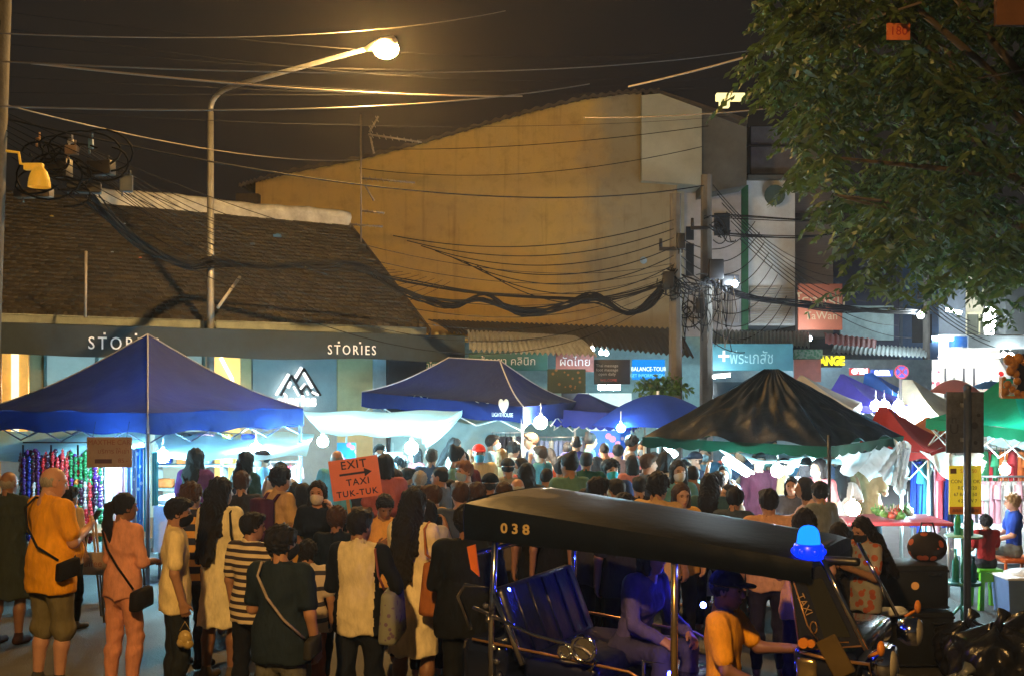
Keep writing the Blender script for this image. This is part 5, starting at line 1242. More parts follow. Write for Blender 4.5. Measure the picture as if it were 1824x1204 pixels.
for k, (p0, p1, y0, y1, m) in enumerate(((188, 204, 826, 952, mat("white_textile", (.75, .78, .8), .9)), (204, 222, 826, 950, mat("pale_pink_textile", (.72, .45, .55), .9)), (223, 243, 800, 950, speckle("grey_print_textile", (.16, .24, .42), (.55, .65, .75), 14, .25)), (243, 256, 798, 948, speckle("blue_print_textile", (.03, .22, .62), (.5, .75, .85), 12, .28)), (257, 264, 798, 946, mat("cyan_textile", (.02, .45, .62), .9)), (272, 282, 806, 900, mat("teal_textile", (.05, .30, .38), .9)))):
    mb = MB(); a = W(p0, y0, 13.6 + .02 * k); b = W(p1, y1, 13.6 + .02 * k)
    mb.grid(lambda u, v: (a.x + (b.x - a.x) * u, a.y + .025 * math.sin(u * 14 + k), a.z + (b.z - a.z) * v), 12, 6); mb.cyl((a.x - .01, a.y, a.z), (b.x + .01, a.y, a.z), .012, n=5)
    tag(mb.build("hanging_textile", m), ["plain white textile hanging left of the pink one", "pale pink textile hanging beside the white one", "grey-blue speckled textile left of the tent pole", "blue textile printed with pale spots left of the tent pole", "narrow cyan textile right beside the tent pole", "teal textile just right of the tent pole"][k], "textile")
# shelf stall behind the purple shirt
e = empty("display_shelf", (*XY(370, 16.8), 0), "pale shelf stand with folded goods behind the purple shirted shopper", "shelf")
mb = MB()
for z in (.6, .95, 1.3, 1.62): mb.box((0, 0, z), (1.5, .35, .03))
for x in (-.74, -.25, .25, .74): mb.box((x, 0, .85), (.03, .35, 1.7))
mb.build("shelf_boards", mat("pale_shelf", (.45, .48, .5), .6), e)
for i in range(20):
    mb = MB(); mb.bbox((0, 0, 0), (.12 + .06 * (i % 3), .2, .12), .02); mb.box((0, -.02, .065), (.10, .16, .012)); ci = random.randrange(len(GCOL))
    tag(mb.build("folded_goods", cloth(GCOL[ci]), loc=(e.location.x - .62 + .31 * (i % 5), 16.75, (.685, 1.035, 1.385, 1.70)[i // 5])), "folded goods stacked on the pale shelf stand", "folded goods", "folded goods on the pale shelf stand")
for i, (px, py, Y, s, c) in enumerate(((300, 905, 14.3, .5, (.6, .62, .62)), (345, 912, 14.3, .35, (.5, .5, .5)), (400, 908, 14.4, .4, (.3, .35, .5)), (300, 872, 14.7, .30, (.55, .58, .6)))):
    mb = MB(); mb.ball((0, 0, 0), s * .5, nu=14, nv=8, sq=(1, .7, .35)); mb.ball((s * .2, 0, .03), s * .3, nu=10, nv=6, sq=(1, .8, .4)); tag(mb.build("folded_cloth", cloth(c), loc=(XY(px, Y)[0], Y + .3, 1.0)), ["big white cloth heap on the covered table by the tent pole", "small grey cloth heap on the covered table", "bluish cloth heap on the covered table", "white cloth heap behind the others"][i], "cloth heap")
# goods on the bright table and on the vegetable table
VEG = [(.05, .16, .03), (.30, .05, .03), (.45, .40, .30), (.10, .22, .05)]
tr_l = ["white", "red", "green", "orange", "blue", "cream"]; trc = [(.7, .7, .7), (.5, .05, .04), (.06, .25, .08), (.7, .25, .04), (.05, .15, .4), (.65, .55, .35)]
for i in range(9):
    mb = MB(); px = 1255 + i * 23; wd = .14; mb.box((0, 0, .01), (wd, .2, .012))
    for s in (-1, 1): mb.box((s * wd / 2, 0, .025), (.008, .2, .04)); mb.box((0, s * .1, .025), (wd, .008, .04))
    for q in range(8): mb.ball((random.uniform(-.045, .045), random.uniform(-.07, .07), .04), .022, nu=6, nv=4)
    tag(mb.build("food_tray", mat("tray_%d" % (i % 6), trc[i % 6], .4), loc=(XY(px, 12.2)[0], 12.1 + .12 * (i % 2), .866)), "small tray of wares on the glaring white table", "tray", "trays on the white table under the black tent")
vp = []
for i in range(34):
    ci = i % 4
    if len(vp) < 4:
        mb = MB(); mb.ball((0, 0, 0), .05, nu=8, nv=5, sq=(1.2, 1, .8)); mb.ball((.04, .02, .02), .03, nu=6, nv=4); mb.tube([(0, 0, .03), (.01, 0, .09)], [.012, .006], 5)
        o = mb.build("vegetable", mat("veg_%d" % ci, VEG[ci], .5)); vp.append(o)
    else: o = dup(vp[ci])
    o.location = (XY(1590 + random.uniform(-22, 40), 13.5)[0], 13.35 + random.uniform(0, .4), .93 + .05 * random.random()); o.rotation_euler.z = random.uniform(0, 6); tag(o, "green or pale vegetable heaped on the red edged table", "vegetable", "vegetables heaped on the red edged table")
e = empty("round_basket", (*XY(1345, 11.9), .866), "dark wicker basket with orange rim on the glaring white table", "basket")
mb = MB(); mb.grid(lambda u, v: (math.cos(u * 6.2832) * (.12 + .05 * v), math.sin(u * 6.2832) * (.12 + .05 * v), .14 * v), 18, 4); mb.build("bowl", mat("dark_wicker", (.10, .05, .02), .8, bump=.6), e)
mb = MB(); mb.tube([(.17 * math.cos(a), .17 * math.sin(a), .14) for a in np.linspace(0, 6.283, 18)], .012, 5); mb.build("rim", mat("orange_rim", (.55, .25, .05), .5), e)
# ================================================================ RIGHT FOREGROUND
e = empty("street_sign_post", (*XY(1723, 11), 0), "steel post with a weathered grey plate seen from behind, right side", "sign post")
mb = MB(); mb.cyl((0, 0, 0), (0, 0, 2.46), .035, n=10); mb.ball((0, 0, 2.47), .04); mb.build("post", mat("blue_grey_post", (.09, .11, .16), .45, .5, var=.3), e)
PL = mat("weathered_plate_back", (.075, .08, .09), .6, .3, var=.5, vscale=9)
mb = MB(); mb.bbox((0, .06, 2.13), (.37, .015, .60), .004); mb.build("plate", PL, e)
mb = MB(); mb.box((0, .045, 2.30), (.10, .02, .04)); mb.box((0, .045, 1.96), (.10, .02, .04)); mb.tube([(0, .045, 1.80), (0, .045, 2.44)], .014, 6); mb.build("clamp", STEEL, e)
text_mesh("U", .14, "faded_marking", DK, e, (-.11, .048, 2.06), ext=.002); text_mesh("n", .12, "faded_marking", DK, e, (-.11, .048, 2.16), ext=.002)
mb = MB(); mb.cyl((.09, .050, 2.10), (.09, .046, 2.10), .035, n=10); mb.cyl((.13, .050, 2.2), (.13, .046, 2.2), .018, n=8); mb.cyl((.10, .050, 1.93), (.10, .046, 1.93), .02, n=8); mb.build("paint_spots", DK, e)
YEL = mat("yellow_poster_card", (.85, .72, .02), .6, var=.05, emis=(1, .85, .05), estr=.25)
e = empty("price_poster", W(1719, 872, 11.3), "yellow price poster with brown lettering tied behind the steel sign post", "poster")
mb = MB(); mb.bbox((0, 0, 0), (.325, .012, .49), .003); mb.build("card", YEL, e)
INK = mat("brown_poster_ink", (.16, .08, .02), .7, var=0, bump=0); OR = mat("orange_poster_ink", (.70, .22, .02), .7, var=0, bump=0)
for i, (s, z, sz, x, im) in enumerate((("SALE 50", .19, .052, .03, OR), ("CON THE OK", .085, .050, 0, INK), ("ROV  120", .02, .050, .02, INK), ("67 BAHT 50", -.045, .048, 0, INK), ("4 20   W 7", -.11, .046, .02, INK))): text_mesh(s, sz, "lettering", im, e, (x, -.009, z), ext=.001, sx=.95)
mb = MB(); mb.box((0, -.008, -.205), (.325, .004, .075)); mb.build("orange_band", OR, e)
text_mesh("#########", .05, "lettering", INK, e, (0, -.012, -.205), ext=.001)
mb = MB(); mb.box((-.12, -.008, .19), (.06, .004, .05)); mb.build("picture_square", INK, e)
# carved gilt bracket and black board at the right edge
e = empty("carved_bracket", W(1810, 670, 9.5), "gilded carved wooden bracket with black back at the right picture edge", "ornament")
GILT = mat("gilded_carving", (.42, .19, .03), .45, .2, var=.4, vscale=14, bump=.8, bscale=30)
mb = MB(); mb.prism([(-.10, 0, .16), (.06, 0, .19), (.22, 0, .19), (.22, 0, -.16), (-.02, 0, -.16), (.04, 0, -.02), (-.03, 0, .04)], (0, .12, 0)); mb.build("back_board", mat("black_lacquer", (.012, .012, .014), .4, bump=0), e)
mb = MB()
for (x, z, r) in ((-.07, .14, .05), (-.03, .10, .05), (-.05, .045, .045), (.01, .15, .045), (-.01, .02, .035), (.0, -.04, .035), (-.08, -.07, .035), (-.10, -.13, .035), (-.04, -.11, .03), (.0, -.14, .03), (.05, -.15, .028), (-.11, -.02, .02), (.06, .12, .03)): mb.ball((x, -.02, z), r, nu=9, nv=6, sq=(1, .6, 1))
mb.box((0, -.02, -.175), (.26, .05, .022)); mb.box((-.135, -.02, -.09), (.016, .05, .17)); mb.build("carving", GILT, e)
mb = MB(); mb.ball((-.14, -.03, .02), .022); mb.build("red_bead", mat("red_bead", (.6, .02, .02), .2, emis=(1, .05, .05), estr=.6), e)
# black road cases
def case(label, px0, px1, Y, z0, h, dep, logos):
    x0, x1 = XY(px0, Y)[0], XY(px1, Y)[0]; e = empty("equipment_case", ((x0 + x1) / 2, Y + dep / 2, z0), label, "case"); wd = x1 - x0
    mb = MB(); mb.bbox((0, 0, h / 2 + .01), (wd, dep, h - .03), .02); mb.build("shell", mat("black_case_shell", (.015, .018, .022), .45, bump=.1), e)
    mb = MB(); mb.bbox((0, 0, h - .05), (wd + .012, dep + .012, .022), .004); mb.bbox((0, 0, .03), (wd + .012, dep + .012, .022), .004); mb.build("edge_trim", DARKMETAL, e)
    for (lx, lz) in logos:
        mb = MB(); mb.cyl((lx, -dep / 2 - .004, lz), (lx, -dep / 2 + .02, lz), .035, n=16); b = mb.build("round_badge", mat("amber_badge", (.60, .28, .06), .5, emis=(1, .45, .1), estr=.15), e)
    for s in (-1, 1): mb = MB(); mb.tube([(s * wd * .3 - .05, -dep / 2 - .0, h * .8), (s * wd * .3 - .05, -dep / 2 - .03, h * .8), (s * wd * .3 + .05, -dep / 2 - .03, h * .8), (s * wd * .3 + .05, -dep / 2, h * .8)], .008, 5); mb.build("handle", DARKMETAL, e)
    return e
case("black case at the bottom of the pair, with an amber badge", 1556, 1700, 9.9, 0, .50, .55, [(-.26, .30)])
case("black case on top of the pair, with an amber badge in the middle", 1562, 1690, 9.95, .50, .40, .5, [(.02, .22)])
mb = MB(); mb.ball((0, 0, .03), .13, sq=(1.5, .7, .3), nu=14, nv=6); mb.ball((.08, -.02, .05), .07, sq=(1.2, .8, .5), nu=10, nv=5); tag(mb.build("plastic_bag", mat("crumpled_white_plastic", (.7, .72, .75), .35, bump=.8, bscale=10), loc=(*XY(1580, 9.75), .50)), "crumpled white plastic bag on the lower black case's front edge", "plastic bag")
mb = MB(); mb.ball((0, 0, .12), .16, sq=(1.15, .8, .9), nu=14, nv=8); mb.tube([(-.08, 0, .22), (-.05, 0, .34), (.05, 0, .34), (.08, 0, .22)], .01, 5); tag(mb.build("floral_bag", speckle("dark_floral", (.02, .015, .015), (.45, .10, .04), 11, .35), loc=(XY(1655, 10.2)[0], 10.25, .90)), "dark bag with orange flowers sitting on the upper black case", "bag")
# bin bags: crumpled dark sacks
def sack(label, px, Y, r, h, m, seed, z=0):
    rr = np.random.default_rng(seed); mb = MB(); ph = rr.uniform(0, 6, 6)
    def f(u, v):
        a = u * 2 * math.pi; t = v; R = r * (math.sin(math.pi * min(t * .62 + .18, 1)) ** .6) * (1 + .10 * math.sin(a * 3 + ph[0]) + .07 * math.sin(a * 7 + t * 9 + ph[1]) + .05 * math.sin(a * 13 - t * 13 + ph[2]))
        if t > .85: R *= 1 - (t - .85) / .15 * .75
        return (math.cos(a) * R, math.sin(a) * R * .85, h * t + .03 * math.sin(a * 5 + ph[3]) * t)
    mb.grid(f, 60, 24); mb.tube([(0, 0, h * .97), (.03, 0, h * 1.1), (.07, .02, h * 1.2)], [.04, .03, .06], 7)
    return tag(mb.build("bin_bag", m, loc=(*XY(px, Y), z)), label, "bin bag")
BIN = mat("glossy_black_plastic", (.012, .013, .015), .28, bump=.9, bscale=7, spec=.7)
sack("largest glossy black bin bag at the bottom right corner", 1775, 8.8, .36, .60, BIN, 1); sack("black bin bag leaning behind the largest one", 1722, 9.6, .27, .46, BIN, 2); sack("black bin bag at the very right edge", 1840, 9.0, .34, .66, BIN, 3)
sack("translucent grey rubbish bag at the foot of the bin bags", 1712, 8.4, .17, .32, mat("grey_film", (.16, .18, .18), .25, bump=.9, bscale=8, spec=.7), 4)
# green stool, blue tub, teal stand
e = empty("plastic_stool", (*XY(1757, 12.6), 0), "lime green plastic stool under the boy in red", "stool")
mb = MB(); mb.bbox((0, 0, .43), (.28, .28, .04), .015); mb.build("seat", mat("lime_plastic", (.12, .48, .03), .4, bump=.05), e)
for sx in (-1, 1):
    for sy in (-1, 1): mb = MB(); mb.prism([(sx * .15, sy * .15 - .03, 0), (sx * .15, sy * .15 + .03, 0), (sx * .125, sy * .125 + .025, .42), (sx * .125, sy * .125 - .025, .42)], (-sx * .05, 0, 0)); mb.build("leg", mat("lime_plastic", (0, 0, 0)), e)
mb = MB(); mb.box((0, -.136, .36), (.22, .012, .09)); mb.box((0, .136, .36), (.22, .012, .09)); mb.build("apron", mat("lime_plastic", (0, 0, 0)), e)
e = empty("storage_tub", (*XY(1822, 12.3), 0), "translucent blue storage tub with white lining at the right edge", "tub")
mb = MB(); mb.box((0, 0, .20), (.46, .40, .40), taper=1.12); mb.build("body", mat("blue_tub_plastic", (.10, .17, .36), .35, bump=0), e)
mb = MB(); mb.bbox((0, 0, .41), (.54, .47, .03), .01); mb.ball((0, 0, .43), .18, sq=(1.2, 1, .35)); mb.build("lining", mat("crumpled_white_plastic", (0, 0, 0)), e)
e = empty("parasol_base_stand", (*XY(1716, 11.6), 0), "teal metal stand with round tray and bottles beside the sign post", "stand")
TE = mat("teal_metal", (.06, .28, .28), .4, .2)
mb = MB(); mb.cyl((0, 0, .05), (0, 0, 1.02), .03, n=8); 
for k in range(3): a = 2 * math.pi * k / 3 + .4; mb.tube([(0, 0, .25), (math.cos(a) * .18, math.sin(a) * .18, .02)], .016, 6)
mb.build("stem", TE, e); mb = MB(); mb.cyl((0, 0, .44), (0, 0, .475), .17, n=20); mb.build("lower_tray", TE, e); mb = MB(); mb.cyl((0, 0, .93), (0, 0, .95), .19, n=20); mb.build("upper_tray", mat("pale_teal_tray", (.25, .5, .48), .35), e)
for k, (dx, dy, z, h) in enumerate(((-.10, -.05, .475, .34), (-.03, -.10, .475, .30), (.08, -.06, .475, .26), (-.05, .03, .95, .26), (.06, -.02, .95, .24))):
    mb = MB(); mb.tube([(0, 0, 0), (0, 0, h * .62), (0, 0, h * .75), (0, 0, h * .95)], [.034, .034, .014, .014], 10); mb.cyl((0, 0, h * .94), (0, 0, h), .017, n=8)
    tag(mb.build("bottle", mat("teal_bottle", (.04, .30, .27), .15, bump=0), loc=(e.location.x + dx, e.location.y + dy, z)), ["tall teal bottle left on the lower tray of the teal stand", "teal bottle at the front of the lower tray", "shortest bottle, right on the lower tray", "teal bottle left on the upper round tray", "teal bottle right on the upper round tray"][k], "bottle")
# ================================================================ EXIT / TAXI card and others
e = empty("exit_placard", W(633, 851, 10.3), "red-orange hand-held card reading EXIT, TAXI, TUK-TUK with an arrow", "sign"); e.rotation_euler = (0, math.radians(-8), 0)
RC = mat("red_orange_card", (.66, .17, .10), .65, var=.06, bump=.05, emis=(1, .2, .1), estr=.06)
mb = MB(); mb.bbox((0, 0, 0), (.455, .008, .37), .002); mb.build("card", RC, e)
PEN = mat("navy_marker", (.02, .012, .05), .6, var=0, bump=0)
text_mesh("EXIT", .105, "lettering", PEN, e, (0, -.007, .125), ext=.001, bold=.0015, spacing=1.15); text_mesh("TAXI", .085, "lettering", PEN, e, (.02, -.007, -.035), ext=.001, bold=.0015, spacing=1.2); text_mesh("TUK-TUK", .078, "lettering", PEN, e, (0, -.007, -.135), ext=.001, bold=.0015, spacing=1.2)
mb = MB(); mb.box((-.02, -.007, .045), (.24, .004, .020)); mb.prism([(.09, -.009, .085), (.16, -.009, .045), (.09, -.009, .005)], (0, .004, 0)); mb.build("arrow", PEN, e)
mb = MB(); mb.box((-.10, .012, -.27), (.03, .014, .36)); mb.build("stick", WOOD, e)
e = empty("cardboard_notice", W(195, 805, 13.2), "brown cardboard notice reading CAR with faded Thai text, hung at the left tent", "sign")
mb = MB(); mb.bbox((0, 0, 0), (.53, .012, .355), .003); mb.build("card", mat("brown_cardboard", (.36, .25, .18), .85, var=.15), e)
BR = mat("red_brown_ink", (.25, .08, .05), .7, var=0, bump=0)
text_mesh("MAXTHE CAR", .085, "lettering", BR, e, (0, -.009, .115), ext=.001, sx=.95); text_mesh("บริการ ให้เช่า", .075, "lettering", BR, e, (.05, -.009, .01), ext=.001); text_mesh("85.-", .075, "lettering", BR, e, (.16, -.009, -.10), ext=.001)
mb = MB(); mb.box((-.07, -.008, -.105), (.20, .004, .05)); mb.build("dark_strip", mat("plum_strip", (.08, .03, .05), .6), e)
mb = MB(); mb.cyl((-.2, 0, .17), (-.2, .1, .36), .003, n=4); mb.cyl((.2, 0, .17), (.2, .1, .36), .003, n=4); mb.build("string", WIRE, e)
for (px, py, Y, w_, h_, m, lab, nm) in ((617, 812, 15.8, .26, .38, speckle("blue_pink_print", (.02, .22, .55), (.6, .15, .45), 7, .3), "blue green and pink price card behind the EXIT card", "price_card"), (1078, 800, 18.6, .5, .62, speckle("blue_poster_print", (.02, .08, .36), (.5, .12, .16), 5, .3), "blue poster with red figure under the dull blue tent", "wall_poster"), (1104, 800, 18.8, .36, .6, speckle("navy_poster_print", (.01, .05, .25), (.4, .2, .22), 6, .25), "second blue poster to the right under the blue umbrella", "wall_poster"), (700, 822, 17.5, .3, .3, mat("white_card", (.6, .65, .65), .7), "white card behind the EXIT card's right edge", "price_card")):
    mb = MB(); mb.bbox((0, 0, 0), (w_, .015, h_), .004); mb.cyl((0, 0, h_ / 2), (0, 0, h_ / 2 + .15), .004, n=4); tag(mb.build(nm, m, loc=W(px, py, Y)), lab, "poster")
e = empty("easel_board", (*XY(165, 11.9), 0), "small wooden easel with a chalk lettered board at the left stall", "easel")
mb = MB()
for s in (-1, 1): mb.cyl((s * .16, -.1, 0), (s * .03, 0, 1.05), .013, n=5)
mb.cyl((0, .25, 0), (0, 0, 1.0), .013, n=5); mb.build("legs", WOOD, e)
mb = MB(); mb.bbox((0, -.08, .62), (.36, .02, .24), .005); mb.build("board", mat("brown_cardboard", (0, 0, 0)), e); text_mesh("Coffee", .10, "lettering", BR, e, (0, -.094, .62), ext=.001)
# ================================================================ THREE-WHEELED TAXI
HD = math.radians(-28.1)
TKX, TKY = -.11 + .47 * .60, 7.0 + .88 * .60
tk = empty("three_wheeled_taxi", (TKX, TKY, 0), "dark navy open three-wheeled taxi numbered 038 with a blue beacon", "three-wheeled taxi", rz=HD)
NAVY = mat("navy_vehicle_paint", (.008, .012, .035), .18, var=.1, bump=.02, coat=.8); ROOFV = mat("black_roof_vinyl", (.004, .006, .010), .42, spec=.14, var=.15, vscale=4, bump=.12, bscale=12)
SEAT = mat("navy_seat_vinyl", (.008, .012, .055), .30, bump=.3, bscale=8); GOLD = mat("gold_trim", (.50, .28, .12), .35, .6, bump=0); BRASS = mat("brass", (.60, .45, .22), .2, .9, bump=0)
def rz_(t): return 1.735 - .095 * t        # roof edge height along the vehicle
mb = MB(); L0, L1, HWd = -.20, 1.97, .60
def roofp(u, v):
    x = L0 + (L1 - L0) * u; s = (v - .5) * 2; taper = 1 - .38 * max(0, s) * u ** 1.5; e4 = (1 - abs(s) ** 4)
    end = min(1, min(u, 1 - u) / .05); return (x, s * (HWd + .02) * taper, rz_(x) + (.032 * e4) * (.4 + .6 * end ** .5))
mb.grid(roofp, 60, 24); mb.build("roof", ROOFV, tk)
mb = MB()
for s in (-1, 1):
    mb.grid(lambda u, v, s=s: (L0 + (L1 - L0) * u, s * ((HWd + .022) * (1 - .38 * max(0, s) * u ** 1.5) + .012 * math.sin(v * 3.0) + .004 * math.sin(u * 70) * v), rz_(L0 + (L1 - L0) * u) - (.225 - .10 * u) * v + (.02 * math.sin(u * 3) * v)), 70, 5)
mb.grid(lambda u, v: (L0 - .004 - .01 * math.sin(v * 3), (u - .5) * 2 * (HWd + .02), rz_(L0) + .03 * (1 - (2 * u - 1) ** 4) - .22 * v), 24, 4)
mb.grid(lambda u, v: (L1 + .004, (HWd + .02) * (-1 + 1.62 * u), rz_(L1) + .03 * (1 - (2 * u - 1) ** 4) - .12 * v), 24, 4)
mb.build("roof_skirt", ROOFV, tk)
mb = MB(); mb.grid(lambda u, v: (L0 + .03 + (L1 - L0 - .06) * u, (HWd - .03) * (-1 + (2 - .40 * u ** 1.5) * v), rz_(L0 + (L1 - L0) * u) - .02 + .05 * (1 - (2 * v - 1) ** 4)), 20, 10); mb.build("roof_lining", mat("dark_lining", (.02, .02, .05), .7), tk)
text_mesh("0 3 8", .085, "fleet_number", mat("gold_number", (.60, .45, .20), .4, .2, var=0, bump=0), tk, (.17, -HWd - .045, 1.615), (math.radians(90), 0, 0), ext=.002, bold=.002, sx=1.15)
for x, s, m in ((-.02, -1, CHROME), (1.18, -1, BRASS), (-.02, 1, CHROME), (1.18, 1, CHROME)):
    mb = MB(); mb.tube([(x, s * .60, .30), (x, s * .60, 1.0), (x + (.0 if x > 0 else .03), s * .59, rz_(x) - .03)], .021, 10); mb.build("roof_post", m, tk)
# lower body
mb = MB()
mb.bbox((.55, 0, .52), (1.30, 1.18, .34), .06); mb.bbox((-.10, 0, .60), (.34, 1.16, .60), .08); mb.bbox((1.35, 0, .34), (.95, .90, .07), .02); mb.build("body", NAVY, tk)
mb = MB()
for s in (-1, 1):
    mb.tube([(-.16, s * .596, .90), (.9, s * .596, .82), (1.18, s * .596, .70), (1.18, s * .596, .45)], .010, 5)
mb.build("gold_lining", GOLD, tk)
for s in (-1, 1):
    mb = MB(); mb.cyl((.10, s * .48, .23), (.10, s * .60, .23), .23, n=26); w_ = mb.build("wheel", mat("tyre_rubber", (.02, .02, .02), .8), tk); mb = MB(); mb.cyl((.10, s * .585, .23), (.10, s * .61, .23), .12, n=18); mb.build("rim", CHROME, w_)
mb = MB(); mb.cyl((2.25, -.055, .22), (2.25, .055, .22), .22, n=26); w_ = mb.build("wheel", mat("tyre_rubber", (0, 0, 0)), tk); mb = MB(); mb.cyl((2.25, -.07, .22), (2.25, .07, .22), .11, n=18); mb.build("rim", CHROME, w_)
# bench seat and back
mb = MB(); mb.bbox((.42, 0, .74), (.52, 1.08, .14), .05); mb.build("seat", SEAT, tk)
mb = MB(); R_ = Matrix.Rotation(math.radians(-22), 3, 'Y'); mb.bbox((.06, 0, .99), (.10, 1.06, .50), .045, R_)
for k in range(-2, 3): mb.tube([R_ @ Vector((.055, k * .2, -.2)) + Vector((.06, 0, .99)), R_ @ Vector((.055, k * .2, .22)) + Vector((.06, 0, .99))], .010, 5)
mb.build("seat_back", SEAT, tk)
mb = MB(); mb.bbox((1.30, .0, .52), (.34, .42, .10), .04); mb.build("driver_seat", SEAT, tk)
# rear shelf window, side loop rail, speakers
mb = MB(); mb.tube([(-.19, -.56, .95), (-.26, -.60, 1.16), (-.20, -.62, 1.24), (-.02, -.62, 1.24)], .014, 8); mb.tube([(-.15, -.60, 1.10), (.28, -.62, .98), (.62, -.62, .93), (.70, -.62, .86), (.66, -.62, .80)], .013, 8); mb.tube([(1.0, -.62, .60), (1.0, -.62, .90), (1.15, -.62, .90)], .012, 8); mb.build("chrome_rail", CHROME, tk)
for (x, z, r) in ((.62, .93, .075), (.50, .90, .04)):
    mb = MB(); mb.tube([(x + r * math.cos(a), -.625, z + r * math.sin(a)) for a in np.linspace(0, 6.283, 20)], .013, 6); mb.cyl((x, -.62, z), (x, -.60, z), r * .8, n=16); mb.build("side_lamp", CHROME, tk)
mb = MB(); mb.cyl((-.20, -.5, 1.42), (-.20, .5, 1.42), .02, n=8); mb.bbox((.30, -.30, 1.50), (.40, .18, .05), .02); mb.build("overhead_rack", CHROME, tk)
mb = MB(); mb.prism([(-.19, -.615, 1.48), (-.13, -.615, 1.50), (-.10, -.615, 1.30), (-.16, -.615, 1.34)], (0, .01, 0)); mb.build("orange_reflector", mat("orange_reflector", (.65, .16, .03), .4), tk)
# chrome clutter at rear corner
mb = MB()
for k in range(7): mb.ball((-.06 + .02 * k, -.60, 1.12 - .085 * k), .022, nu=8, nv=5)
mb.tube([(.0, -.60, 1.20), (.12, -.60, .96), (.20, -.60, .78)], .022, 6); mb.build("chrome_studs", CHROME, tk)
# front: cowl, windscreen, side wind panel
PT = [(1.84, 1.47), (2.02, 1.53), (2.24, 1.12), (1.90, 1.06)]
for s in (-1,):
    mb = MB(); mb.prism([(x, s * .575, z) for x, z in PT], (0, s * .022, 0)); pn = mb.build("wind_panel", NAVY, tk)
    mb = MB(); q = [(x, s * .602, z) for x, z in PT]; mb.tube([q[0], q[3], q[2]], .006, 5)
    mb.tube([(1.865, s * .602, 1.43), (1.94, s * .602, 1.20), (2.0, s * .602, 1.115), (2.16, s * .602, 1.13)], .0045, 5); mb.build("gold_trim", GOLD, pn)
    mb = MB(); mb.prism([(1.93, s * .600, 1.44), (2.02, s * .600, 1.46), (2.17, s * .600, 1.16), (2.03, s * .600, 1.14)], (0, s * .004, 0)); mb.build("glass", mat("dark_glass", (.02, .022, .02), .06, bump=0, var=0), pn)
    text_mesh("TAXI", .06, "panel_lettering", mat("dull_gold_ink", (.35, .22, .12), .5, var=0, bump=0), pn, (1.925, s * .608, 1.31), (math.radians(90), math.radians(62), 0), ext=.001, sx=.9) if s < 0 else None
    if s < 0:
        mb = MB(); mb.tube([(1.975 + .018 * math.cos(a), s * .606, 1.19 + .032 * math.sin(a)) for a in np.linspace(0, 6.283, 16)], .004, 4); mb.build("oval_mark", GOLD, pn)
    mb = MB(); mb.tube([(2.02, s * .60, 1.56), (2.13, s * .60, 1.34), (2.25, s * .60, 1.10)], .016, 8); mb.build("windscreen_pillar", CHROME, tk)
mb = MB(); mb.cyl((2.02, .38, 1.53), (2.25, .38, 1.10), .012, n=6); mb.build("windscreen_pillar", CHROME, tk); mb = MB(); mb.add([(2.03, -.56, 1.53), (2.03, .38, 1.53), (2.24, .38, 1.12), (2.24, -.56, 1.12)], [(0, 1, 2, 3)])
wg = bpy.data.materials.new("windscreen_glass"); wg.use_nodes = True; wn_ = wg.node_tree; p_ = wn_.nodes["Principled BSDF"]; p_.inputs["Roughness"].default_value = .03; p_.inputs["Base Color"].default_value = (.02, .02, .02, 1)
tp_ = wn_.nodes.new("ShaderNodeBsdfTransparent"); tp_.inputs[0].default_value = (.85, .88, .86, 1); mx_ = wn_.nodes.new("ShaderNodeMixShader"); mx_.inputs[0].default_value = .90
wn_.links.new(p_.outputs[0], mx_.inputs[1]); wn_.links.new(tp_.outputs[0], mx_.inputs[2]); wn_.links.new(mx_.outputs[0], wn_.nodes["Material Output"].inputs[0])
mb.build("windscreen", wg, tk)
mb = MB(); mb.bbox((2.02, 0, .98), (.34, 1.16, .17), .05); mb.bbox((2.14, 0, .70), (.26, .80, .50), .08); mb.build("front_cowl", NAVY, tk)
mb = MB(); mb.bbox((2.09, -.60, 1.045), (.22, .03, .12), .01, Matrix.Rotation(math.radians(60), 3, 'Y')); mb.build("mirror_plate", mat("brown_glass", (.14, .10, .04), .1, .4, bump=0), tk)
mb = MB(); mb.tube([(1.90, -.60, 1.05), (2.04, -.605, 1.03), (2.26, -.58, 1.02), (2.28, -.56, .88), (2.22, -.58, .80)], .010, 6); mb.build("gold_moulding", GOLD, tk)
mb = MB(); mb.bbox((1.93, -.52, .92), (.12, .14, .20), .03); mb.build("brass_side_box", BRASS, tk)
for s in (-1, 1):
    mb = MB(); mb.tube([(2.24, s * .46, 1.0), (2.30, s * .46, 1.0), (2.36, s * .46, 1.0)], [.06, .09, .085], 16); hl = mb.build("headlight", CHROME, tk); mb = MB(); mb.ball((2.36, s * .46, 1.0), .078, sq=(.35, 1, 1)); mb.build("lens", mat("headlight_lens", (.3, .28, .25), .05, bump=0), hl)
    mb = MB(); mb.tube([(2.26, s * .58, 1.06), (2.32, s * .62, 1.10)], .010, 5); mb.ball((2.33, s * .63, 1.12), .035, sq=(.6, 1, 1.2)); mb.build("indicator", mat("amber_lens", (.6, .22, .03), .15, bump=0), tk)
mb = MB(); mb.cyl((1.93, -.62, 1.11), (1.93, -.66, 1.11), .028, n=12); mb.cyl((1.97, -.62, 1.11), (1.97, -.65, 1.11), .022, n=12); mb.build("amber_marker", mat("amber_lens", (0, 0, 0)), tk)
mb = MB(); mb.bbox((2.10, -.50, 1.545), (.20, .06, .045), .02); mb.build("roof_peak_lamp", BLACKP, tk)
# handlebar
mb = MB(); mb.tube([(1.95, -.30, 1.0), (1.86, -.16, 1.02), (1.92, 0, .98), (1.86, .16, 1.02), (1.95, .30, 1.0)], .014, 7); mb.cyl((1.92, 0, .98), (2.05, 0, .6), .02, n=8); mb.build("handlebar", CHROME, tk)
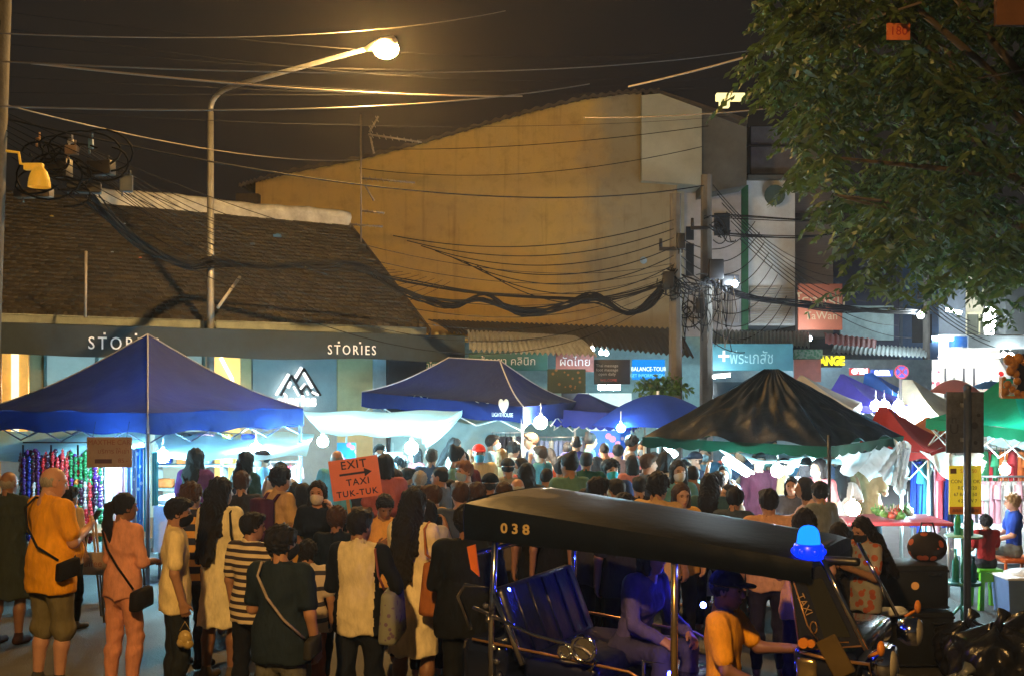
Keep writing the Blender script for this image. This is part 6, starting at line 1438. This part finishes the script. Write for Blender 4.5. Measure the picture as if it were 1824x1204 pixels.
# blue beacon and blue courtesy lamps
BGL = glow("beacon_blue_core", (.01, .16, 1.0), 9)
BX, BY, BZ = 1.93, -.53, rz_(1.93) + .005
bc = MB(); bc.tube([(BX, BY, BZ - .01), (BX, BY, BZ + .03), (BX, BY, BZ + .065), (BX, BY, BZ + .075)], [.080, .083, .080, .07], 20)
for k in range(7): a = 2 * math.pi * k / 7; bc.ball((BX + .076 * math.cos(a), BY + .076 * math.sin(a), BZ + .035), .022, nu=8, nv=6)
bco = bc.build("beacon_base", mat("blue_plastic_base", (.005, .01, .5), .3, bump=0, emis=(.0, .02, 1), estr=2.0), tk)
bc = MB(); bc.grid(lambda u, v: (BX + math.cos(u * 6.2832) * .064 * (1 - .16 * v) * max(0, 1 - v ** 5) ** .5, BY + math.sin(u * 6.2832) * .064 * (1 - .16 * v) * max(0, 1 - v ** 5) ** .5, BZ + .072 + .105 * v), 24, 14); bc.build("beacon_dome", glow("beacon_dome", (.004, .10, 1.0), 4.0), bco)
bc = MB(); bc.ball((BX, BY, BZ + .12), .03); 
def courtesy(x, y, z, s, r=.018):
    mb = MB(); mb.ball((x, y, z), r, nu=10, nv=6); mb.build("blue_lamp", glow("blue_lamp_%d" % s, (.03, .05, 1.0), s), tk)
courtesy(.80, .10, 1.54, 900, .02); courtesy(1.30, -.54, 1.50, 260, .018); courtesy(1.02, .40, 1.05, 420, .02); courtesy(1.1, -.45, .80, 120, .016); courtesy(.02, -.45, 1.20, 160, .014)
# ================================================================ THE CROWD
P = person
NV = (.008, .014, .030); BK = (.008, .009, .012)
FR = dict(fine=True)
# ---- bags worn or held (things of their own)
def strapbag(e, J, T, side, label, col, kind='cross', size=(.22, .08, .16), z=-.05, scol=None):
    """bag on a strap running over the opposite shoulder"""
    s = 1 if side == 'r' else -1
    G = 1 + .55 * (J['g'] - 1) + .06
    pel = J['pel']; bagc = np.array([s * (.215 * G + .01 + size[1] * .3), -.02, pel[2] + z])
    m = cloth(col); b0 = empty("cross_body_bag" if kind == 'cross' else "shoulder_bag", T(bagc), label, "bag"); b0.rotation_euler.z = e.rotation_euler.z; k = e.scale[0]
    mb = MB(); mb.bbox((0, 0, 0), (size[1] * k, size[0] * k, size[2] * k), min(size[1] * .35, .035) * k); mb.v = [(v[0] * (1.25 - v[2] * 1.2), v[1] * (1.0 - v[2] * .45), v[2] + .02 * math.sin(v[1] * 14)) for v in mb.v]; mb.build("pouch", m, b0)
    mb = MB()
    def L(p): v = T(p) - T(bagc); return Matrix.Rotation(-e.rotation_euler.z, 3, 'Z') @ v
    if kind == 'cross':
        sx = -s; back = [(s * .20, -.06, pel[2] + z + size[2] * .4), (s * .12, -.145, 1.12), (0, -.152, 1.26), (sx * .09, -.13, 1.40), (sx * .115, -.05, 1.475), (sx * .105, .04, 1.455), (sx * .04, .135, 1.32), (s * .08, .135, 1.15), (s * .20, .05, pel[2] + z + size[2] * .4)]
    else:
        back = [(s * .215, -.08, pel[2] + z + size[2] * .45), (s * .19, -.11, 1.25), (s * .15, -.07, 1.43), (s * .145, .0, 1.475), (s * .16, .07, 1.40), (s * .215, .08, pel[2] + z + size[2] * .45)]
    pts = [L(np.array((p[0] * (G if i_ in (0, len(back) - 1) else 1.0), p[1] * (G + .04), p[2] + .012))) for i_, p in enumerate(back)]
    for a in (0,):
        mb.tube(pts, .010 * k, 5)
    mb.build("strap", cloth(scol or col), b0); return b0
def backpack(e, J, T, label, col, size=(.30, .15, .42)):
    c = np.array([0, -.19, 1.22]); b0 = empty("backpack", T(c), label, "backpack"); b0.rotation_euler.z = e.rotation_euler.z; k = e.scale[0]; m = cloth(col)
    mb = MB(); mb.bbox((0, 0, 0), (size[0] * k, size[1] * k, size[2] * k), .05 * k); mb.bbox((0, -size[1] * k * .5, -.07 * k), (size[0] * .8 * k, .06 * k, .20 * k), .02 * k); mb.build("pack", m, b0)
    for s in (-1, 1):
        mb = MB(); mb.tube([Vector(p) * k for p in ((s * .10, .05, .16), (s * .11, .12, .24), (s * .12, .22, .245), (s * .13, .30, .15), (s * .14, .30, .0), (s * .15, .2, -.14), (s * .12, .07, -.18))], .018 * k, 5); mb.build("strap", m, b0)
    return b0
def phone(e, J, T, side, label):
    w_ = J[side][2]; el = J[side][1]; d = (w_ - el) / np.linalg.norm(w_ - el); c = w_ + d * .10 + np.array([-.02 if side == 'r' else .02, .02, .03]); p = T(c)
    mb = MB(); R_ = Matrix.Rotation(e.rotation_euler.z, 3, 'Z') @ Matrix.Rotation(math.radians(-35), 3, 'X'); mb.bbox((0, 0, 0), (.074, .009, .15), .003, R_); mb.bbox(R_ @ Vector((0, -.006, 0)), (.066, .002, .138), .0008, R_, 1)
    return tag(mb.build("phone", [BLACKP, mat("phone_screen", (.02, .03, .05), .05, bump=0)], loc=p), label, "phone")
# ---- front row, left to right
P(14, 840, 10.8, 80, "older person in a long dark grey-green dress at the left edge", (.035, .045, .035), None, hair='thin', hc='grey', sk='brown', arms=('phonelow', 'phonelow'), bottom='dress', shoes=(.04, .02, .02), girth=1.15, sleeve='elbow', **FR)
e, J, T = P(90, 832, 9.25, 52, "tall heavy bald man in a yellow-orange T-shirt and khaki shorts", (.80, .36, .012), (.16, .14, .08), hair='thin', hc='grey', sk='pink', arms=('phone', 'phonelow'), bottom='shorts', girth=1.24, shoes=(.05, .05, .05), look=-18, nod=12, hem=.17, **FR)
strapbag(e, J, T, 'r', "small black pouch worn across the yellow T-shirt", (.012, .012, .014), z=.03, size=(.18, .06, .14)); phone(e, J, T, 'r', "phone held by the bald man in yellow")
P(122, 868, 11.5, 60, "person in a beige shirt and dark trousers behind the yellow T-shirt", (.52, .38, .22), (.02, .025, .025), hc='black', sk='tan', bottom='long', shoes=(.2, .15, .1), **FR)
e, J, T = P(219, 880, 9.1, 58, "woman with black ponytail in a salmon pink two-piece outfit", (.66, .30, .20), (.64, .28, .18), hair='pony', hc='black', sk='brown', fem=True, arms=('phonelow', 'phonelow'), look=-14, sleeve='elbow', hem=.10, shoes=(.3, .2, .15), **FR)
strapbag(e, J, T, 'r', "little black handbag at the hip of the salmon outfit", (.015, .013, .013), z=-.08, size=(.20, .08, .17))
e, J, T = P(312, 888, 8.7, 18, "young man in a cream T-shirt, black mask and dark trousers, seen side-on", (.80, .66, .36), (.018, .022, .028), hc='black', sk='tan', mask=(.012, .012, .02), arms=('down', 'down'), shoes=(.6, .6, .6), nod=6, **FR)
mb = MB(); hpt = T(J['r'][2]); mb.ball((0, 0, -.13), .055, sq=(1, .6, 1.2), nu=12, nv=8); mb.ball((.02, 0, -.17), .045, sq=(1, .7, .9), nu=10, nv=6); mb.ball((-.025, 0, -.16), .04, nu=8, nv=6); mb.tube([(-.04, 0, -.07), (0, 0, .0), (.04, 0, -.07)], .004, 4)
tag(mb.build("carrier_bag", mat("clear_yellow_bag", (.45, .33, .12), .2, bump=.6, bscale=12), loc=hpt + Vector((0.02, 0, -.14))), "small clear bag of food hanging from the cream T-shirt man's hand", "carrier bag")
P(338, 862, 9.9, 62, "brown-haired man in a shirt of broad navy and mustard bands", stripes("broad_band_cloth", (.012, .016, .045), (.62, .34, .08), .13), (.012, .016, .03), hair='mop', hc='brown', sk='tan', shoes=(.02, .02, .02), arms=('phonelow', 'phonelow'), **FR)
e, J, T = P(392, 852, 9.5, 70, "woman with very long black hair in a cream mini dress", (.78, .70, .46), None, hair='verylong', hc='black', sk='brown', fem=True, bottom='dress', sleeve='short', arms=('phonelow', 'phonelow'), look=-20, shoes=(.1, .08, .06), **FR)
strapbag(e, J, T, 'r', "dark grey shoulder bag on the cream mini dress", (.02, .02, .025), kind='sh', z=.0, size=(.30, .12, .30))
P(447, 915, 8.5, 62, "man in a narrow-striped navy and cream T-shirt with dark trousers", stripes("narrow_stripe_cloth", (.70, .58, .38), (.03, .02, .03), .062, duty=.52), (.012, .014, .022), hc='black', hair='short', sk='tan', shoes=(.1, .1, .1), look=-25, **FR)
e, J, T = P(500, 940, 7.15, 70, "man in a navy T-shirt and grey trousers with a thin cross-body strap", (.014, .024, .038), (.11, .11, .10), hc='black', hair='mop', sk='tan', mask=(.02, .02, .025), arms=('down', 'phonelow'), look=-35, shoes=(.1, .1, .1), girth=1.08, **FR)
strapbag(e, J, T, 'r', "flat dark pouch on a pale thin strap over the navy T-shirt", (.03, .03, .03), z=-.0, size=(.16, .05, .13), scol=(.3, .25, .22))
e, J, T = P(497, 833, 11.0, 40, "man with tousled black hair in a tan shirt and purple backpack", (.55, .36, .18), (.02, .02, .03), hair='mop', sk='tan', arms=('phone', 'phone'), **FR)
backpack(e, J, T, "plum purple backpack on the man in the tan shirt", (.07, .02, .06))
e, J, T = P(640, 910, 7.9, 78, "man in a cream raglan shirt with black sleeves", (.62, .54, .36), (.012, .016, .028), hair='short', sk='brown', sleeve='elbow', sleevecol=(.008, .01, .016), arms=('hip', 'phonelow'), look=-20, shoes=(.1, .1, .1), **FR)
strapbag(e, J, T, 'r', "patterned grey cloth tote on the cream raglan shirt", speckle("tote_print", (.20, .21, .18), (.12, .08, .16), 22, .3), kind='sh', z=.04, size=(.30, .10, .38), scol=(.22, .07, .06))
e, J, T = P(736, 873, 8.5, 62, "woman with waist-long black hair in a cream dress holding a brown tote", (.78, .68, .46), None, hair='verylong', sk='brown', fem=True, bottom='dress', sleeve='long', arms=('fold', 'fold'), shoes=(.1, .08, .08), look=-10, **FR)
strapbag(e, J, T, 'r', "large tan brown leather tote hanging from a shoulder", (.36, .13, .045), kind='sh', z=.10, size=(.40, .13, .40))
P(832, 903, 7.9, 85, "broad person in a black hooded jacket and black trousers", (.008, .010, .014), (.010, .012, .016), hair='mop', sk='brown', sleeve='long', arms=('phonelow', 'phonelow'), girth=1.2, hem=.16, shoes=(.05, .05, .05), **FR)
# ---- second row
P(600, 905, 9.4, 88, "person in dark navy with dim face left of the cream raglan shirt", NV, NV, hair='mop', hc='brown', sk='brown', sleeve='long', fine=True)
P(566, 858, 10.6, -92, "woman in a white mask and black top facing the viewer under the EXIT card", (.010, .013, .022), BK, hair='long', sk='tan', fem=True, mask=(.62, .58, .52), fine=True, arms=('phonelow', 'up'))
P(540, 862, 11.0, 80, "person in a mustard yellow top beside the masked woman", (.60, .34, .06), NV, hair='bob', sk='tan', fem=True, sleeve='long')
P(684, 880, 10.0, -70, "man looking down in an open orange shirt facing the viewer", (.70, .38, .12), NV, hair='short', sk='brown', nod=28, arms=('phone', 'phone'), fine=True, sleeve='long')
P(548, 965, 8.6, 95, "person in a printed white shirt with dark hem stripes, half hidden", stripes("pale_print_cloth", (.55, .47, .38), (.03, .03, .05), .16, duty=.72), (.30, .10, .05), hair='mop', sk='tan', fine=True)
P(772, 865, 10.4, 150, "man in profile with dark vest over a tan shirt, facing left", (.50, .34, .17), BK, hair='short', hc='brown', sk='tan', sleeve='long', fine=True, arms=('phone', 'down'))
P(786, 833, 12.2, 160, "man with cropped dark hair in a grey checked shirt looking left", (.12, .14, .17), BK, hair='crop', hc='black', sk='tan', fine=True)
P(704, 838, 12.6, 100, "curly grey-brown haired person behind the EXIT card's right side", (.20, .2, .2), BK, hair='mop', hc='brown', sk='tan')
P(725, 834, 14.0, 40, "dark-haired person turned away behind the curly head", (.05, .06, .09), BK, hair='short')
P(748, 841, 13.2, 90, "light grey-haired person seen from behind near the centre", (.30, .3, .3), BK, hair='mop', hc='grey', sk='pink')
P(830, 822, 12.6, 215, "ginger-haired person wearing a pale blue mask, turned left", (.36, .34, .33), BK, hair='short', hc='ginger', sk='pink', mask=(.35, .5, .75), fine=True)
P(824, 805, 14.6, 100, "dark-haired person in a maroon shirt behind the ginger head", (.12, .03, .05), BK, hair='short')
P(853, 793, 15.0, -80, "person in a red cap and blue mask facing the viewer", (.60, .48, .25), BK, hair='short', hat=('cap', (.70, .05, .04)), mask=(.10, .50, .75), sk='pale', fine=True)
P(893, 800, 15.6, 95, "blond person in a cream shirt behind the dark cap", (.65, .55, .35), BK, hair='bob', hc='blond', sk='pale', fem=True)
P(873, 845, 11.2, 90, "person in a black cap just above the taxi roof's left end", (.02, .02, .025), BK, hair='short', hat=('cap', (.008, .010, .016)), sk='brown', girth=1.1)
P(905, 818, 13.6, 100, "person in a dark cap and pale grey shirt", (.30, .29, .26), BK, hair='short', hat=('cap', (.03, .04, .05)), sk='tan')
P(938, 826, 12.2, 90, "person with a broad spread of straight black hair", (.05, .07, .09), BK, hair='long', fem=True, girth=1.2)
P(922, 852, 11.6, 95, "person with a balding blond-grey crown", (.25, .22, .2), BK, hair='thin', hc='white', sk='pink')
P(898, 862, 10.8, 90, "brown bushy-haired head beside the balding crown", (.12, .1, .1), BK, hair='mop', hc='brown')
P(965, 795, 15.8, 150, "brown-haired man in a light blue shirt", (.10, .38, .50), BK, hair='short', hc='brown', sk='pale')
P(998, 822, 14.2, 88, "person with a dark bun in a pink and white shirt, seen from behind", (.70, .28, .28), BK, hair='bun', fem=True)
P(1001, 812, 16.0, 90, "person in an orange-red top behind the dark bun", (.75, .12, .04), BK, hair='short')
P(1027, 777, 16.8, 85, "tallest dark-haired man in a purple navy uniform shirt", (.06, .06, .26), NV, hair='crop', sk='tan', fine=True)
P(1012, 788, 17.6, 90, "short-haired head just left of the purple navy shirt", BK, BK, hair='short')
P(1044, 806, 13.6, 88, "man in a dark green T-shirt seen from behind", (.015, .085, .075), BK, hair='crop', sk='tan', girth=1.12, fine=True)
P(1063, 814, 15.2, 90, "long dark-haired person right of the dark green T-shirt", BK, BK, hair='long', fem=True)
P(1089, 820, 12.8, -80, "man in a bright cyan mask and navy shirt facing the viewer", (.02, .04, .12), BK, hair='mop', sk='pale', mask=(.05, .50, .62), girth=1.15, fine=True)
P(1101, 792, 16.6, 92, "dark-haired head under the small white bulb", (.3, .2, .2), BK, hair='short')
P(1127, 812, 14.2, 90, "woman in a dusty pink top with dark bobbed hair", (.48, .20, .20), BK, hair='bob', fem=True)
P(1064, 852, 9.6, 70, "man with fade haircut close behind the taxi roof", (.03, .03, .05), BK, hair='short', sk='tan', fine=True, look=-20)
P(1112, 880, 9.3, 88, "dark short-haired head close behind the taxi roof, right of the fade haircut", (.02, .02, .03), BK, hair='short', sk='tan', fine=True)
P(958, 875, 10.2, 90, "round dark head low behind the taxi roof, left one", BK, BK, hair='bob')
P(992, 874, 10.0, 90, "round dark head low behind the taxi roof, right one", BK, BK, hair='bob')
P(1042, 872, 10.4, 90, "dark head half hidden left of the fade haircut", BK, BK, hair='long', fem=True)
P(1170, 845, 9.9, 50, "man with glasses-arm and tan shirt seen from behind near the white pole", (.60, .40, .18), (.2, .15, .08), hair='mop', sk='tan', fine=True, girth=1.15)
P(1208, 822, 12.4, -82, "woman in a white mask and light blue top facing the viewer", (.12, .34, .46), BK, hair='long', fem=True, mask=(.75, .72, .70), sk='pale', fine=True)
P(1212, 862, 10.5, -75, "woman lit orange looking down, in a yellow top", (.75, .45, .08), BK, hair='bob', hc='brown', sk='pale', fem=True, fine=True, nod=6)
P(1165, 806, 15.0, 90, "dark-haired figure under the left edge of the black tent", BK, BK, hair='bob')
P(1192, 800, 16.4, -90, "dim figure in dark clothes behind the white masked woman", (.02, .03, .05), BK, hair='short', sk='brown')
P(1240, 806, 14.6, 200, "person in a dark cap leaning under the black tent", (.015, .02, .04), BK, hair='short', hat=('cap', (.01, .012, .02)), sk='brown')
P(1264, 845, 11.4, 70, "person with long blue-black hair lit cyan under the black tent", (.04, .10, .14), BK, hair='verylong', fem=True, girth=1.15, fine=True)
P(1290, 830, 13.4, 250, "person with raised arm taking a picture under the tube light", (.05, .08, .12), BK, hair='bob', arms=('high', 'up'), fem=True, sk='tan')
P(1351, 806, 14.2, -85, "man in a maroon sweater facing the viewer between two lamps", (.035, .006, .014), BK, hair='short', sk='pale', fine=True, sleeve='long')
P(1325, 858, 12.4, 200, "stallholder in white bending over the glaring table", (.60, .68, .72), BK, hair='bob', fem=True, sk='pale', lean=.35, arms=('reach', 'reach'))
P(1369, 873, 9.6, 82, "man in a peach T-shirt seen from behind, above the taxi roof", (.62, .36, .20), (.02, .02, .04), hair='short', sk='tan', fine=True, look=15)
P(1433, 908, 8.5, 75, "woman with long black hair and peach top behind the blue beacon", (.62, .34, .20), (.03, .02, .05), hair='long', sk='tan', fem=True, fine=True, arms=('down', 'phone'))
P(1437, 816, 13.6, 90, "person in a pale lilac shirt with sling strap, behind the white sheet", (.36, .32, .40), BK, hair='bob', fem=True, arms=('phonelow', 'phonelow'))
P(1492, 838, 12.0, 170, "person in pinkish clothes bending toward the food, right of the tent pole", (.45, .30, .28), BK, hair='bob', lean=.6, arms=('reach', 'reach'), fem=True)
P(1462, 860, 11.6, 120, "short person in a grey shirt behind the dark tent pole", (.22, .25, .28), BK, hair='mop')
P(1495, 932, 9.3, 100, "dark-haired woman with a mask close beside the black cases, left of a pair", (.03, .03, .04), BK, hair='long', fem=True, mask=(.6, .6, .6), fine=True)
e, J, T = P(1540, 922, 9.2, 205, "long-haired woman in a flowery orange-grey top looking at her phone", speckle("muted_floral", (.34, .33, .32), (.42, .10, .05), 13, .42), (.012, .015, .02), hair='verylong', hc='black', fem=True, sk='tan', nod=22, arms=('phone', 'phone'), fine=True, sleeve='short', mask=(.02, .02, .03))
phone(e, J, T, 'r', "phone held by the woman in the flowery top")
# left stall
e, J, T = P(348, 800, 13.3, 75, "person in a purple shirt with a blue shoulder strap at the left stall", (.14, .05, .30), BK, hair='long', fem=True, sk='tan', girth=1.15, fine=True, H=None)
strapbag(e, J, T, 'r', "pale blue sling bag on the purple shirt", (.10, .28, .42), z=.05)
P(437, 806, 13.4, 60, "person with long dark hair glinting cyan under the big bulb", (.03, .09, .12), BK, hair='verylong', fem=True, fine=True)
P(430, 842, 11.6, 90, "dark-haired head between the long hair and the cream dress", (.03, .03, .04), BK, hair='mop', hc='brown')
P(375, 868, 11.2, 95, "dark-clothed person between the banded shirt and the cream dress", (.015, .02, .03), BK, hair='short')
P(600, 802, 14.0, 80, "grey-haired man in a sky blue shirt behind the EXIT card", (.12, .42, .60), BK, hair='thin', hc='grey', sk='pink', fine=True, girth=1.15)
P(525, 862, 12.2, 90, "small dark head left of the masked woman", (.03, .03, .05), BK, hair='mop')
P(640, 826, 14.0, 90, "dark head just over the EXIT card's right corner", (.04, .04, .06), BK, hair='short')
P(655, 870, 12.0, 95, "dim person between the EXIT card and the man looking down", (.10, .08, .07), BK, hair='short')
P(745, 868, 11.4, 150, "person with curly dark hair in profile beside the waist-long hair", (.03, .03, .04), BK, hair='mop', sk='tan')
P(800, 855, 12.4, 90, "grey-shirted person between the profile man and the black hood", (.08, .10, .13), BK, hair='short', sk='tan')
P(850, 862, 10.6, 95, "dark figure directly left of the black cap", (.03, .035, .045), BK, hair='mop', hc='brown')
P(1140, 850, 12.0, 100, "dark figure left of the tan shirt", (.03, .03, .05), BK, hair='short')
P(1300, 870, 10.8, 60, "dark figure crouched toward the wicker basket", (.05, .07, .10), BK, hair='mop', lean=.25)
P(1410, 850, 12.6, 250, "dim figure by the tiny held bulb under the black tent", (.10, .11, .14), BK, hair='bob', fem=True, arms=('phonelow', 'phonelow'))
# ---- shoppers deep in the crowd, mostly hidden: a few figures repeated
rr = random.Random(4)
GP = "shoppers mostly hidden deep in the crowd"; GL = "shopper of whom little more than the head shows deep in the crowd"
protos = []
for i, (hs, hcx, fm, cl) in enumerate((('short', 'black', False, (.10, .22, .34)), ('mop', 'black', False, (.32, .28, .24)), ('bob', 'black', True, (.40, .12, .14)), ('short', 'brown', False, (.05, .07, .12)), ('long', 'black', True, (.45, .44, .42)), ('bun', 'black', True, (.12, .26, .24)), ('crop', 'black', False, (.30, .20, .10)))):
    e, J, T = person(0, 0, 20, 90, GL, cl, BK, hair=hs, hc=hcx, fem=fm, X=0, H=1.66, group=GP, mask=(.5, .6, .65) if i % 2 == 0 else None, arms=(('phone', 'down'), ('up', 'phonelow'), ('phonelow', 'phonelow'))[i % 3], look=(0, 25, -30, 10)[i % 4], nod=(0, 15, 5)[i % 3]); protos.append(e)
spots = [(676, 15.2), (716, 15.5), (742, 16.6), (768, 15.0), (806, 16.4), (812, 13.6), (845, 16.8), (875, 17.2), (912, 16.6), (930, 14.6), (948, 17.4), (980, 17.6), (1050, 17.8), (1078, 17.2), (1082, 14.4), (1122, 17.5), (1146, 16.8), (1152, 13.4), (1182, 13.6), (1222, 13.8), (1236, 12.6), (1256, 15.8), (1276, 12.6), (1300, 16.0), (1318, 14.8), (1338, 15.6), (1372, 15.8), (1396, 14.2), (1416, 15.6), (1446, 15.0), (1458, 13.4), (1478, 14.8), (1500, 14.0), (1520, 15.6), (1546, 14.6), (470, 15.2), (500, 14.2), (688, 12.0), (820, 10.0), (760, 9.6), (1015, 12.0), (975, 12.6), (1100, 11.2)]
for i, (px, Y) in enumerate(spots):
    src = protos[i % len(protos)]; o = src if i < len(protos) else dup(src)
    o.location = ((px - CX) / F * Y, Y, 0); o.rotation_euler.z = math.radians(rr.choice((0, 180, -20, 200, -90, -60, 120, 90, 40, 160) if Y > 13.0 else (0, 10, -25, 40, 25)) + rr.uniform(-15, 15)); q = .965 * rr.uniform(.90, 1.06); o.scale = (q, q, q)
# ---- seated people
def seated(px, top, Y, rot, seat, label, **k):
    # head top is .79+.10 of the trunk above the seat (1.72 m frame)
    z = CZ - (top - HY) * Y / F; kk = (z - seat) / .89; return person(px, top, Y, rot, label, pose='sit', seat=seat, H=1.72 * kk, **k)
tv = Matrix.Rotation(HD, 3, 'Z')
def tkp(x, y): v = tv @ Vector((x, y, 0)); return TKX + v.x, TKY + v.y
x, y = tkp(1.30, -.05)
person(0, 0, y, math.degrees(HD) + 4, "driver in an orange polo shirt and dark cap seated in the taxi", (.88, .40, .02), (.02, .022, .03), hair='short', hat=('cap', (.006, .006, .01)), sk='brown', pose='sit', seat=.50, X=x, H=1.66, fine=True, arms=('lap', 'forward'), nod=4)
x, y = tkp(.62, .12)
person(0, 0, y, math.degrees(HD) - 20, "passenger in pale blue-lit clothes leaning forward in the taxi", (.09, .08, .22), (.05, .05, .14), hair='bob', sk='tan', fem=True, pose='sit', seat=.72, X=x, H=1.55, fine=True, arms=('lap', 'lap'), lean=.3, sleeve='long')
seated(1757, 918, 12.6, 100, .45, "boy in a dark red shirt with bowl haircut sitting on the green stool", shirt=(.28, .02, .02), pants=(.03, .03, .04), hair='mop', sk='tan', fine=True, arms=('lap', 'lap'))
seated(1806, 880, 13.2, 170, .50, "blond person in a royal blue shirt sitting at the right edge", shirt=(.015, .05, .35), pants=(.18, .2, .2), hair='mop', hc='blond', sk='pink', fine=True, arms=('lap', 'lap'))
mb = MB(); x, y = XY(1806, 13.2); mb.bbox((0, 0, .455), (.40, .40, .05), .015)
for sx in (-1, 1):
    for sy in (-1, 1): mb.cyl((sx * .17, sy * .17, 0), (sx * .17, sy * .17, .44), .018, n=6)
tag(mb.build("low_stool", mat("orange_plastic", (.6, .12, .02), .5), loc=(x, y, 0)), "small orange stool under the blond person", "stool")
# ================================================================ HAZE: thin humid air, added to give the lamps a halo
hb = MB(); hb.box((0, 28, 7.4), (90, 66, 17.0))
hm = bpy.data.materials.new("glow_haze"); hm.use_nodes = True; ht = hm.node_tree; ht.nodes.clear()
ho = ht.nodes.new("ShaderNodeOutputMaterial"); hv = ht.nodes.new("ShaderNodeVolumePrincipled"); hv.inputs["Color"].default_value = (.9, .88, .85, 1); hv.inputs["Density"].default_value = .0008; hv.inputs["Anisotropy"].default_value = .74
ht.links.new(hv.outputs[0], ho.inputs["Volume"])
h_o = hb.build("haze", hm); h_o["kind"] = "stuff"
